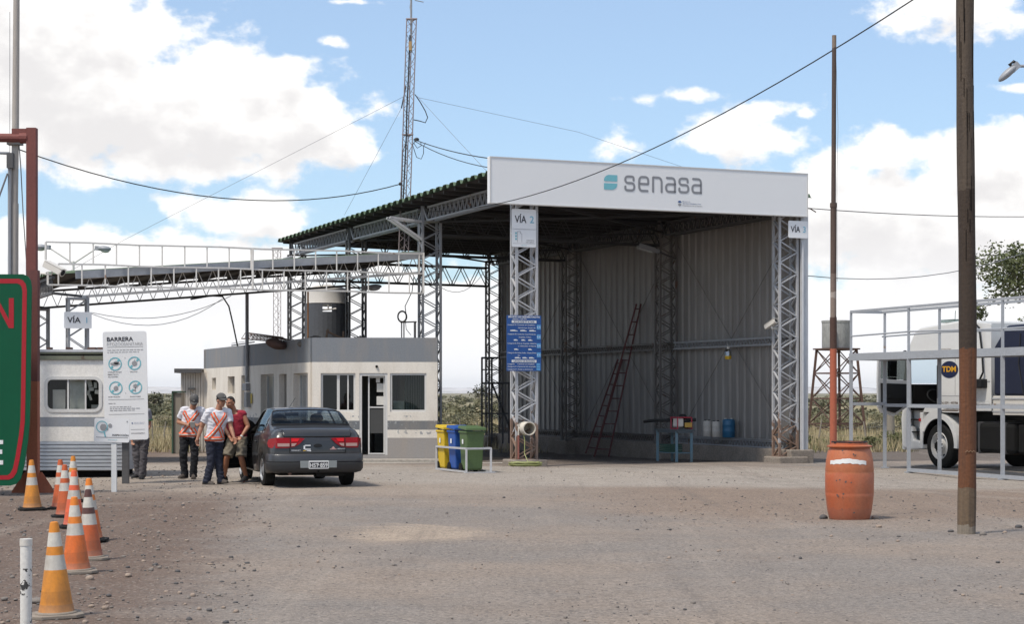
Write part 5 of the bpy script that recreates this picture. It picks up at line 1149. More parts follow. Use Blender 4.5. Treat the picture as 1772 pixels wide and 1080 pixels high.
# ------------------------------------------------------------------ cones and marker post
rub = {}
def conemat(k, c, c2): return banded('cone_' + k, [(-9, tuple(x * .62 + .03 for x in c)), (.10, tuple(x * .85 for x in c)), (.2, c), (.36, (.50, .47, .42)), (.47, c2), (.535, (.55, .52, .46)), (.64, c2)], edge=.003, grime=(.16, .10, .06), grime_amt=.75, rough=.62, bump=.06, stretch=(2.5, 2.5, 1.0), rust=(tuple(x * .45 + .02 for x in c), .73))
amber, orange, deep, faded = (.62, .235, .025), (.66, .14, .02), (.50, .095, .022), (.72, .115, .04)
cms = {'amber': conemat('amber', amber, (.62, .22, .02)), 'orange': conemat('orange', orange, (.70, .20, .02)), 'deep': conemat('deep', deep, deep), 'dark_tip': conemat('dark_tip', deep, (.09, .035, .03)), 'faded': conemat('faded', faded, faded)}
bases = {'black': M['black'], 'dusty': mat('cone_base', (.26, .22, .18), (.17, .145, .12), scale=8, amt=.8, rough=.9)}
def cone(px, tipy, kind, base, label, lean=0., rz=0., ht=.72, dep=None):
    y = dep or (1.7 - ht) * F / (tipy - CY); x = (px - CX) / F * y; z = hz(x, y)
    t = thing('traffic_cone', label, 'traffic cone', (x, y, z), rz, group='traffic cones in a line along the yard edge')
    t.rotation_euler = (0, R(lean), rz); t.matrix_basis = Matrix.Translation((x, y, z)) @ Matrix.Rotation(rz, 4, 'Z') @ Matrix.Rotation(R(lean), 4, 'Y')
    mb = MB(); mb.lathe([(.145, .03), (.135, .04), (.118, .12), (.036, .685), (.030, .715), (.018, .72), (.012, .70)], 28); b = mb.build('cone', cms[kind], t, smooth=50, local=True)
    mb = MB(); pl = [(-.19, -.13), (-.13, -.19), (.13, -.19), (.19, -.13), (.19, .13), (.13, .19), (-.13, .19), (-.19, .13)]; mb.extr(pl, .028, Matrix.Translation((0, 0, .002))); mb.lathe([(.16, .03), (.15, .045)], 24); mb.build('foot', bases[base], t, local=True, bevel=.006); return t
cone(98, 905, 'amber', 'dusty', 'amber cone with dirty white bands, next to the white marker post', -1.5, .35)
cone(132, 860, 'orange', 'dusty', 'bright orange cone with pale foot just behind the biggest amber one', -1.5, .3)
cone(155, 846.5, 'dark_tip', 'dusty', 'deep orange cone with a dark stained tip', -1.2, .2)
cone(157.5, 829, 'orange', 'black', 'orange cone with bright tip half hidden behind the dark tipped one', -2.0, .1)
cone(128, 815.5, 'faded', 'black', 'faded salmon red cone between two orange cones', 0, .5)
cone(113.5, 804, 'deep', 'black', 'deep orange cone with two broad white bands beside the salmon one', -1, .3)
cone(126.5, 788.5, 'amber', 'black', 'amber tipped cone furthest back, showing over the salmon one', 0, .2)
cone(105.5, 797, 'deep', 'black', 'dull orange cone with darker tip, close to the caravan skirt', -.8, .1)
cone(56, 798.5, 'amber', 'black', 'dusty amber cone standing alone at the foot of the red gantry post', -1, .4)
x, y = -3.43, 12.8; t = thing('marker_post', 'short white marker post with chipped black marks by the nearest cone', 'post', (x, y, 0))
mb = MB(); mb.tube([(x, y, -.1), (x, y, .665)], .041, 16); mb.build('post', banded('marker_paint', [(-9, (.03, .03, .03)), (.06, (.68, .66, .62))], edge=.06, nscale=14, peel=(.05, .46, (.03, .03, .032), .545), grime=(.4, .36, .3), grime_amt=.4), t, smooth=50)
mb = MB(); mb.tube([(x, y, .62), (x, y, .668)], .0445, 16); mb.build('cap', M['cam_white'], t, smooth=50)

# ------------------------------------------------------------------ wheelie bins in their rail
bg_ = V((-.86, 38.75, hz(-.86, 38.75)))
def bin_(p, m, label, sticker=True):
    t = thing('wheelie_bin', label, 'bin', p, TH, group='wheelie bins in the steel rail'); mb = MB()
    a, b_, c, d = .25, .21, .27, .23
    vs_ = [V((sx_ * w_, sy_ * dd, z)) for z, w_, dd in ((.05, .20, .22), (.10, .215, .235), (.88, .255, .28)) for sx_, sy_ in ((-1, -1), (1, -1), (1, 1), (-1, 1))]
    mb.add(vs_, [(3, 2, 1, 0)] + [(k * 4 + i, k * 4 + (i + 1) % 4, k * 4 + 4 + (i + 1) % 4, k * 4 + 4 + i) for k in (0, 1) for i in range(4)] + [(8, 9, 10, 11)]); mb.box((0, 0, .86), (.56, .61, .05)); mb.build('body', m, t, local=True, bevel=.025)
    mb = MB(); mb.add([V(q) for q in ((-.29, -.34, .90), (.29, -.34, .90), (.29, .30, .94), (-.29, .30, .94), (-.285, -.33, .955), (.285, -.33, .955), (.27, .29, 1.0), (-.27, .29, 1.0))], [(3, 2, 1, 0), (4, 5, 6, 7), (0, 1, 5, 4), (1, 2, 6, 5), (2, 3, 7, 6), (3, 0, 4, 7)]); mb.tube([(-.22, .33, .96), (.22, .33, .96)], .025, 8); mb.build('lid', m, t, local=True, bevel=.02)
    for ch_ in t.children: ch_.scale = (.80, .80, 1)
    for s_ in (-.8, .8): mb = MB(); mb.lathe([(.10, -.03), (.10, .03)], 18, Matrix.Translation((s_ * .20, .19, .10)) @ Matrix.Rotation(R(90), 4, 'Y')); mb.build('wheel', M['black'], t, local=True)
    mb = MB(); mb.box((-.12, -.268, .72), (.12, .004, .12), Matrix.Rotation(R(3.5), 3, 'X')); mb.box((-.262, 0, .66), (.004, .1, .1)); mb.build('sticker', M['white_paint'], t, local=True).scale = (.80, .80, 1)
    return t
bgm = mat('bin_green', (.075, .125, .04), (.06, .10, .035), scale=3, rough=.5); bbm = mat('bin_blue', (.012, .075, .32), rough=.5); bym = mat('bin_yellow', (.62, .42, .015), rough=.5)
bin_(bg_, bgm, 'green wheelie bin, front one of the three'); bin_(bg_ + HX * .58 + RX * -.045, bbm, 'blue wheelie bin between the yellow and green ones'); bin_(bg_ + HX * 1.16 + RX * -.085, bym, 'yellow wheelie bin at the back of its row')
t = thing('bin_rail', 'galvanised low rail frame around the three bins', 'rail', bg_ - ZUP * 0, TH); mb = MB(); zc = bg_.z
q = lambda a, b_, z: V((bg_.x, bg_.y, zc)) + RX * a + HX * b_ + ZUP * z
for a, b_ in ((-.28, -.40), (.28, -.40), (-.30, 1.36), (.26, 1.36)): mb.bar(q(a, b_, 0), q(a, b_, .52), .045); mb.box(q(a, b_, .008), (.1, .1, .012))
cs = [(-.28, -.40), (.28, -.40), (.26, 1.36), (-.30, 1.36)]
for (a, b_), (c, d) in zip(cs, cs[1:] + cs[:1]): mb.bar(q(a, b_, .52), q(c, d, .52), .04)
mb.bar(q(-.32, -.42, .012), q(.36, -.42, .012), .10, .02); mb.bar(q(-.28, -.36, .03), q(-.30, 1.33, .03), .035); mb.bar(q(.28, -.36, .03), q(.26, 1.33, .03), .035); mb.build('frame', M['steel_pale'], t)

# ------------------------------------------------------------------ orange barrel with the flag pole, wooden pole, stones
xb, yb = 584 / F * 24.3, 24.3; zb = hz(xb, yb); t = thing('barrel', 'big faded orange plastic barrel with a torn white tape', 'barrel', (xb, yb, zb))
bm_ = banded('barrel_paint', [(-9, (.36, .10, .05)), (.16, (.42, .10, .036)), (.62, (.44, .125, .045)), (.93, (.41, .105, .036))], edge=.10, nscale=5, grime=(.36, .19, .12), grime_amt=.6, rough=.5, bump=.08, rust=((.44, .06, .02), .70))
mb = MB(); mb.lathe([(.262, 0), (.272, .02), (.295, .12), (.316, .30), (.322, .34), (.319, .352), (.322, .364), (.323, .5), (.323, .62), (.319, .632), (.322, .645), (.312, .78), (.29, .90), (.266, .955), (.262, .965), (.298, .968), (.30, .985), (.262, .995), (.24, 1.0), (.238, 1.035), (.225, 1.04), (.215, 1.0), (.215, .9), (.01, .9)], 48, Matrix.Translation((xb, yb, zb))); mb.build('body', bm_, t, smooth=40)
mb = MB(); vs_ = []; n = 16
for k in range(n + 1):
    g = R(207 + (303 - 207) * k / n); rr = .3175; j = .006 * math.sin(k * 2.3)
    for z in (.76 - .02 * abs(k / n - .5) * 2 + j, .825 - .035 * abs(k / n - .5) * 2 + j * .5): vs_.append(V((xb + rr * (1 if z < .8 else .985) * math.cos(g), yb + rr * (1 if z < .8 else .985) * math.sin(g), zb + z)))
mb.add(vs_, [(2 * k, 2 * k + 2, 2 * k + 3, 2 * k + 1) for k in range(n)]); mb.build('tape', M['white_paint'], t, smooth=60)
mb = MB(); rk = random.Random(8)
for k in range(16):
    g = R(rk.uniform(225, 275)); z = rk.choice((rk.uniform(.86, .93), rk.uniform(.5, .8), rk.uniform(.1, .2), rk.uniform(.3, .4))); rr = .325 if .3 < z < .7 else (.31 if z > .8 else .305)
    c = V((xb + rr * math.cos(g), yb + rr * math.sin(g), zb + z)); e = V((-math.sin(g), math.cos(g), 0)); a = rk.uniform(.005, .018); mb.add([c - e * a, c + e * a * .3 - ZUP * .01, c + e * a + ZUP * a * .5, c + ZUP * .012], [(0, 1, 2, 3)])
mb.build('scuff', M['steel_dark'], t)
mb = MB(); rk = random.Random(6); ring_ = []
for k in range(41):
    g0 = 2 * math.pi * k / 40; w_ = .006 + .012 * abs(noise.noise(V((k * .5, 0, 2)))); z1 = zb + 1.043; ring_ += [V((xb + .242 * math.cos(g0), yb + .242 * math.sin(g0), z1 - w_ * 2.2)), V((xb + .240 * math.cos(g0), yb + .240 * math.sin(g0), z1)), V((xb + .222 * math.cos(g0), yb + .222 * math.sin(g0), z1 + .002))]
mb.add(ring_, [f for k in range(40) for f in ((3 * k, 3 * k + 3, 3 * k + 4, 3 * k + 1), (3 * k + 1, 3 * k + 4, 3 * k + 5, 3 * k + 2))])
mb.build('rim_tar', M['black_plastic'], t)
xf, yf = 556 / F * 24.42, 24.42; t = thing('flag_pole', 'bare rusty flag pole, orange below, rising out of the orange barrel', 'flagpole', (xf, yf, zb + .9))
fpm = banded('flag_pole_paint', [(-9, (.38, .10, .05)), (2.3 - zb - .9, (.07, .035, .025)), (2.72 - zb - .9, (.22, .17, .14)), (2.98 - zb - .9, (.36, .31, .27)), (3.05 - zb - .9, (.16, .12, .10)), (3.3 - zb - .9, (.07, .045, .035)), (4.25 - zb - .9, (.06, .042, .035)), (6.35 - zb - .9, (.22, .17, .13))], edge=.09, nscale=6, grime=(.2, .13, .1), grime_amt=.5, rough=.8, stretch=(3, 3, .4))
mb = MB(); mb.tube([(xf, yf, zb + .9), (xf, yf, 2.72)], .047, 12); mb.tube([(xf, yf, 2.72), (xf + .003, yf, 4.2)], .041, 12); mb.tube([(xf + .003, yf, 4.2), (xf + .003, yf, 4.26)], .048, 12); mb.tube([(xf + .003, yf, 4.26), (xf + .012, yf, 6.52)], [.032, .029], 12); mb.build('pole', fpm, t, smooth=40)
mb = MB(); mb.tube([(xf + .05, yf - .02, 3.2), (xf + .045, yf - .02, 4.5), (xf + .06, yf - .02, 5.3), (xf + .03, yf - .01, 6.4)], .003, 4); mb.build('halyard', M['wire'], t)
xw, yw = 788 / F * 21.8, 21.8; t = thing('wooden_pole', 'thick brown wooden utility pole, reddish lower half, beside the truck', 'pole', (xw, yw, hz(xw, yw)))
wpm = banded('wooden_pole_paint', [(-9, (.24, .20, .155)), (.10, (.145, .098, .06)), (.55, (.14, .052, .02)), (zat(605, yw), (.045, .029, .019)), (zat(330, yw), (.085, .062, .044))], edge=.10, nscale=5, grime=(.03, .022, .018), grime_amt=.75, rough=.85, bump=.6, stretch=(7, 7, .35))
rw = random.Random(2); mb = MB(); pts = []; rs = []
for k in range(40): z = -.05 + k * .181; pts.append(V((xw - .012 + .018 * math.sin(z * .8), yw, z + hz(xw, yw)))); rs.append((.104 if z > .5 else .108) + .003 * math.sin(z * 3.1))
mb.tube(pts, rs, 20); mb.build('pole', wpm, t, smooth=40)
mb = MB()
for k in range(26):
    g = R(rw.uniform(210, 330)); z = rw.uniform(2.8, 6.3); h = rw.uniform(.15, .6); c = V((xw - .012 + .018 * math.sin(z * .8), yw, z)); e = V((math.cos(g), math.sin(g), 0)); mb.bar(c + e * .103, c + e * .103 + ZUP * h, .005, .008)
mb.build('crack', M['dark'], t)
mb = MB(); z0 = zat(781, yw); mb.tube([V((xw - .05 + .02 * k, yw - .11, z0 + (.012 if k % 2 else -.012))) for k in range(7)], .004, 4); mb.build('wire_tie', mat('tie_wire', (.3, .2, .12), rough=.6), t)
stm = [mat('stone_dark', (.095, .09, .09), (.06, .056, .056), scale=20, rough=.9, bump=.4), mat('stone_pale', (.32, .25, .20), (.22, .165, .13), scale=20, rough=.9, bump=.4), mat('stone_grey', (.20, .175, .155), (.13, .115, .105), scale=20, rough=.9, bump=.4)]
def stone(mb, c, r, rn, mi=0, nu=7, nv=5):
    o = len(mb.v); mb.ellipsoid(c, (r * rn.uniform(.8, 1.3), r * rn.uniform(.7, 1.1), r * rn.uniform(.45, .75)), Matrix.Rotation(rn.uniform(0, 6), 3, 'Z'), nu, nv, mi)
    for i in range(o, len(mb.v)): mb.v[i] = mb.v[i] + (mb.v[i] - V(c)) * .28 * noise.noise((mb.v[i]) * (1.1 / r))
rn = random.Random(12)
for px, py, r, mi, lab in ((1425, 898, .062, 0, 'black flat stone at the foot of the orange barrel'), (1487.5, 899, .05, 0, 'dark stone against the front of the orange barrel'), (1514, 899, .05, 1, 'pale stone touching the orange barrel'), (1521, 913, .045, 1, 'round pale stone in front of the orange barrel'), (1645, 921, .04, 0, 'dark stone at the foot of the wooden pole'), (1701, 928, .045, 2, 'grey stone close to the wooden pole'), (1763, 912, .045, 0, 'dark stone near the wooden pole on open dirt'), (68, 1045, .06, 2, 'grey stone between the marker post and the amber cone'), (155, 1003, .05, 1, 'pale stone beside the cone foot'), (222, 998, .045, 1, 'pale flat stone on the brown shoulder by the cones')):
    p = on_ground(px, py); p.z = hz(p.x, p.y) + r * .3; mb = MB(); stone(mb, p, r, rn, 0, 12, 8); tag(mb.build('stone', stm[mi], loc=p, smooth=180), lab, 'stone')
# loose gravel, thickest on the brown shoulders
rn = random.Random(21); mb = MB(); cnt = 0
while cnt < 6500:
    px, py = rn.uniform(-60, 1830), CY + 1 / rn.uniform(1 / 420, 1 / 128); p = on_ground(px, py); d = noise.noise(V((p.x * .6, p.y * .35, 4)))
    shoulder = p.x + .12 * p.y < -.3; strip = p.x > 1.2 and 22.5 < p.y + .1 * p.x < 30
    if rn.random() > (.95 if shoulder else .75 if strip else .16 + d * .6): continue
    r = min(.025, .0055 * rn.paretovariate(2.3)) * (1.2 if shoulder else 1.0); p.z = hz(p.x, p.y) + r * .22
    stone(mb, p, r, rn, rn.choice((0, 0, 1, 2, 2)) if not shoulder else rn.choice((0, 1, 2, 2)), 5, 4); cnt += 1
struct(mb.build('gravel', stm, smooth=180), 'stuff', 'loose dark and pale gravel scattered over the dirt yard', 'gravel')

# ------------------------------------------------------------------ lamp at the yard edge, off-frame mast
yl_ = 42.0; t = thing('street_lamp', 'grey street lamp head on a horizontal arm high beside the wooden pole', 'lamp', V((at(1900, 0, yl_).x, yl_, 0))); xx = at(1900, 0, yl_).x
mb = MB(); mb.tube([(xx, yl_, 0), (xx, yl_, zat(90, yl_))], .09, 12); mb.tube([(xx, yl_, zat(113, yl_)), at(1757, 114, yl_)], .035, 10); mb.build('post', M['steel'], t)
d = (at(1733, 136, yl_) - at(1760, 112, yl_)); mb = MB(); dn = d.normalized(); sdv = V((0, 1, 0)); u = sdv.cross(dn); rot = Matrix((dn, sdv, u)).transposed()
pc = at(1756, 116, yl_); mb.box(pc, (.22, .16, .16), rot); mb.ellipsoid(at(1744, 126, yl_), (.29, .13, .09), rot, 16, 8); hd = mb.build('head', M['lamp_grey'], t, smooth=50)
mb = MB(); mb.ellipsoid(at(1742, 128.5, yl_), (.24, .10, .055), rot, 14, 6); mb.build('lens', M['lens'], hd, smooth=180); mb = MB(); mb.tube([at(1750, 113, yl_), at(1747, 111, yl_), at(1754, 106, yl_), at(1758, 109, yl_)], .04, 8); mb.build('photocell', M['black_plastic'], hd)

# ------------------------------------------------------------------ inspection catwalk
dA = V((-.345, .9386, 0)); dB = V((dA.y, -dA.x, 0)); K0 = V((7.61, 40.7, 0))    # far corner nearest the shed; catwalk runs towards the viewer
t = thing('catwalk', 'long galvanised inspection catwalk with handrails in front of the truck', 'platform', K0)
KQ = lambda l, w_, z: K0 - dA * l + dB * w_ + ZUP * z
zr, zp = 3.52, 2.5; WD = .81; LN = 9.0; rk = random.Random(9)
for l, w_ in ((0, 0), (2.35, 0), (5.68, 0), (8.9, 0), (.1, WD), (2.28, WD), (5.6, WD), (8.9, WD)):
    mb = MB(); mb.bar(KQ(l, w_, 0), KQ(l, w_, zp - .08), .07); mb.bar(KQ(l, w_, zp + .08), KQ(l, w_, zr), .05); mb.box(KQ(l, w_, .01), (.16, .16, .02)); mb.build('post', M['galv'], t)
mb = MB()
for w_ in (0, WD): mb.bar(KQ(0, w_, zr), KQ(LN, w_, zr + .02), .055)
mb.bar(KQ(0, 0, zr), KQ(0, WD, zr), .06)
for w_ in (0, WD): mb.tube([KQ(0, w_, zr - .55), KQ(2.4, w_, zr - .52), KQ(5.6, w_, zr - .57), KQ(LN, w_, zr - .55)], .018, 8)
mb.build('handrail', M['galv'], t)
mb = MB()
for w_ in (0, WD): mb.bar(KQ(-.03, w_, zp), KQ(LN, w_, zp), .07, .16)
mb.bar(KQ(0, .04, zp), KQ(0, WD - .04, zp), .07, .15); mb.bar(KQ(.05, WD / 2, zp + .06), KQ(LN, WD / 2, zp + .06), WD - .09, .02); mb.build('deck', M['galv'], t)
mb = MB()
for w_ in (0, WD): mb.bar(KQ(2.35 if w_ == 0 else .1, w_, 1.42), KQ(LN if w_ == 0 else 2.28, w_, 1.42), .07)
mb.bar(KQ(0, .0, 1.45), KQ(.1, WD, 1.45), .07); mb.bar(KQ(2.35, .0, .06), KQ(LN, 0, .06), .09, .07); mb.build('brace', M['galv'], t)
# ------------------------------------------------------------------ truck: local x = across (left side at 0), y = forward, z = up; origin under the front left wheel
hd = R(22.4); TO = V((9.62, 40.9, 0)); TT = thing('truck', 'white cab over truck with open door and navy tarpaulin trailer', 'truck', TO, hd)
TW = mat('truck_white', (.66, .655, .64), (.58, .57, .55), scale=1.2, rough=.32, coat=.3, fine=.05, wear=(.42, .36, .3), wscale=1.2, wthr=.74); TDK = mat('truck_chassis', (.009, .009, .009), (.018, .016, .014), scale=4, rough=.8, spec=.2)
NV = mat('tarp_navy', (.006, .011, .036), (.004, .007, .024), scale=2, amt=.8, rough=.75, bump=.5, bscale=5)
def tb(name, fn, m, par=TT, **k):
    mb = MB(); fn(mb); return mb.build(name, m, par, local=True, **k)
W2 = 2.45
# cab shell: side profile extruded across, door opening left out by building the side as pieces
def prof(mb, pts, x0, x1):
    Mx = Matrix(((0, 0, 1, x0), (1, 0, 0, 0), (0, 1, 0, 0), (0, 0, 0, 1))); mb.extr(pts, x1 - x0, Mx)
roof = [(-.95, 2.62), (1.22, 2.62), (1.27, 2.70), (1.20, 2.86), (1.02, 3.10), (.80, 3.20), (.35, 3.235), (-.60, 3.30), (-.95, 3.30)]
tb('roof_fairing', lambda mb: prof(mb, roof, .06, W2 - .06), TW, bevel=.06)
def side(mb, x0, x1):
    prof(mb, [(-.95, 1.28), (-.30, 1.28), (.06, 1.43), (.06, 2.62), (-.95, 2.62)], x0, x1)         # sleeper flank with logo
    prof(mb, [(1.10, 1.40), (1.36, 1.36), (1.38, 1.95), (1.26, 2.62), (1.14, 2.62)], x0, x1)       # front pillar
    prof(mb, [(.06, 2.56), (1.15, 2.56), (1.15, 2.62), (.06, 2.62)], x0, x1)
tb('cab_side', lambda mb: side(mb, 0, .06), TW, bevel=.015)
tb('cab_side', lambda mb: (side(mb, W2 - .06, W2), prof(mb, [(.06, 1.38), (1.1, 1.38), (1.12, 2.0), (.06, 2.0)], W2 - .05, W2 - .01)), TW, bevel=.015)
tb('cab_back', lambda mb: mb.box((W2 / 2, -.92, 1.95), (W2 - .13, .05, 1.32)), TW)
tb('cab_front', lambda mb: (mb.box((W2 / 2, 1.33, 1.15), (W2 - .14, .1, 1.5)), mb.box((W2 / 2, 1.2, 2.58), (W2 - .14, .12, .07))), TW, bevel=.03)
tb('windscreen', lambda mb: mb.add([V((.07, 1.345, 1.92)), V((W2 - .07, 1.345, 1.92)), V((W2 - .07, 1.235, 2.56)), V((.07, 1.235, 2.56))], [(0, 1, 2, 3)]), M['car_glass'])
tb('cab_floor', lambda mb: (mb.box((W2 / 2, .2, 1.34), (W2 - .14, 2.1, .1)), mb.box((W2 / 2, 1.18, 1.62), (W2 - .2, .2, .55)), mb.box((W2 / 2, -.75, 2.0), (W2 - .16, .24, 1.1))), M['dark'])
def seat(mb): mb.box((.55, .15, 1.62), (.5, .5, .16)); mb.box((.55, -.13, 2.0), (.5, .14, .72)); mb.box((.55, -.15, 2.42), (.28, .1, .2))
tb('seat', seat, M['black_plastic'], bevel=.04)
tb('steering_wheel', lambda mb: mb.tube([V((.55 + .23 * math.cos(g), .86 + .1 * math.sin(g), 1.62 + .15 * math.sin(g))) for g in [2 * math.pi * k / 20 for k in range(21)]], .018, 6), M['black_plastic'])
tb('sun_visor', lambda mb: (mb.box((W2 / 2, 1.36, 2.55), (W2 - .2, .22, .02), Matrix.Rotation(R(-20), 3, 'X')), mb.ellipsoid((.02, 1.33, 2.60), (.06, .09, .09))), M['black_plastic'])
tb('roof_light', lambda mb: (mb.box((.35, -.05, 3.32), (.35, .5, .07)), mb.tube([(.3, -.2, 3.3), (.3, -.22, 3.55)], .01, 5)), M['window_glass'], bevel=.02)
# door, swung right open about its front edge
dang = R(-78)    # from closed (pointing to -y) outwards to -x
def DP(l, z, th=0):   # l = distance from the hinge, th = thickness towards the inside of the closed door
    c, s = math.cos(dang), math.sin(dang); x, y = th, -l
    return V((x * c - y * s - .02, 1.12 + x * s + y * c, z))
def doorpoly(mb, pts, th0, th1):
    n = len(pts); vs_ = [DP(l, z, th0) for l, z in pts] + [DP(l, z, th1) for l, z in pts]; mb.add(vs_, [tuple(range(n)), tuple(range(2 * n - 1, n - 1, -1))] + [(i, n + i, n + (i + 1) % n, (i + 1) % n) for i in range(n)])
lowr = [(0, 1.42), (.55, 1.16), (.92, 1.24), (1.04, 1.38), (1.05, 2.02), (0, 1.98)]
dr = tb('door', lambda mb: (doorpoly(mb, lowr, 0, .05), [doorpoly(mb, q, 0, .05) for q in ([(0, 1.98), (.07, 1.98), (.10, 2.58), (.03, 2.58)], [(.97, 2.02), (1.05, 2.02), (1.03, 2.60), (.95, 2.56)], [(.10, 2.53), (.96, 2.53), (1.03, 2.60), (.03, 2.60)])]), TW, fixn=True)
tb('door_trim', lambda mb: (doorpoly(mb, [(.10, 1.46), (.55, 1.24), (.88, 1.32), (.96, 1.44), (.97, 1.92), (.08, 1.90)], .052, .10), doorpoly(mb, [(.2, 1.58), (.8, 1.58), (.8, 1.66), (.2, 1.66)], .10, .17)), M['black_plastic'], dr, fixn=True)
tb('door_glass', lambda mb: mb.add([DP(.08, 1.99, .03), DP(.97, 2.02, .03), DP(.95, 2.54, .03), DP(.11, 2.53, .03)], [(0, 1, 2, 3)]), M['window_glass'], dr)
tb('mirror', lambda mb: (mb.box((-.33, 1.33, 2.30), (.20, .10, .46)), mb.box((-.33, 1.33, 1.98), (.18, .10, .16)), mb.tube([(0, 1.25, 2.5), (-.3, 1.33, 2.55)], .02, 6), mb.tube([(0, 1.25, 2.0), (-.3, 1.33, 1.9)], .02, 6)), M['black_plastic'], bevel=.03)
# logo and lettering on the flank
def flank(y0, z0, w, h): # panel facing -x ; photo-left = forward
    p = Panel(V((0, y0, z0)), V((0, -1, 0)), w, h); return p
p = flank(-.08, 2.42, .66, .40)
lg = tb('logo', lambda mb: p.disc(mb, .5, .5, .325, .19, .006, n=32), mat('logo_navy', (.012, .018, .06), rough=.4))
tb('logo_letter', lambda mb: (p.ring(mb, .5, .5, .18, .012, .009) if False else None, p.text(mb, 'TDM', .10, .88, .62, .30, .03, .010)), mat('logo_amber', (.72, .36, .015), rough=.4), lg)
tb('flank_lettering', lambda mb: (p.text(mb, 'Tel. 0291 - 4001966', .02, .98, 2.42, .13, .01, .005), p.text(mb, '0291 - 481139', .34, .98, 2.68, .13, .01, .005), p.rect(mb, -.02, 2.76, .98, 2.82, .004), p.text(mb, 'Transportes', -.1, .6, -.62, .09, .01, .005)), mat('letter_brown', (.10, .055, .03), rough=.5))
tb('panel_seam', lambda mb: (mb.box((-.001, .045, 2.0), (.006, .012, 1.12)), mb.box((-.001, -.44, 1.63), (.006, 1.0, .010)), mb.box((-.001, -.44, 2.56), (.006, 1.0, .012)), mb.box((-.001, -.62, 2.1), (.006, .010, .9))), M['ink_grey'])
tb('grab_handle', lambda mb: mb.tube([V((-.0, -.02, 1.55)), V((-.05, -.02, 1.6)), V((-.05, -.02, 2.3)), V((0, -.02, 2.35))], .014, 6), M['black_plastic'])
# front corner: bumper, steps, mudguards
tb('bumper', lambda mb: (prof(mb, [(.62, .42), (1.10, .38), (1.38, .45), (1.42, 1.10), (1.36, 1.34), (1.2, 1.36), (1.16, .95), (1.0, .92), (.95, .62), (.70, .60)], -.03, .12), mb.box((W2 / 2, 1.36, .8), (W2, .14, .85))), TW, bevel=.03)
tb('step', lambda mb: [mb.box((.10, .92, z), (.25, .5, .03)) for z in (.52, .80, 1.08)], TDK)
tb('step_panel', lambda mb: (mb.box((.2, .92, .9), (.03, .6, .9)), prof(mb, [(.58, .42), (.68, .42), (.68, 1.25), (.58, 1.25)], -.03, .14)), TW, bevel=.015)
tb('side_marker', lambda mb: mb.box((-.035, .66, 1.08), (.02, .07, .07)), mat('marker_red', (.4, .02, .02), rough=.3))
def arch(mb, yc, r0, r1, a0, a1, x0, x1, n=18):
    P0 = []
    for k in range(n + 1):
        a = R(a0 + (a1 - a0) * k / n); P0.append((yc + r0 * math.cos(a), .52 + r0 * math.sin(a), yc + r1 * math.cos(a), .52 + r1 * math.sin(a)))
    for q, s in zip(P0, P0[1:]):
        vs_ = [V((x, y, z)) for x in (x0, x1) for y, z in ((q[0], q[1]), (q[2], q[3]), (s[2], s[3]), (s[0], s[1]))]; mb.add(vs_, [(0, 1, 2, 3), (7, 6, 5, 4), (1, 5, 6, 2), (0, 3, 7, 4)])
tb('mudguard', lambda mb: (arch(mb, 0, .60, .80, 28, 100, -.02, .5), arch(mb, 0, .60, .72, 100, 185, -.02, .5), prof(mb, [(-.95, 1.26), (.60, 1.26), (.50, 1.38), (-.2, 1.42), (-.95, 1.42)], .0, .12)), TW)
tb('wheel_well', lambda mb: (arch(mb, 0, .575, .597, 0, 180, 0, .6), mb.box((.65, 0, .85), (.1, 1.2, .7))), M['dark'])
def wheel(yc, xc=.0, side=0):
    Mw = Matrix.Translation((xc + .02, yc, .50)) @ Matrix.Rotation(R(-90), 4, 'Y')
    t = tb('wheel', lambda mb: mb.lathe([(.30, -.28), (.46, -.285), (.495, -.25), (.50, -.14), (.495, -.03), (.46, .0), (.31, .0), (.30, -.02)], 40, Mw, cap=(True, False)), M['black'], smooth=40)
    tb('rim', lambda mb: (mb.lathe([(.315, .0), (.30, .012), (.285, -.015), (.275, -.07), (.225, -.10), (.16, -.06), (.15, .01), (.13, .02)], 40, Mw, cap=(False, True)),), mat('rim_grey', (.55, .54, .52), (.40, .38, .36), scale=8, rough=.5), t, smooth=40)
    tb('hub', lambda mb: (mb.lathe([(.10, .02), (.10, .06), (.07, .075)], 20, Mw), [mb.lathe([(.016, -.01), (.016, .03)], 6, Mw @ Matrix.Translation((.135 * math.cos(g), .135 * math.sin(g), 0))) for g in [2 * math.pi * k / 10 for k in range(10)]]), TDK, t)
    tb('rim_hole', lambda mb: [mb.lathe([(.036, 0), (.036, .02)], 10, Mw @ Matrix.Translation((.222 * math.cos(g), .222 * math.sin(g), -.10))) for g in [2 * math.pi * (k + .5) / 10 for k in range(10)]], M['dark'], t)
wheel(0); wheel(-3.4, .02); wheel(-7.6, .02); wheel(-8.8, .02)
for y in (0, -3.4): tb('wheel', lambda mb: mb.lathe([(.3, -.15), (.5, -.14), (.5, .14), (.3, .15)], 32, Matrix.Translation((W2 - .2, y, .5)) @ Matrix.Rotation(R(90), 4, 'Y')), M['black'], smooth=40)
tb('chassis', lambda mb: (mb.box((.75, -4, .95), (.12, 10.4, .28)), mb.box((1.7, -4, .95), (.12, 10.4, .28)), mb.box((W2 / 2, -.2, 1.05), (1.3, 2.3, .45)), mb.tube([(.2, 0, .5), (2.2, 0, .5)], .08, 8), mb.tube([(.2, -3.4, .5), (2.2, -3.4, .5)], .1, 8)), TDK)
tb('fuel_tank', lambda mb: mb.box((.36, -1.85, .72), (.60, 1.5, .66)), TDK, bevel=.09)
for y in (-1.4, -2.3): tb('tank_strap', lambda mb: mb.box((.355, y, .72), (.63, .05, .69)), M['steel_dark'], bevel=.02)
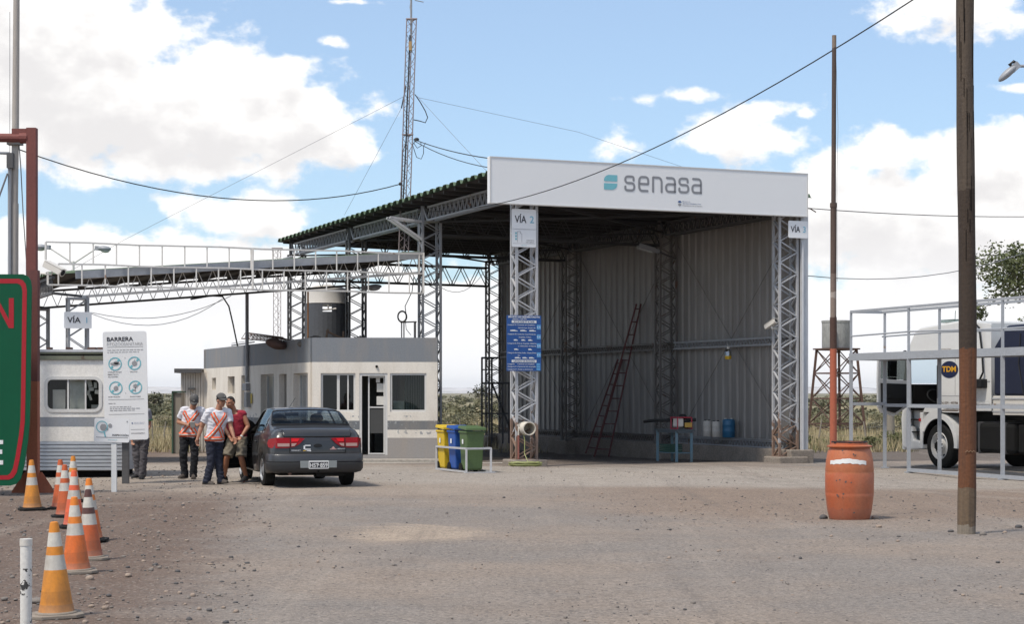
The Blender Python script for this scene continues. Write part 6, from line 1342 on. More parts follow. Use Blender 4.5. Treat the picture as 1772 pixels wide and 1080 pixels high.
tb('battery_box', lambda mb: mb.box((.36, -2.85, .72), (.55, .3, .6)), TDK, bevel=.03)
# side deflector with exhaust line, then the trailer
for x_ in (.03, W2 - .07): tb('deflector', lambda mb: prof(mb, [(-1.85, 1.30), (-1.02, 1.30), (-1.02, 3.28), (-1.85, 3.20)], x_, x_ + .04), TW, bevel=.01)
tb('deflector_line', lambda mb: [mb.box((.026, -1.43, z), (.008, .8, .012)) for z in (2.58, 1.95, 1.45)], M['ink_grey'])
tb('exhaust_pipe', lambda mb: mb.tube([(.02, -.98, 3.22), (-.02, -1.35, 3.22), (-.03, -1.52, 3.12), (-.03, -1.62, 2.6), (-.03, -1.66, 2.15), (-.02, -1.5, 1.95), (.0, -1.25, 1.8), (.02, -1.35, 1.4)], .022, 8), M['black_plastic'])
tb('air_box', lambda mb: mb.box((.0, -1.45, 1.90), (.3, .55, .20)), M['black_plastic'], bevel=.03)
tp_ = [(-1.98, 1.64), (-1.98, 2.68), (-2.42, 3.14), (-10.5, 3.30), (-10.5, 1.64)]
tb('tarpaulin', lambda mb: prof(mb, tp_[::-1], .0, W2), NV, bevel=.05)
tb('tarp_rope', lambda mb: [mb.tube([(-.012, y, 2.95), (-.02, y + .05, 2.3), (-.015, y - .1, 1.68)], .012, 5) for y in (-2.9, -4.0, -5.2, -6.4)], M['cable'])
tb('side_board', lambda mb: (mb.box((.03, -6.2, 1.44), (.05, 8.5, .38)), mb.box((W2 - .03, -6.2, 1.44), (.05, 8.5, .38)), mb.box((W2 / 2, -1.99, 1.44), (W2 - .12, .05, .38)), mb.box((W2 / 2, -6.2, 1.25), (W2, 8.5, .06))), M['cam_white'], bevel=.01)
tb('board_rail', lambda mb: [mb.box((-.002, -6.2, z), (.02, 8.5, .03)) for z in (1.3, 1.45, 1.58)], M['steel_pale'])

# ------------------------------------------------------------------ water tower on its iron stand
yw_ = 79.0; c = at(1447.5, 680, yw_); c.z = -.2; t = thing('water_tower', 'round concrete water tank on a rusty iron tower in the scrub', 'water tower', c)
zt0, zt1 = zat(603, yw_), zat(555, yw_); r = 25 / F * yw_
mb = MB(); mb.lathe([(r * .97, zt0), (r, zt0 + .05), (r, zt1 - .1), (r * 1.03, zt1 - .09), (r * 1.03, zt1), (r * .95, zt1), (r * .94, zt1 - .15)], 36, Matrix.Translation((c.x, c.y, 0))); mb.build('tank', M['concrete_pale'], t, smooth=40)
wb, wt = 44 / F * yw_, 30 / F * yw_; mb = MB(); ro = Matrix.Rotation(R(28), 3, 'Z'); cn4 = [(-1, -1), (1, -1), (1, 1), (-1, 1)]
LG = lambda k, z: V((c.x, c.y, 0)) + ro @ V((cn4[k % 4][0], cn4[k % 4][1], 0)) * ((wb + (wt - wb) * (z + .2) / (zt0 + .2)) * .80) + ZUP * z
for k in range(4):
    mb = MB(); mb.bar(LG(k, -.2), LG(k, zt0 + (.9 if k in (0, 2) else 0)), .10); mb.build('leg', M['rust'], t)
mb = MB(); zs = [.35, 1.45, 2.55, zt0 - .06]
for k in range(4):
    for z in zs: mb.bar(LG(k, z), LG(k + 1, z), .06)
    for z0, z1 in zip([-.0] + zs, zs): mb.bar(LG(k, z0), LG(k + 1, z1), .035); mb.bar(LG(k + 1, z0), LG(k, z1), .035)
mb.build('brace', M['rust'], t)
for k in range(1): mb = MB(); mb.box((c.x, c.y, zt0 - .03), (r * 2.3, r * 2.3, .06), ro); mb.build('platform', M['rust'], t)
# ------------------------------------------------------------------ scrub land
def leafmat(name, c1, c2, sc=3):
    m = mat(name, c1, c2, scale=sc, amt=1, rough=.8, fine=.3); return m
LM = [leafmat('scrub_olive', (.17, .16, .085), (.11, .105, .055)), leafmat('scrub_grey', (.26, .235, .155), (.18, .16, .10)), leafmat('scrub_dark', (.10, .10, .055), (.065, .068, .038)), leafmat('dry_grass', (.44, .365, .22), (.33, .27, .155)), leafmat('tree_leaf', (.12, .135, .05), (.06, .075, .03)), leafmat('green_tuft', (.17, .165, .07), (.10, .11, .045))]
BK = mat('bark', (.13, .10, .075), (.07, .055, .045), scale=5, rough=.95, bump=.5)
def leafquad(mb, c, s, rn, mi=0):
    a = V((rn.gauss(0, 1), rn.gauss(0, 1), rn.gauss(0, .7))).normalized(); b = a.cross(V((rn.gauss(0, 1), rn.gauss(0, 1), rn.gauss(0, 1)))).normalized()
    mb.add([c - a * s, c + b * s * .45, c + a * s, c - b * s * .45], [(0, 1, 2, 3)], mi)
def shrub_into(mb, c, r, h, n, s, rn, mi):
    lobes = [(V((rn.uniform(-.6, .6) * r, rn.uniform(-.6, .6) * r, rn.uniform(.25, .75) * h)), rn.uniform(.35, .6)) for _ in range(5)]
    for _ in range(n):
        l, q = rn.choice(lobes); d = V((rn.gauss(0, 1), rn.gauss(0, 1), rn.gauss(0, 1))).normalized() * rn.uniform(.5, 1) ** .5 * q
        p = c + l + V((d.x * r, d.y * r, d.z * h * .75)); p.z = max(c.z + .03, p.z); leafquad(mb, p, s * rn.uniform(.6, 1.4), rn, mi)
rn = random.Random(31); mb = MB()
for k in range(2300):                      # far scrub, one mass
    y = 118 / (1 - rn.random() * .88); x = rn.uniform(-.36, .36) * y; r = rn.uniform(.5, 1.3) * (1 + y / 900); h = rn.uniform(.3, .75) * (1 + y / 1500)
    if noise.noise(V((x * .02, y * .008, 2))) < -.25: continue
    shrub_into(mb, V((x, y, -.25)), r, h, max(14, int(5200 / (y * .5))), .03 + y * .0011, rn, rn.choice((0, 0, 1, 2)))
struct(mb.build('scrub', LM[:3]), 'stuff', 'low olive scrub spreading to the horizon behind the sheds', 'scrub')
mb = MB()
for k in range(8000):                      # dry grass
    y = 57.5 + 90 * rn.random() ** 1.35; x = rn.uniform(-.36, .36) * y
    g = noise.noise(V((x * .13, y * .09, 7)))
    if g < -.18 or (y < 62 and S(0, 0).lerp(S(7, 0), .5) and -9 < x < 8 and rn.random() < .6): continue
    c = V((x, y, gz(y))); hh = rn.uniform(.22, .62) * (1 + .5 * g); mi = 0 if rn.random() < .8 else 1
    for j in range(11):
        a = rn.uniform(0, 6.28); o = V((math.cos(a), math.sin(a), 0)) * rn.uniform(0, .28); e = V((math.cos(a + 1), math.sin(a + 1), 0)) * .018; t = c + o * 1.6 + V((rn.uniform(-.1, .1), 0, hh * rn.uniform(.6, 1.1))); mb.add([c + o - e, c + o + e, t], [(0, 1, 2)], mi)
struct(mb.build('grass', [LM[3], LM[5]]), 'stuff', 'dry straw coloured grass along the edge of the yard', 'grass')
def shrub(px, y, r, h, kind, label, grp='bushes in the scrub behind the yard', n=1500):
    p = at(px, 680, y); p.z = gz(y) - .03; t = thing('bush', label, 'bush', p, group=grp); mb = MB(); rr = random.Random(int(px * 7 + y)); shrub_into(mb, p, r, h, n, .022 + .0004 * y, rr, 0); mb.build('foliage', LM[kind], t)
    mb = MB()
    for k in range(6): a = rr.uniform(0, 6.28); mb.tube([p, p + V((math.cos(a) * r * .35, math.sin(a) * r * .35, h * .55))], [.025, .008], 5)
    mb.build('stem', BK, t)
for k, (px, y, r, h, kd, lb) in enumerate(((772, 72, .95, 1.15, 1, 'grey bush showing between the booth and the scaffold stair'), (800, 86, 1.3, 1.35, 0, 'olive bush behind the wheelie bins'), (826, 78, 1.0, 1.1, 0, 'olive bush just beside the scaffold stair'), (787, 104, 1.3, 1.35, 2, 'dark bush far behind the yellow bin'), (1400, 92, 1.2, 1.2, 0, 'olive bush touching the corner of the sheet wall'), (1428, 98, 1.4, 1.3, 1, 'grey bush behind the legs of the water tower'), (1478, 88, 1.2, 1.25, 0, 'olive bush right of the water tower legs'), (1512, 82, 1.3, 1.15, 1, 'grey green bush between the catwalk posts'), (1548, 96, 1.6, 1.5, 0, 'olive bush behind the open truck door'), (1590, 90, 1.4, 1.3, 2, 'dark bush behind the truck wheel'), (262, 120, 1.5, 1.7, 2, 'dark bush left of the brown cabinet'), (276, 112, 1.3, 1.2, 1, 'grey bush low in the gap beside the tall white sign'), (290, 92, 1.0, 1.0, 0, 'olive bush in the gap beside the brown cabinet'))): shrub(px, y, r, h * .58, kd, lb)
for px, y, r, h, lb in ((1555, 62.5, .8, .6, 'green grass tussock by the old fence post'), (1500, 61.5, .7, .45, 'green tussock at the gravel edge by the catwalk'), (1405, 63, .6, .45, 'low green tussock by the foot of the sheet wall')): shrub(px, y, r, h, 5, lb, 'green tussocks along the gravel edge', 1200)
def tree(px, y, ztop, r, label, n, s, name='tree', kind=4, seed=1, trunk=.22, squash=.85):
    p = at(px, 680, y); p.z = -.25; t = thing(name, label, 'tree', p); rr = random.Random(seed); H = ztop + .25; mb = MB(); zc = ztop - r * squash; tips = []
    fork = p + ZUP * (zc - r * squash) * .9; mb.tube([p, p + ZUP * (fork.z - p.z) * .5 + V((.08, 0, 0)), fork], [trunk, trunk * .8, trunk * .65], 9)
    for k in range(9):
        a = 6.283 * k / 9 + rr.uniform(-.3, .3); e = V((p.x, y, zc)) + V((math.cos(a) * r * rr.uniform(.45, .8), math.sin(a) * r * rr.uniform(.45, .8), rr.uniform(-.2, .75) * r * squash)); m_ = fork.lerp(e, .5) + ZUP * .2 * r; mb.tube([fork, m_, e], [trunk * .4, trunk * .22, .02], 6); tips.append((e, rr.uniform(.26, .42) * r))
        for j in range(3): e2 = e + V((rr.gauss(0, .3) * r, rr.gauss(0, .3) * r, rr.gauss(.1, .25) * r)); mb.tube([m_.lerp(e, .7), e2], [trunk * .12, .01], 5); tips.append((e2, rr.uniform(.16, .32) * r))
    mb.build('trunk', BK, t, smooth=60); mb = MB()
    for _ in range(n):
        e, q = rr.choice(tips); d = V((rr.gauss(0, 1), rr.gauss(0, 1), rr.gauss(0, .8))).normalized() * q * rr.random() ** .45; leafquad(mb, e + d, s * rr.uniform(.6, 1.4), rr, 0)
    mb.build('crown', LM[kind], t)
tree(1848, 72, 8.6, 2.9, 'green tree rising behind the navy tarpaulin trailer', 13000, .085, seed=4)
tree(263, 210, 1.9, 1.3, 'small dark tree on the horizon beside the tall white sign', 500, .2, 'small_tree', 2, 3, .12)
tree(830, 320, 2.6, 1.6, 'tiny dark tree on the horizon behind the scaffold stair', 300, .25, 'small_tree', 2, 6, .12)
# old wire fence in the scrub
pm = mat('grey_wood', (.26, .23, .19), (.17, .15, .125), scale=4, rough=.95, stretch=(3, 3, .3))
fw = thing('wire_fence', 'old field fence of grey stakes and wire in the dry grass', 'fence', at(1470, 760, 66)); rr = random.Random(5)
for px, h, lean in ((1415, 1.0, .15), (1402, 1.1, -.2), (1440, .9, .05), (1500, .9, -.12), (1523, .95, .25), (770, .9, .1), (800, 1.0, -.1), (823, .85, .05), (282, .9, .1), (265, .9, -.05)):
    p = at(px, 680, 66 + rr.uniform(-.5, .5)); p.z = -.25; mb = MB(); mb.tube([p, p + V((lean, 0, h))], [.035, .025], 6); mb.build('stake', pm, fw)
for z in (.35, .65):
    mb = MB(); mb.tube([V((x, 66.2, z - .2 + .03 * math.sin(x))) for x in range(-24, 25, 3)], .006, 4); mb.build('wire', M['wire'], fw)
p = at(1541, 680, 64.5); p.z = -.25; t = thing('fence_post', 'thick grey wooden fence post in the grass behind the catwalk', 'post', p); mb = MB(); mb.tube([p, p + V((.01, 0, .8)), p + V((0, 0, 1.42))], [.16, .14, .13], 9); mb.build('post', pm, t, smooth=60)
mb = MB(); mb.tube([p + V((0, -.16, 1.2)), p + V((.6, -.2, 1.15)), p + V((1.2, -.15, 1.2))], .012, 5); mb.build('wire', M['wire'], t)
# ------------------------------------------------------------------ saloon car: local x = across (right +), y = forward, z = up, origin under the rear axle
ch = R(17); RL = V((-423 / F * 33.1, 33.1, 0)); CO = RL + V((math.cos(ch), math.sin(ch), 0)) * .73
CO.z = .0; CAR = thing('car', 'dark grey saloon car seen from behind with its front door open', 'car', CO, ch)
PAINT = mat('car_paint', (.029, .030, .033), (.025, .026, .029), scale=1, rough=.3, metal=.0, fine=.02, coat=.45, spec=.4)
PLA = mat('bumper_plastic', (.026, .027, .029), (.02, .021, .023), scale=3, rough=.5)
# stations: y, sill half width, waist half width, shoulder half width, z sill, z shoulder, glass base (w, z), roof rail (w, z), centre z
ST_ = [(-.98, .74, .765, .70, .33, .93, .665, .985, .60, 1.02, 1.03), (-.90, .79, .815, .755, .30, .945, .72, 1.0, .64, 1.045, 1.055), (-.78, .815, .84, .785, .27, .955, .745, 1.01, .665, 1.055, 1.068), (-.55, .825, .848, .80, .25, .96, .757, 1.015, .665, 1.065, 1.08),
       (-.40, .828, .85, .803, .24, .96, .765, 1.02, .715, 1.085, 1.10), (-.20, .83, .85, .805, .24, .955, .775, 1.01, .685, 1.195, 1.225), (.10, .83, .85, .805, .24, .95, .782, 1.0, .625, 1.335, 1.375), (.30, .83, .85, .805, .24, .945, .785, .995, .585, 1.385, 1.418), (.7, .83, .85, .805, .23, .935, .785, .985, .58, 1.40, 1.437), (1.2, .83, .85, .80, .23, .92, .78, .97, .575, 1.385, 1.43),
       (1.5, .83, .85, .80, .23, .91, .778, .96, .57, 1.35, 1.40), (1.9, .83, .85, .80, .23, .90, .77, .95, .62, 1.16, 1.21), (2.3, .83, .85, .79, .24, .89, .75, .935, .66, .965, 1.0), (2.6, .825, .845, .78, .25, .86, .72, .90, .62, .93, .95), (3.0, .80, .82, .74, .27, .79, .67, .83, .57, .855, .87), (3.25, .75, .77, .69, .30, .70, .62, .74, .52, .765, .775), (3.40, .66, .68, .61, .34, .60, .54, .64, .45, .66, .665)]
def cat(p0, p1, p2, p3, t): return .5 * ((2 * p1) + (-p0 + p2) * t + (2 * p0 - 5 * p1 + 4 * p2 - p3) * t * t + (-p0 + 3 * p1 - 3 * p2 + p3) * t ** 3)
def station(y):
    k = 0
    while k < len(ST_) - 2 and ST_[k + 1][0] < y: k += 1
    a, b_ = ST_[k], ST_[k + 1]; t = (y - a[0]) / (b_[0] - a[0]); return [a[i] + (b_[i] - a[i]) * (t * t * (3 - 2 * t) * .35 + t * .65) for i in range(len(a))]
WC = (0.0, 2.58); AR = .335
def sect(y):
    q = station(y); _, ws, wm, wb, zs, zsh, wg, zg, wr, zr, zc = q; zz = zs
    for wy in WC:
        d = y - wy
        if abs(d) < AR: zz = max(zz, .29 + math.sqrt(AR * AR - d * d))
    r = [(ws * .97, zz), (ws, zz + .03), (wm, max(.46, zz + .05)), (wm + .008, max(.64, zz + .07)), (wm - .012, max(.80, zz + .09)), (wb + .02, zsh - .03), (wb, zsh), (wg, zg), (wg + (wr - wg) * .5 + .012, zg + (zr - zg) * .5), (wr, zr), (wr * .86, zr + (zc - zr) * .55), (wr * .45, zc - .006), (0, zc)]
    return r
def rear_off(j, x=0, w=1): return (0, 0, -.01, -.01, .0, .02, .04, .06, .075, .09, .09, .09, .09)[j]
ys = [-.98, -.95, -.90, -.84]; y = -.78
while y < 3.40: ys.append(y); y += .055
ys.append(3.40); NJ = 13
def pnt(i, j, sg):
    w_, z = sect(ys[i])[j]; yy = ys[i]
    if yy < -.75: yy += rear_off(j) * max(0, (-.75 - yy) / .23)
    return V((sg * w_, yy, z))
patches = {'body': MB(), 'rear_window': MB(), 'windscreen': MB(), 'side_window': MB(), 'door': MB(), 'door_glass': MB()}
D0, D1 = .98, 2.06
def cls(i, j, sg):
    y0, y1 = ys[i], ys[i + 1]; ym = (y0 + y1) / 2
    if j >= 9 and -.36 < ym < .16: return 'rear_window'
    if j >= 10 and 1.52 < ym < 2.24: return 'windscreen'
    if sg < 0 and D0 < ym < D1 and (1 <= j < 7): return 'door'
    if 7 <= j < 9:
        if sg < 0 and D0 < ym < 1.88: return 'door_glass'
        if .22 < ym < .90 or D0 + .06 < ym < 1.88: return 'side_window'
        if -.02 < ym <= .16 and j == 7: return 'side_window'
    if sg < 0 and D0 < ym < D1 and 7 <= j < 9: return 'door'
    return 'body'
for i in range(len(ys) - 1):
    for j in range(NJ - 1):
        for sg in (-1, 1):
            q = [pnt(i, j, sg), pnt(i + 1, j, sg), pnt(i + 1, j + 1, sg), pnt(i, j + 1, sg)]; patches[cls(i, j, sg)].add(q if sg > 0 else q[::-1], [(0, 1, 2, 3)])
def rear_grid(mb, js, nx=14, bulge=.05, push=0.0, fr=1.0):
    rows = []
    for j in js:
        w_, z = sect(ys[0])[j]; y0 = pnt(0, j, 1).y; w_ *= fr; rows.append([V((w_ * (2 * k / nx - 1), y0 - bulge * (1 - (2 * k / nx - 1) ** 2) - push, z)) for k in range(nx + 1)])
    for a, b_ in zip(rows, rows[1:]):
        for k in range(nx): mb.add([a[k], a[k + 1], b_[k + 1], b_[k]], [(0, 1, 2, 3)])
rear_grid(patches['body'], [0, 1, 2, 3, 4, 5, 6, 7, 9, 12])
fr_ = MB(); 
w0 = [sect(ys[-1])[j] for j in range(NJ)]; patches['body'].add([V((w_, 3.4, z)) for w_, z in w0] + [V((-w_, 3.4, z)) for w_, z in w0[::-1]], [tuple(range(2 * NJ))[::-1]])
def cpart(name, mb, m, par=CAR, **k):
    k.setdefault('smooth', 35); return mb.build(name, m, par, local=True, **k)
def weld(o):
    bm = bmesh.new(); bm.from_mesh(o.data); bmesh.ops.remove_doubles(bm, verts=bm.verts, dist=.0005); bm.to_mesh(o.data); bm.free(); o.data.polygons.foreach_set('use_smooth', [True] * len(o.data.polygons)); o.data.set_sharp_from_angle(angle=R(38)); o.data.update(); return o
body = weld(cpart('body', patches['body'], PAINT)); sm = body.modifiers.new('s', 'SOLIDIFY'); sm.thickness = .012; sm.offset = -1
rw_ = MB(); iw = [i for i in range(len(ys) - 1) if cls(i, 10, 1) == 'rear_window']; ia, ib = iw[0], iw[-1] + 1; g_ = []
for k in range(9):          # one even, gently bowed sheet of glass
    t = k / 8
    row = [pnt(ia, j, -1).lerp(pnt(ib, j, -1), t) + V((0, -.03, .045)) * 4 * t * (1 - t) for j in range(9, NJ)] ; row += [V((-p.x, p.y, p.z)) for p in row[-2::-1]]; g_.append(row)
nn_ = len(g_[0]); rw_.add([p for r in g_ for p in r], [(a * nn_ + b_, a * nn_ + b_ + 1, a * nn_ + nn_ + b_ + 1, a * nn_ + nn_ + b_) for a in range(8) for b_ in range(nn_ - 1)])
cpart('rear_window', rw_, M['car_glass'], smooth=180); weld(cpart('windscreen', patches['windscreen'], M['car_glass']))
for sg in (-1, 1):
    q = MB(); w_ = patches['side_window']
    for f in w_.f:
        if sum(w_.v[i].x for i in f) * sg > 0: q.add([w_.v[i] for i in f], [tuple(range(len(f)))])
    weld(cpart('side_window', q, M['car_glass']))
# window surrounds
mb = MB(); i0 = min(i for i in range(len(ys)) if ys[i] > -.37); i1 = max(i for i in range(len(ys)) if ys[i] < .165)
for sg in (-1, 1): mb.tube([pnt(i, 9, sg) + V((0, 0, .002)) for i in range(i0, i1 + 1)], .012, 5)
for ii in (i0, i1): mb.tube([pnt(ii, j, -1) + V((0, 0, .003)) for j in range(9, NJ)] + [pnt(ii, j, 1) + V((0, 0, .003)) for j in range(NJ - 2, 8, -1)], .012, 5)
cpart('window_seal', mb, M['black_plastic'])
# door swung about its front edge
hx, hy = -.845, D1; da = R(42)
def swing(mb, th):
    vs_ = mb.v; n = len(vs_); inner = [V((p.x + th, p.y, p.z)) for p in vs_]; f2 = [tuple(n + i for i in f[::-1]) for f in mb.f]
    ed = {}
    for f in mb.f:
        for a, b_ in zip(f, f[1:] + f[:1]):
            k = (tuple(round(c, 4) for c in vs_[a]), tuple(round(c, 4) for c in vs_[b_])); ed[k] = (a, b_)
    out = MB(); out.v = vs_ + inner; out.f = mb.f + f2 + [(b_, a, n + a, n + b_) for k, (a, b_) in ed.items() if (k[1], k[0]) not in ed]; out.m = [0] * len(out.f)
    c, s = math.cos(-da), math.sin(-da)
    out.v = [V((hx + (p.x - hx) * c - (p.y - hy) * s, hy + (p.x - hx) * s + (p.y - hy) * c, p.z)) for p in out.v]; return out
# (the rear end of the door moves outwards, to -x)
dmb = swing(patches['door'], .05); dr = cpart('door', dmb, PAINT)
inn_ = MB(); inn_.box((-.76, 1.5, .62), (.05, .98, .55)); inn_.box((-.72, 1.45, .72), (.06, .5, .07)); inn_.f = inn_.f
c, s = math.cos(-da), math.sin(-da); inn_.v = [V((hx + (p.x - hx) * c - (p.y - hy) * s, hy + (p.x - hx) * s + (p.y - hy) * c, p.z)) for p in inn_.v]; cpart('door_trim', inn_, M['black_plastic'], dr, bevel=.01)
g_ = patches['door_glass']; g_.v = [V((hx + (p.x - hx) * c - (p.y - hy) * s, hy + (p.x - hx) * s + (p.y - hy) * c, p.z)) for p in g_.v]; cpart('door_glass', g_, M['car_glass'], dr)
fr_ = MB(); ii = [i for i in range(len(ys)) if D0 - .01 < ys[i] < 1.92]; fr_.tube([pnt(ii[0], 7, -1)] + [pnt(i, 9, -1) for i in ii] + [pnt(ii[-1], 7, -1)], .022, 6); fr_.v = [V((hx + (p.x - hx) * c - (p.y - hy) * s, hy + (p.x - hx) * s + (p.y - hy) * c, p.z)) for p in fr_.v]; cpart('door_frame', fr_, M['black_plastic'], dr)
mm = MB(); mm.ellipsoid((-.93, 1.86, 1.0), (.10, .06, .075)); mm.v = [V((hx + (p.x - hx) * c - (p.y - hy) * s, hy + (p.x - hx) * s + (p.y - hy) * c, p.z)) for p in mm.v]; cpart('mirror', mm, M['black_plastic'], dr)
mm = MB(); mm.ellipsoid((.93, 1.80, 1.0), (.10, .06, .075)); cpart('mirror', mm, M['black_plastic'])
# cabin
mb = MB(); mb.box((0, 1.1, .36), (1.52, 3.0, .2)); mb.box((0, 1.98, .78), (1.4, .35, .25)); mb.box((0, -.22, .96), (1.3, .55, .03)); mb.box((0, .02, .66), (1.36, .2, .56), Matrix.Rotation(R(12), 3, 'X')); mb.box((0, .35, .52), (1.36, .6, .2)); cpart('cabin', mb, M['dark'], bevel=.03)
SEAT = mat('seat_cloth', (.035, .037, .042), rough=.9)
for sx_ in (-.36, .36):
    mb = MB(); mb.box((sx_, 1.35, .55), (.5, .5, .2)); mb.box((sx_, 1.06, .86), (.48, .14, .62), Matrix.Rotation(R(14), 3, 'X')); mb.ellipsoid((sx_, .97, 1.22), (.14, .06, .09)); cpart('seat', mb, SEAT, bevel=.04)
mb = MB(); mb.tube([V((-.36 + .18 * math.cos(g), 1.76 + .05 * math.sin(g), .95 + .17 * math.sin(g))) for g in [2 * math.pi * k / 18 for k in range(19)]], .014, 6); cpart('steering_wheel', mb, M['black_plastic'])
mb = MB(); mb.box((0, 1.62, 1.29), (.26, .03, .07)); mb.box((0, 1.66, 1.34), (.03, .03, .1)); cpart('rear_mirror', mb, M['black_plastic'])
mb = MB()
for sx_ in (-.42, .42): mb.box((sx_, -.02, 1.03), (.26, .08, .12))
mb.box((0, -.15, 1.0), (.26, .05, .06)); cpart('parcel_shelf', mb, M['black_plastic'], bevel=.03)
# tail: lid edge, seams, lamps, bumper, plate
def rearpt(x, z, push=.0):
    """point on the tail surface at lateral x and height z"""
    rows = [(sect(ys[0])[j], pnt(0, j, 1).y) for j in (0, 1, 2, 3, 4, 5, 6, 7, 9, 12)]
    for (a, ya), (b_, yb2) in zip(rows, rows[1:]):
        if a[1] <= z <= b_[1]:
            t = (z - a[1]) / max(1e-6, b_[1] - a[1]); w_ = a[0] + (b_[0] - a[0]) * t; y0 = ya + (yb2 - ya) * t; f = x / w_; return V((x, y0 - .05 * (1 - f * f) - push, z))
    return V((x, -1.0, z))
def tailpoly(mb, pts, push, n=4):
    """fan patch laid on the tail surface, subdivided so that it follows the curve"""
    c = V((sum(p[0] for p in pts) / len(pts), sum(p[1] for p in pts) / len(pts), 0)); m_ = len(pts); dense = []
    for a, b_ in zip(pts, pts[1:] + pts[:1]):
        for k in range(n): dense.append((a[0] + (b_[0] - a[0]) * k / n, a[1] + (b_[1] - a[1]) * k / n))
    m_ = len(dense); rings = []
    for f in (1, .66, .33): rings.append([rearpt(c.x + (x - c.x) * f, c.y + (z - c.y) * f, push) for x, z in dense])
    o = [p for r_ in rings for p in r_] + [rearpt(c.x, c.y, push)]
    fs = [(r_ * m_ + k, r_ * m_ + (k + 1) % m_, (r_ + 1) * m_ + (k + 1) % m_, (r_ + 1) * m_ + k) for r_ in range(2) for k in range(m_)] + [(2 * m_ + k, 2 * m_ + (k + 1) % m_, 3 * m_) for k in range(m_)]
    mb.add(o, fs)
red_ = mat('lamp_red', (.27, .003, .006), (.21, .003, .006), scale=8, rough=.25, spec=.3, fine=.05); redb = mat('lamp_red_bright', (.62, .008, .010), rough=.25, spec=.3); clr = mat('lamp_clear', (.42, .27, .24), (.34, .20, .18), scale=20, rough=.25, spec=.3)
for sg in (-1, 1):
    mb = MB(); tailpoly(mb, [(sg * x, z) for x, z in ((.735, .90), (.30, .895), (.235, .885), (.33, .79), (.42, .735), (.56, .715), (.735, .715))], .022)
    for j in range(3): pass
    sd_ = [pnt(i, 5, sg) for i in (0, 1, 2, 3)]
    mb.add([V((sg * .735, rearpt(.735, .90).y - .022, .90)), V((sg * .815, -.90, .885)), V((sg * .842, -.76, .86)), V((sg * .852, -.70, .80)), V((sg * .848, -.78, .73)), V((sg * .82, -.90, .715)), V((sg * .735, rearpt(.735, .715).y - .022, .715))], [(0, 1, 2, 3, 4, 5, 6)])
    lt = cpart('tail_light', mb, red_, fixn=True)
    mb = MB(); tailpoly(mb, [(sg * x, z) for x, z in ((.475, .888), (.33, .885), (.36, .83), (.475, .83))], .03); cpart('brake_lens', mb, redb, lt)
    mb = MB(); tailpoly(mb, [(sg * x, z) for x, z in ((.475, .80), (.38, .80), (.42, .755), (.475, .745))], .03); tailpoly(mb, [(sg * x, z) for x, z in ((.72, .80), (.51, .80), (.51, .745), (.72, .745))], .03); cpart('reverse_lens', mb, clr, lt)
    mb = MB(); mb.tube([rearpt(sg * .492, z, .03) for z in (.718, .76, .80, .85, .898)], .005, 5); cpart('lamp_seam', mb, M['black_plastic'], lt)
SEAM = mat('panel_gap', (.008, .008, .008), rough=.9)
mb = MB(); lid = [(-.60, 1.0), (-.585, .93), (-.49, .905)]
mb.tube([rearpt(x, .915, .004) for x in [-.60 + 1.2 * k / 16 for k in range(17)]], .013, 6)
mb.tube([rearpt(x, .628, .003) for x in [-.50 + 1.0 * k / 14 for k in range(15)]], .007, 5)
for sg in (-1, 1):
    mb.tube([rearpt(sg * .505, z, .003) for z in (.63, .66, .70, .715)], .006, 5); mb.tube([rearpt(sg * .60, .915, .003), rearpt(sg * .625, .97, .003), pnt(1, 9, sg), pnt(4, 9, sg), pnt(6, 9, sg)], .006, 5)
    for yy, jj in ((.96, range(1, 9)), (D1 + .01, range(1, 7))) if sg > 0 else ((.965, range(1, 9)),):
        i = min(range(len(ys)), key=lambda k: abs(ys[k] - yy)); mb.tube([pnt(i, j, sg) + V((sg * .003, 0, 0)) for j in jj], .005, 5)
    i2 = min(range(len(ys)), key=lambda k: abs(ys[k] - .38)); mb.tube([pnt(i2, j, sg) + V((sg * .003, 0, 0)) for j in range(2, 7)], .005, 5)
cpart('panel_seam', mb, SEAM)
# spoiler edge of the boot lid
mb = MB(); rr_ = []
for k in range(17):
    x = -.60 + 1.2 * k / 16; p0 = rearpt(x, .925, .014); p1 = rearpt(x, .985, .030); p2 = V((x, p1.y + .06, 1.037 + .012 * (1 - (x / .6) ** 2))); rr_.append([p0, p1, p2, V((x, p2.y + .10, p2.z + .012)), V((x, p2.y + .10, p2.z - .05)), V((x, p0.y + .08, .93))])
mb.loft(rr_); cpart('boot_lip', mb, PAINT, smooth=50, fixn=True)
bp = [(.835, -.42), (.862, -.66), (.85, -.86), (.80, -.98), (.66, -1.05), (.40, -1.085), (0, -1.10)]; path = [(-x, y_) for x, y_ in bp] + [(x, y_) for x, y_ in bp[-2::-1]]
def sweep(mb, prof_):
    rings = []
    for i, (x, y_) in enumerate(path):
        a = path[max(0, i - 1)]; b_ = path[min(len(path) - 1, i + 1)]; t = V((b_[0] - a[0], b_[1] - a[1], 0)).normalized(); nrm = V((t.y, -t.x, 0)); rings.append([V((x, y_, 0)) + nrm * o + ZUP * z for o, z in prof_])
    mb.loft(rings)
mb = MB(); sweep(mb, [(-.10, .615), (-.012, .612), (.008, .59), (.008, .475), (-.005, .465), (-.02, .465), (-.10, .465)]); cpart('rear_bumper', mb, mat('bumper_grey', (.036, .037, .041), rough=.4, coat=.2), smooth=50, fixn=True)
mb = MB(); sweep(mb, [(-.10, .464), (-.004, .464), (.014, .45), (.010, .34), (-.03, .285), (-.10, .27)]); cpart('lower_bumper', mb, PLA, smooth=50, fixn=True)
yb2 = -1.116
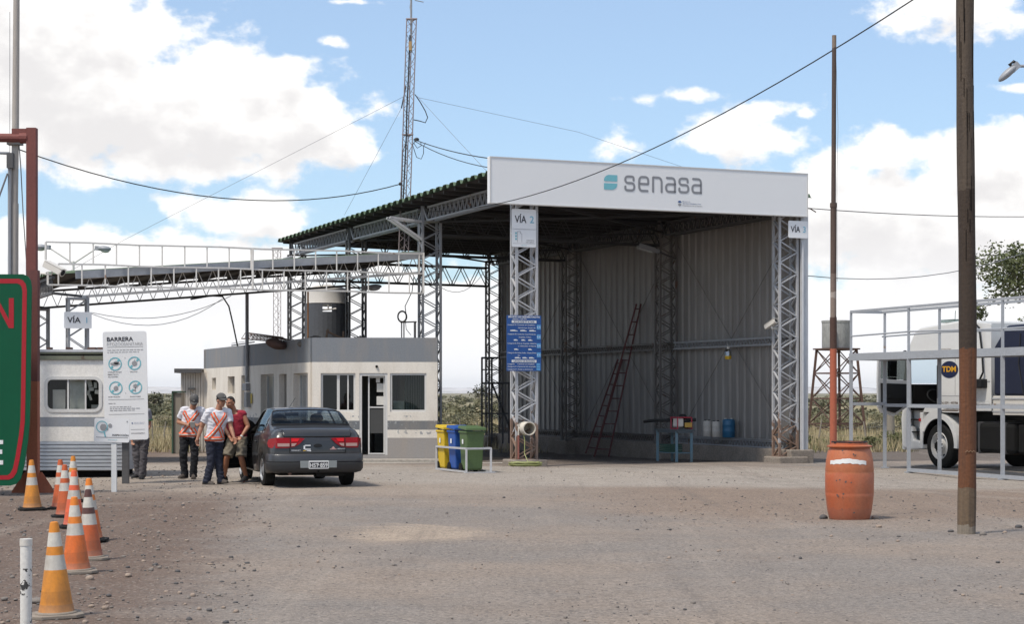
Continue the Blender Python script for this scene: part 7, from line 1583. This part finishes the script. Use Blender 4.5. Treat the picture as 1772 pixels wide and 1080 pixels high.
mb = MB(); mb.box((0, yb2, .425), (.66, .012, .125)); cpart('plate_recess', mb, mat('reflector_silver', (.23, .25, .25), (.18, .2, .2), scale=30, rough=.4), bevel=.008)
P = Panel(V((-.18, yb2 - .012, .492)), V((1, 0, 0)), .36, .145); pl = MB(); P.board(pl, .01, .012); plo = cpart('number_plate', pl, M['white_paint'])
mb = MB(); P.rect(mb, .035, .16, .965, .88, .002); cpart('plate_field', mb, M['ink'], plo)
mb = MB(); P.text(mb, 'HST 859', .06, .94, .80, .50, .02, .004); P.rect(mb, .46, .46, .52, .58, .004); cpart('plate_text', mb, M['white_paint'], plo)
mb = MB(); mb.extr([(.075 * math.cos(g), .034 * math.sin(g)) for g in [2 * math.pi * k / 20 for k in range(20)]], .012, Matrix(((1, 0, 0, 0), (0, 0, -1, rearpt(0, .757).y - .002), (0, 1, 0, .757), (0, 0, 0, 1)))); cpart('badge', mb, M['black_plastic'], bevel=.003)
def decal(mb, t, x, z, w_, cap):
    a = rearpt(x, z, .005); b_ = rearpt(x + w_, z, .005); p = Panel(a, (b_ - a), w_, .1); p.text(mb, t, 0, 1, 0, cap * 10, .012, .002)
for a_ in (('RENAULT', -.47, .665, .16, .02), ('MEGANE', .36, .69, .14, .018)): mb = MB(); decal(mb, *a_); cpart('badge_lettering', mb, M['sign_white2'])
mb = MB(); P2 = Panel(rearpt(-.27, .77, .006), rearpt(-.13, .77, .006) - rearpt(-.27, .77, .006), .14, .1)
P2.rect(mb, .25, .0, 1, .18, .001); P2.rect(mb, .1, .12, .3, .75, .001); P2.rect(mb, .25, .68, 1, .86, .001); P2.rect(mb, .5, .95, 1.05, 1.35, .001); cpart('sticker', mb, M['sign_white2'])
mb = MB(); P2.rect(mb, .05, .95, .42, 1.35, .001); cpart('sticker', mb, mat('sticker_yellow', (.7, .42, .02), rough=.5)); mb = MB(); P3 = Panel(rearpt(.22, .745, .006), rearpt(.34, .745, .006) - rearpt(.22, .745, .006), .12, .06); P3.poly(mb, [(.2, .75), (.8, .75), (.62, .25), (.5, .05), (.38, .25)], .001); P3.rect(mb, 0, .8, 1, 1, .001); cpart('sticker', mb, mat('sticker_pink', (.62, .35, .32), rough=.5))
# underside, exhaust, wheels
mb = MB(); mb.box((0, 1.2, .30), (1.3, 4.0, .16)); mb.box((0, -.55, .33), (1.45, .55, .12)); mb.tube([(-.5, 0, .29), (.5, 0, .29)], .05, 8); mb.box((.25, -.8, .27), (.5, .22, .14)); mb.tube([(.0, -1.0, .33), (0, -1.06, .30), (0, -1.1, .30)], .02, 6); mb.box((0, -.98, .30), (.14, .1, .05))
for wy in WC:
    for sg in (-1, 1):
        mb.box((sg * .50, wy, .45), (.05, .70, .50)); mb.box((sg * .66, wy, .665), (.30, .62, .03))
cpart('underbody', mb, TDK)
mb = MB(); mb.tube([(-.45, -.6, .27), (-.5, -.95, .26), (-.5, -1.05, .26)], .028, 10); cpart('exhaust', mb, M['rust'])
RIMM = mat('alloy_rim', (.34, .35, .36), (.26, .26, .27), scale=10, rough=.4, metal=.5)
for wy in WC:
    for sg in (-1, 1):
        Mw = Matrix.Translation((sg * .83, wy, .295)) @ Matrix.Rotation(R(90 * sg), 4, 'Y')
        mb = MB(); mb.lathe([(.19, -.19), (.27, -.20), (.295, -.185), (.297, -.10), (.295, -.02), (.27, .0), (.205, .0), (.195, -.01)], 36, Mw, cap=(True, False)); wo = cpart('wheel', mb, M['black'], smooth=40)
        mb = MB(); mb.lathe([(.205, .002), (.195, .006), (.185, -.012), (.17, -.03), (.08, -.018), (.06, -.005), (.0, -.004)], 30, Mw, cap=(False, False)); r_ = cpart('rim', mb, RIMM, wo)
        mb = MB()
        for k in range(6): g = 2 * math.pi * k / 6; mb.extr([(.10, -.022), (.165, -.036), (.165, .036), (.10, .022)], .006, Mw @ Matrix.Rotation(g, 4, 'Z') @ Matrix.Translation((0, 0, -.022)))
        cpart('rim_slot', mb, M['dark'], wo)
mb = MB(); mb.tube([(-.1, 1.3, 1.42), (-.02, 1.12, 1.60)], .004, 5); cpart('aerial', mb, M['black_plastic'])
mb = MB()
for sg in (1,): mb.box((sg * .855, 1.15, .80), (.03, .14, .035)); mb.box((sg * .862, 1.5, .56), (.012, 2.0, .05))
mb.box((-.858, .58, .80), (.03, .14, .035)); mb.box((-.862, .62, .56), (.012, .62, .05)); cpart('side_trim', mb, PLA, bevel=.006)
# ------------------------------------------------------------------ people
SK = mat('skin_tan', (.36, .175, .105), (.29, .13, .08), scale=9, rough=.55, fine=.05); SK2 = mat('skin_ruddy', (.35, .155, .085), (.28, .115, .065), scale=9, rough=.55, fine=.05)
HAIR = mat('hair_dark', (.02, .015, .012), rough=.8); TEE = mat('tee_white', (.66, .65, .68), (.56, .55, .60), scale=7, amt=.8, rough=.9, bump=.3, fine=.05); CAPM = mat('cap_grey', (.085, .082, .08), (.07, .066, .065), scale=20, rough=.9)
BLK = mat('trousers_black', (.008, .008, .011), (.013, .013, .016), scale=6, rough=.9, bump=.3); NAVY = mat('trousers_navy', (.013, .016, .032), (.022, .025, .042), scale=6, amt=.9, rough=.9, bump=.3); GRY = mat('trousers_grey', (.085, .078, .085), (.06, .055, .06), scale=6, rough=.9, bump=.3); KHK = mat('shorts_khaki', (.185, .16, .12), (.14, .12, .09), scale=7, rough=.9, bump=.3)
REDT = mat('vest_red', (.26, .012, .03), (.20, .01, .022), scale=6, rough=.9, bump=.25); ORG = mat('hi_vis_orange', (.85, .12, .03), rough=.7, fine=.03); SIL = mat('reflective_silver', (.52, .50, .46), rough=.5, fine=.05); SHOE = mat('shoe_brown', (.07, .055, .045), (.05, .04, .035), scale=12, rough=.8); SHB = mat('shoe_black', (.018, .017, .018), rough=.6); EYEM = mat('eye_dark', (.02, .015, .012), rough=.3); SRED = mat('shoe_red', (.5, .03, .02), rough=.6); PAP = M['paper']
def ring(c, lat, fwd, a, b_, n=20):
    return [c + lat * (a * math.cos(2 * math.pi * k / n)) + fwd * (b_ * (abs(math.sin(2 * math.pi * k / n)) ** .9) * (1 if k <= n / 2 else -1)) for k in range(n)]
def folds(o, amp, sc=9.0):
    """creases of worn cloth: push the surface in and out along its normal"""
    me = o.data; nn = [v.normal.copy() for v in me.vertices]
    for v, n in zip(me.vertices, nn):
        p = v.co; q = V((p.x * sc + p.z * sc * .5, p.y * sc, p.z * sc * 1.5)); f = 1 - abs(noise.noise(q)) * 2.2; v.co = p + n * amp * (f - .4 + .5 * noise.noise(p * sc * 2.3))
    me.update(); return o
def lerp(a, b_, t): return a + (b_ - a) * t
class Fig:
    def __init__(s, name_label, Y, j, skin, face, group=None):
        """j: joint -> (px, py, dy) in the surveyed view at distance Y; face = direction the face looks"""
        s.Y = Y; J = {k: V(((q[0] - CX) / F * (Y + q[2]), Y + q[2], EYE + (CY - q[1]) / F * (Y + q[2]))) for k, q in j.items()}; s.J = J; s.skin = skin
        base = (J['an0'] + J['an1']) / 2; base.z = 0; s.root = thing('person', name_label, 'person', base)
        s.up = (J['neck'] - J['hip']).normalized(); l = (J['sh1'] - J['sh0']).normalized(); s.lat = l; s.fwd = s.up.cross(l).normalized()     # fwd: away from or towards the viewer, fixed below
        s.fwd = -s.fwd if s.fwd.dot(V(face)) < 0 else s.fwd
        s.face = V(face).normalized(); s.extra = []
    def torso_rings(s, e=0.0, bot=-.10, top=1.0, belly=.0):
        J = s.J; hip, neck = J['hip'], J['neck']; L_ = neck - hip; hl = (J['h1'] - J['h0']).normalized(); out = []
        W_ = [(-.16, .150, .105), (-.08, .168, .118), (.0, .170, .118), (.15, .158, .110 + belly), (.30, .156, .108 + belly), (.50, .170, .112 + belly * .5), (.68, .185, .115), (.82, .178, .105), (.90, .140, .085), (.96, .085, .068), (1.02, .062, .062)]
        for t, a, b_ in W_:
            if t < bot - .001 or t > top + .001: continue
            lt = (hl * (1 - max(0, min(1, t))) + s.lat * max(0, min(1, t))).normalized(); lt = (lt - s.up * lt.dot(s.up)).normalized(); f = s.up.cross(lt); out.append(ring(hip + L_ * t, lt, f, a + e, b_ + e))
        return out
    def hand(s, mb, wr, el, cn, fdir, thumb, curl=.6, sc=1.0):
        d = (cn - wr).normalized(); f = V(fdir) - d * V(fdir).dot(d); f = f.normalized(); side = d.cross(f).normalized(); side = side if side.dot(V(thumb)) > 0 else -side
        palm = wr + d * .045 * sc; mb.ellipsoid(palm + d * .01, (.042 * sc, .015 * sc, .052 * sc), Matrix((side, f, d)).transposed(), 12, 8); mb.capsule(wr - d * .02, .026 * sc, wr + d * .02, .027 * sc)
        for k, (o, ln) in enumerate(((.030, .072), (.010, .080), (-.011, .074), (-.030, .058))):
            p = palm + d * .045 * sc + side * o * sc; ang = curl * (.55 + .1 * k); q = p + (d * math.cos(ang) + f * math.sin(ang)) * ln * .45 * sc; r_ = q + (d * math.cos(ang * 1.9) + f * math.sin(ang * 1.9)) * ln * .32 * sc; t = r_ + (d * math.cos(ang * 2.6) + f * math.sin(ang * 2.6)) * ln * .23 * sc
            for a, ra, b_, rb in ((palm + side * o * .8 * sc, .0095, p, .0095), (p, .0092, q, .0086), (q, .0086, r_, .0078), (r_, .0078, t, .0068)): mb.capsule(a, ra * sc, b_, rb * sc, 8)
        p = palm - d * .015 * sc + side * .034 * sc; q = p + (side * .7 + d * .7 + f * .2).normalized() * .036 * sc; t = q + (d * .85 + side * .25 + f * .4).normalized() * .03 * sc; mb.capsule(palm - d * .02 * sc + side * .015 * sc, .013 * sc, p, .0125 * sc, 8); mb.capsule(p, .0115 * sc, q, .010 * sc, 8); mb.capsule(q, .010 * sc, t, .008 * sc, 8)
    def build_body(s, curl=.6, belly=0.0, bare_legs=True, curls=None):
        J = s.J; mb = MB(); mb.loft(s.torso_rings(0, belly=belly))
        hd = J['head']; f = s.face; up = V((0, 0, 1)); up = (up - f * up.dot(f)).normalized(); sd = f.cross(up).normalized(); s.hu, s.hs = up, sd; rot = Matrix((sd, f, up)).transposed(); s.hrot = rot
        mb.capsule(J['neck'] - s.up * .05, .064, lerp(J['neck'], hd, .55), .056); mb.ellipsoid(hd + up * .022 - f * .012, (.074, .094, .098), rot, 18, 12); mb.ellipsoid(hd - up * .035 + f * .022, (.060, .066, .082), rot, 16, 10); mb.ellipsoid(hd - up * .098 + f * .060, (.026, .022, .020), rot, 10, 6)
        mb.capsule(hd + up * .018 + f * .086, .011, hd - up * .026 + f * .106, .016, 8); mb.ellipsoid(hd - up * .03 + f * .094, (.019, .012, .010), rot, 8, 6)
        for sg in (-1, 1):
            mb.ellipsoid(hd - f * .008 + sd * sg * .078 - up * .01, (.011, .022, .034), rot, 8, 8); mb.capsule(hd + up * .030 + f * .080 + sd * sg * .016, .009, hd + up * .028 + f * .068 + sd * sg * .046, .008, 8); mb.ellipsoid(hd - up * .022 + f * .068 + sd * sg * .036, (.024, .018, .02), rot, 8, 6)
        mb.capsule(hd - up * .062 + f * .082 - sd * .018, .007, hd - up * .062 + f * .082 + sd * .018, .007, 8)
        for k in (0, 1):
            sh, el, wr, hn = J[f'sh{k}'], J[f'el{k}'], J[f'wr{k}'], J[f'hn{k}']
            mb.capsule(lerp(sh, J['neck'], .35), .060, sh, .064); mb.capsule(sh, .058, lerp(sh, el, .45), .052); mb.capsule(lerp(sh, el, .45), .052, el, .042); mb.capsule(el, .042, lerp(el, wr, .3), .043); mb.capsule(lerp(el, wr, .3), .043, wr, .027)
            s.hand(mb, wr, el, hn, s.hf[k] if hasattr(s, 'hf') else s.fwd, s.ht[k] if hasattr(s, 'ht') else s.fwd, (curls or (curl, curl))[k])
            h, kn, an = J[f'h{k}'], J[f'kn{k}'], J[f'an{k}']
            mb.capsule(h, .088, lerp(h, kn, .5), .074); mb.capsule(lerp(h, kn, .5), .074, kn, .054); mb.capsule(kn, .054, lerp(kn, an, .32), .058); mb.capsule(lerp(kn, an, .32), .058, an, .036); to = J[f'to{k}']; hl = an - (to - an) * .28; hl.z = to.z + .01
            mb.capsule(an, .036, hl, .026); mb.capsule(hl, .024, lerp(hl, to, .6), .024); mb.capsule(lerp(an, to, .3), .026, lerp(an, to, .8), .018)
        s.body = mb.build('body', s.skin, s.root, remesh=.0075)
        mb = MB()
        for sg in (-1, 1): mb.ellipsoid(hd + up * .010 + f * .0815 + sd * sg * .032, (.011, .006, .006), rot, 8, 6)
        mb.capsule(hd - up * .062 + f * .0885 - sd * .016, .0025, hd - up * .062 + f * .0885 + sd * .016, .0025, 6)
        mb.build('eyes', EYEM, s.root)
    def hair(s, m=HAIR, cap=None, brim=True, thin=False):
        hd, f, up, sd, rot = s.J['head'], s.face, s.hu, s.hs, s.hrot
        def shell(mb, ra, rb, rc, c, test, nu=28, nv=16):
            vs_ = []; fs = []; keep = {}
            for j in range(nv + 1):
                for k in range(nu):
                    ph, g = math.pi * j / nv, 2 * math.pi * k / nu; vs_.append(V((ra * math.sin(ph) * math.cos(g), rb * math.sin(ph) * math.sin(g), rc * math.cos(ph))))
            for j in range(nv):
                for k in range(nu):
                    q = (j * nu + k, (j + 1) * nu + k, (j + 1) * nu + (k + 1) % nu, j * nu + (k + 1) % nu); cc = sum((vs_[i] for i in q), V()) / 4
                    if test(cc): fs.append(q)
            mb.add([c + rot @ p for p in vs_], fs)
        mb = MB(); shell(mb, .080, .100, .104, hd + up * .022 - f * .012, lambda p: p.z > .052 + .25 * p.y if p.y > .02 else p.z > -.055 + max(0, p.y) * 2 and not (abs(p.x) > .06 and p.y > -.01 and p.z < -.0))
        h = mb.build('hair', m, s.root, smooth=180); sm_ = h.modifiers.new('s', 'SOLIDIFY'); sm_.thickness = .006
        if cap:
            mb = MB(); shell(mb, .092, .112, .105, hd + up * .040 - f * .008, lambda p: p.z > .012 - .08 * p.y); c = mb.build('cap', cap, s.root, smooth=180); sm_ = c.modifiers.new('s', 'SOLIDIFY'); sm_.thickness = .007
            mb = MB(); n = 14; vs_ = []
            for k in range(n + 1):
                g = R(18 + 144 * k / n)
                for rr, dz in ((.0, .0), (.075, -.022)):
                    x, y = (.088) * math.cos(g), .102 * math.sin(g) + rr * max(.0, math.sin(g)) ** .6; vs_.append(hd + up * (.052 - .022 * (1 - math.sin(g)) + dz) + f * (y - .008) + sd * x * (1 if rr == 0 else .93))
            mb.add(vs_, [(2 * k, 2 * k + 1, 2 * k + 3, 2 * k + 2) for k in range(n)]); b_ = mb.build('brim', cap, c, smooth=180); sm_ = b_.modifiers.new('s', 'SOLIDIFY'); sm_.thickness = .008
            mb = MB(); mb.ellipsoid(hd + up * .145 - f * .008, (.010, .010, .006)); mb.capsule(hd + up * .088 + f * .1 - sd * .016, .004, hd + up * .088 + f * .1 + sd * .016, .004, 6); mb.build('cap_mark', SIL, c)
    def shirt(s, m, sleeve=.62, e=.016, belly=.0, hem=-.10, collar=.985):
        J = s.J; mb = MB(); mb.loft(s.torso_rings(e, bot=hem, top=collar, belly=belly))
        for k in (0, 1):
            sh, el = J[f'sh{k}'], J[f'el{k}']; mb.capsule(lerp(sh, J['neck'], .40), .066, sh, .072)
            if sleeve: mb.tube([lerp(sh, J['neck'], .2), sh, lerp(sh, el, sleeve * .6), lerp(sh, el, sleeve)], [.07, .076, .073, .072], 16)
        s.sh = folds(mb.build('shirt', m, s.root, remesh=.010), .009)
    def pants(s, m, shorts=False, e=.014):
        J = s.J; mb = MB(); hip = J['hip']; hl = (J['h1'] - J['h0']).normalized(); f = s.up.cross(hl).normalized(); mb.loft([ring(hip + (J['neck'] - hip) * t, hl, f, a, b_) for t, a, b_ in ((-.17, .13, .10), (-.10, .176, .126), (0, .182, .130), (.10, .172, .122), (.14, .168, .118))])
        for k in (0, 1):
            h, kn, an = J[f'h{k}'], J[f'kn{k}'], J[f'an{k}']
            if shorts: q = lerp(h, kn, .93); mb.tube([h + ZUP * .05, lerp(h, kn, .4), q], [.105, .102, .104], 18)
            else:
                an2 = an - ZUP * .02; mb.tube([h + ZUP * .05, lerp(h, kn, .45), kn, lerp(kn, an, .45), lerp(kn, an, .8), an2 + (an - kn).normalized() * .03], [.104, .090, .076, .073, .070, .074], 18)
                mb.ellipsoid(lerp(kn, an, .80), (.078, .078, .03)); mb.ellipsoid(lerp(kn, an, .08) , (.079, .079, .03))
        s.pt = mb.build('shorts' if shorts else 'trousers', m, s.root, remesh=.010); folds(s.pt, .011)
    def shoes(s, m):
        J = s.J
        for k in (0, 1):
            an, to = J[f'an{k}'], J[f'to{k}']; d = V((to.x - an.x, to.y - an.y, 0)); fs = max(.9, (d.length + .045) / .195); d = d.normalized() if d.length > .01 else s.fwd; z = min(to.z, an.z) ; mb = MB(); sd = d.cross(ZUP); sole = to.z - .028
            rings = []
            for l, w_, h in ((-.09, .028, .05), (-.075, .038, .085), (-.02, .042, .10), (.05, .044, .085), (.11, .050, .065), (.16, .047, .05), (.195, .030, .035)):
                lt = max(0, min(1, (l + .02) / .2)); ctr = V((an.x, an.y, 0)) + d * l * fs; pitch = (an.z - .075 - sole); zz = sole + pitch * (1 - lt); n = 12; rings.append([ctr + sd * (w_ * math.cos(g)) + ZUP * (zz + (h * math.sin(g) if math.sin(g) > 0 else .012 * math.sin(g)) + .012) for g in [2 * math.pi * q / n for q in range(n)]])
            mb.loft(rings); mb.build('shoe', m, s.root, smooth=60, fixn=True)
    def straps(s):
        """orange bands with a silver stripe laid on the shirt: an X over the chest and a belt"""
        me = s.sh.data; o = world(s.sh); bvh = BVHTree.FromPolygons([o @ v.co for v in me.vertices], [tuple(p.vertices) for p in me.polygons]); J = s.J; ax = lambda t: lerp(J['hip'], J['neck'], t)
        def strip(path, w_, off):
            vs_ = []
            P_ = []
            for t, g in path:
                d = s.lat * math.cos(g) + s.fwd * math.sin(g); c = ax(t); hit = bvh.ray_cast(c + d * .6, -d); P_.append(((hit[0] if hit[0] else c + d * .15), (hit[1] if hit[0] else d)))
            for i in range(len(P_)):
                p, n = P_[i]; a = P_[max(0, i - 1)][0]; b_ = P_[min(len(P_) - 1, i + 1)][0]; t = (b_ - a).normalized(); sd = n.cross(t).normalized(); vs_ += [p + n * off + sd * w_ / 2, p + n * off - sd * w_ / 2]
            mb.add(vs_, [(2 * i, 2 * i + 1, 2 * i + 3, 2 * i + 2) for i in range(len(P_) - 1)])
        for nm, m, w_, off in (('hi_vis_strap', ORG, .084, .008), ('reflective_stripe', SIL, .028, .012)):
            mb = MB(); N_ = 30
            strip([(.02, 2 * math.pi * k / 48) for k in range(49)], w_ * .95, off)
            for a, b_ in ((R(28), R(150)), (R(152), R(30))):
                for sg in (1, -1): strip([(.04 + .84 * k / N_, (a + (b_ - a) * k / N_) * sg) for k in range(N_ + 1)], w_, off + (.003 if a > b_ else 0))
            st = mb.build(nm, m, s.root, smooth=180); so_ = st.modifiers.new('s', 'SOLIDIFY'); so_.thickness = .003

# man in a grey cap reading something in his hands
f1 = Fig('man in grey cap and black trousers looking down at his hands', 35.5, dict(head=(336, 694.5, -.07), neck=(333.5, 707, 0), sh0=(317.5, 710.5, -.02), sh1=(349.5, 710.5, -.02), el0=(309, 731, .03), wr0=(322, 735, -.24), hn0=(331, 735.5, -.31), el1=(354, 731, .03), wr1=(344, 736, -.24), hn1=(336.5, 736.5, -.31), hip=(327.5, 753, .02), h0=(319.8, 757, .02), h1=(335.8, 757, .02), kn0=(317.2, 787, -.02), kn1=(337, 788, .0), an0=(319.5, 822, .05), an1=(334.5, 822.5, .05), to0=(311.5, 826.2, -.16), to1=(335, 826.8, -.16)), SK, (.10, -.80, -.58))
f1.hf = [V((.3, -.5, .2)), V((-.3, -.5, .2))]; f1.ht = [V((0, -.2, 1))] * 2
f1.build_body(.9); f1.hair(cap=CAPM); f1.shirt(TEE, .66); f1.pants(BLK); f1.shoes(SHOE); f1.straps()
p = lerp(f1.J['hn0'], f1.J['hn1'], .5) + V((0, -.04, .01)); t = thing('receipt', 'small pale slip of paper held by the man looking down', 'paper', p); mb = MB(); mb.box(p, (.09, .012, .13), Matrix.Rotation(.5, 3, 'X')); mb.build('sheet', M['paper'], t)
# man in a grey cap striding past the car
f2 = Fig('man in grey cap and navy trousers striding past the car', 33.4, dict(head=(383.0, 693.5, -.03), neck=(377.8, 708, 0), sh0=(360.5, 714, -.10), sh1=(394.5, 713.5, .09), el0=(348.5, 740, -.05), wr0=(341.5, 760, -.12), hn0=(341, 768, -.15), el1=(399.5, 740, .03), wr1=(405, 757.5, -.08), hn1=(407.5, 765.5, -.11), hip=(371, 760, .0), h0=(365, 764, -.05), h1=(377.5, 764, .05), kn0=(365.5, 800, -.06), kn1=(378, 798, .03), an0=(357.5, 832.5, -.06), an1=(382.5, 831.5, .03), to0=(367, 838.0, -.12), to1=(391, 834.2, -.05)), SK, (.70, -.70, -.10))
f2.hf = [V((.8, -.5, 0)), V((-.5, -.6, 0))]; f2.ht = [V((.6, -.8, 0)), V((-.2, -1, 0))]
f2.build_body(.7); f2.hair(cap=CAPM); f2.shirt(TEE, .66); f2.pants(NAVY); f2.shoes(SHOE); f2.straps()
# driver in a red sleeveless shirt by the open door
f3 = Fig('dark haired man in red sleeveless shirt and khaki shorts by the car door', 34.25, dict(head=(398.5, 697.5, -.10), neck=(405.5, 711.5, -.02), sh0=(392.5, 718, .05), sh1=(420.5, 717, -.05), el0=(390.0, 742, .0), wr0=(398.0, 758, -.16), hn0=(404.0, 764, -.2), el1=(429.5, 738.5, -.08), wr1=(418.0, 756, -.22), hn1=(412.0, 762, -.27), hip=(410.5, 757.5, .02), h0=(403.0, 762, .0), h1=(418.5, 762, .0), kn0=(392.5, 792, -.12), kn1=(417.5, 792.5, -.10), an0=(388.0, 826, .02), an1=(425.5, 824, .06), to0=(380.5, 832.5, -.12), to1=(419.0, 832.5, -.10)), SK2, (-.45, -.86, -.16))
f3.hf = [V((.3, -.5, .2)), V((-.4, -.5, -.2))]; f3.ht = [V((.2, -.2, 1))] * 2
f3.build_body(.8, belly=.02); f3.hair(); f3.shirt(REDT, 0, .016, belly=.022, hem=-.16, collar=.95); f3.pants(KHK, True); f3.shoes(SHB)
d = (f3.J['wr1'] - f3.J['el1']).normalized(); mb = MB(); mb.tube([f3.J['wr1'] - d * .015, f3.J['wr1'] + d * .015], .033, 14); mb.build('watch', SIL, f3.root)
mb = MB(); mb.capsule(f3.J['to0'] - ZUP * .0, .03, f3.J['to0'] + V((.03, .02, .01)), .034); mb.capsule(f3.J['to1'] - ZUP * .004, .024, f3.J['to1'] + V((.03, .03, .0)), .026); mb.build('shoe_toe', SRED, f3.root, smooth=180)
# man half hidden behind the tall sign
f4 = Fig('man in grey trousers almost hidden behind the tall white sign', 35.6, dict(head=(241, 694, .0), neck=(241, 708, 0), sh0=(226, 713, 0), sh1=(255.5, 713, 0), el0=(224, 738, .02), wr0=(229, 758, -.05), hn0=(230, 766, -.06), el1=(258.5, 737, .02), wr1=(250, 752, -.2), hn1=(243, 754, -.24), hip=(242.5, 758, .02), h0=(235.5, 762, .02), h1=(250, 762, .02), kn0=(236.5, 793, .0), kn1=(248.5, 793, .0), an0=(240, 821, .06), an1=(246.5, 822, .02), to0=(231.5, 825.5, -.05), to1=(244, 827.2, -.19)), SK, (-.2, -.97, -.1))
f4.build_body(.6); f4.hair(); f4.shirt(mat('shirt_blue_grey', (.20, .20, .22), (.16, .16, .18), scale=6, rough=.9), .6); f4.pants(GRY); f4.shoes(SHB)
mb = MB(); d = (f4.J['el1'] - f4.J['sh1']).normalized(); q = lerp(f4.J['sh1'], f4.J['el1'], .60); mb.tube([q - d * .012, q + d * .012], .078, 14); mb.build('sleeve_band', mat('band_green', (.03, .16, .06), rough=.8), f4.root)
# ------------------------------------------------------------------ the dry air over the plain
hm = bpy.data.materials.new('plain_air'); hm.use_nodes = True; N = hm.node_tree.nodes; N.remove(N['Principled BSDF']); pv = N.new('ShaderNodeVolumePrincipled'); pv.inputs['Density'].default_value = .00006; pv.inputs['Color'].default_value = (.90, .94, 1, 1); pv.inputs['Anisotropy'].default_value = .2
hm.node_tree.links.new(pv.outputs[0], N['Material Output'].inputs['Volume'])
mb = MB(); mb.box((0, 4800, 29), (14400, 9800, 61)); struct(mb.build('haze', hm), 'stuff', 'pale dry haze over the plain', 'haze')
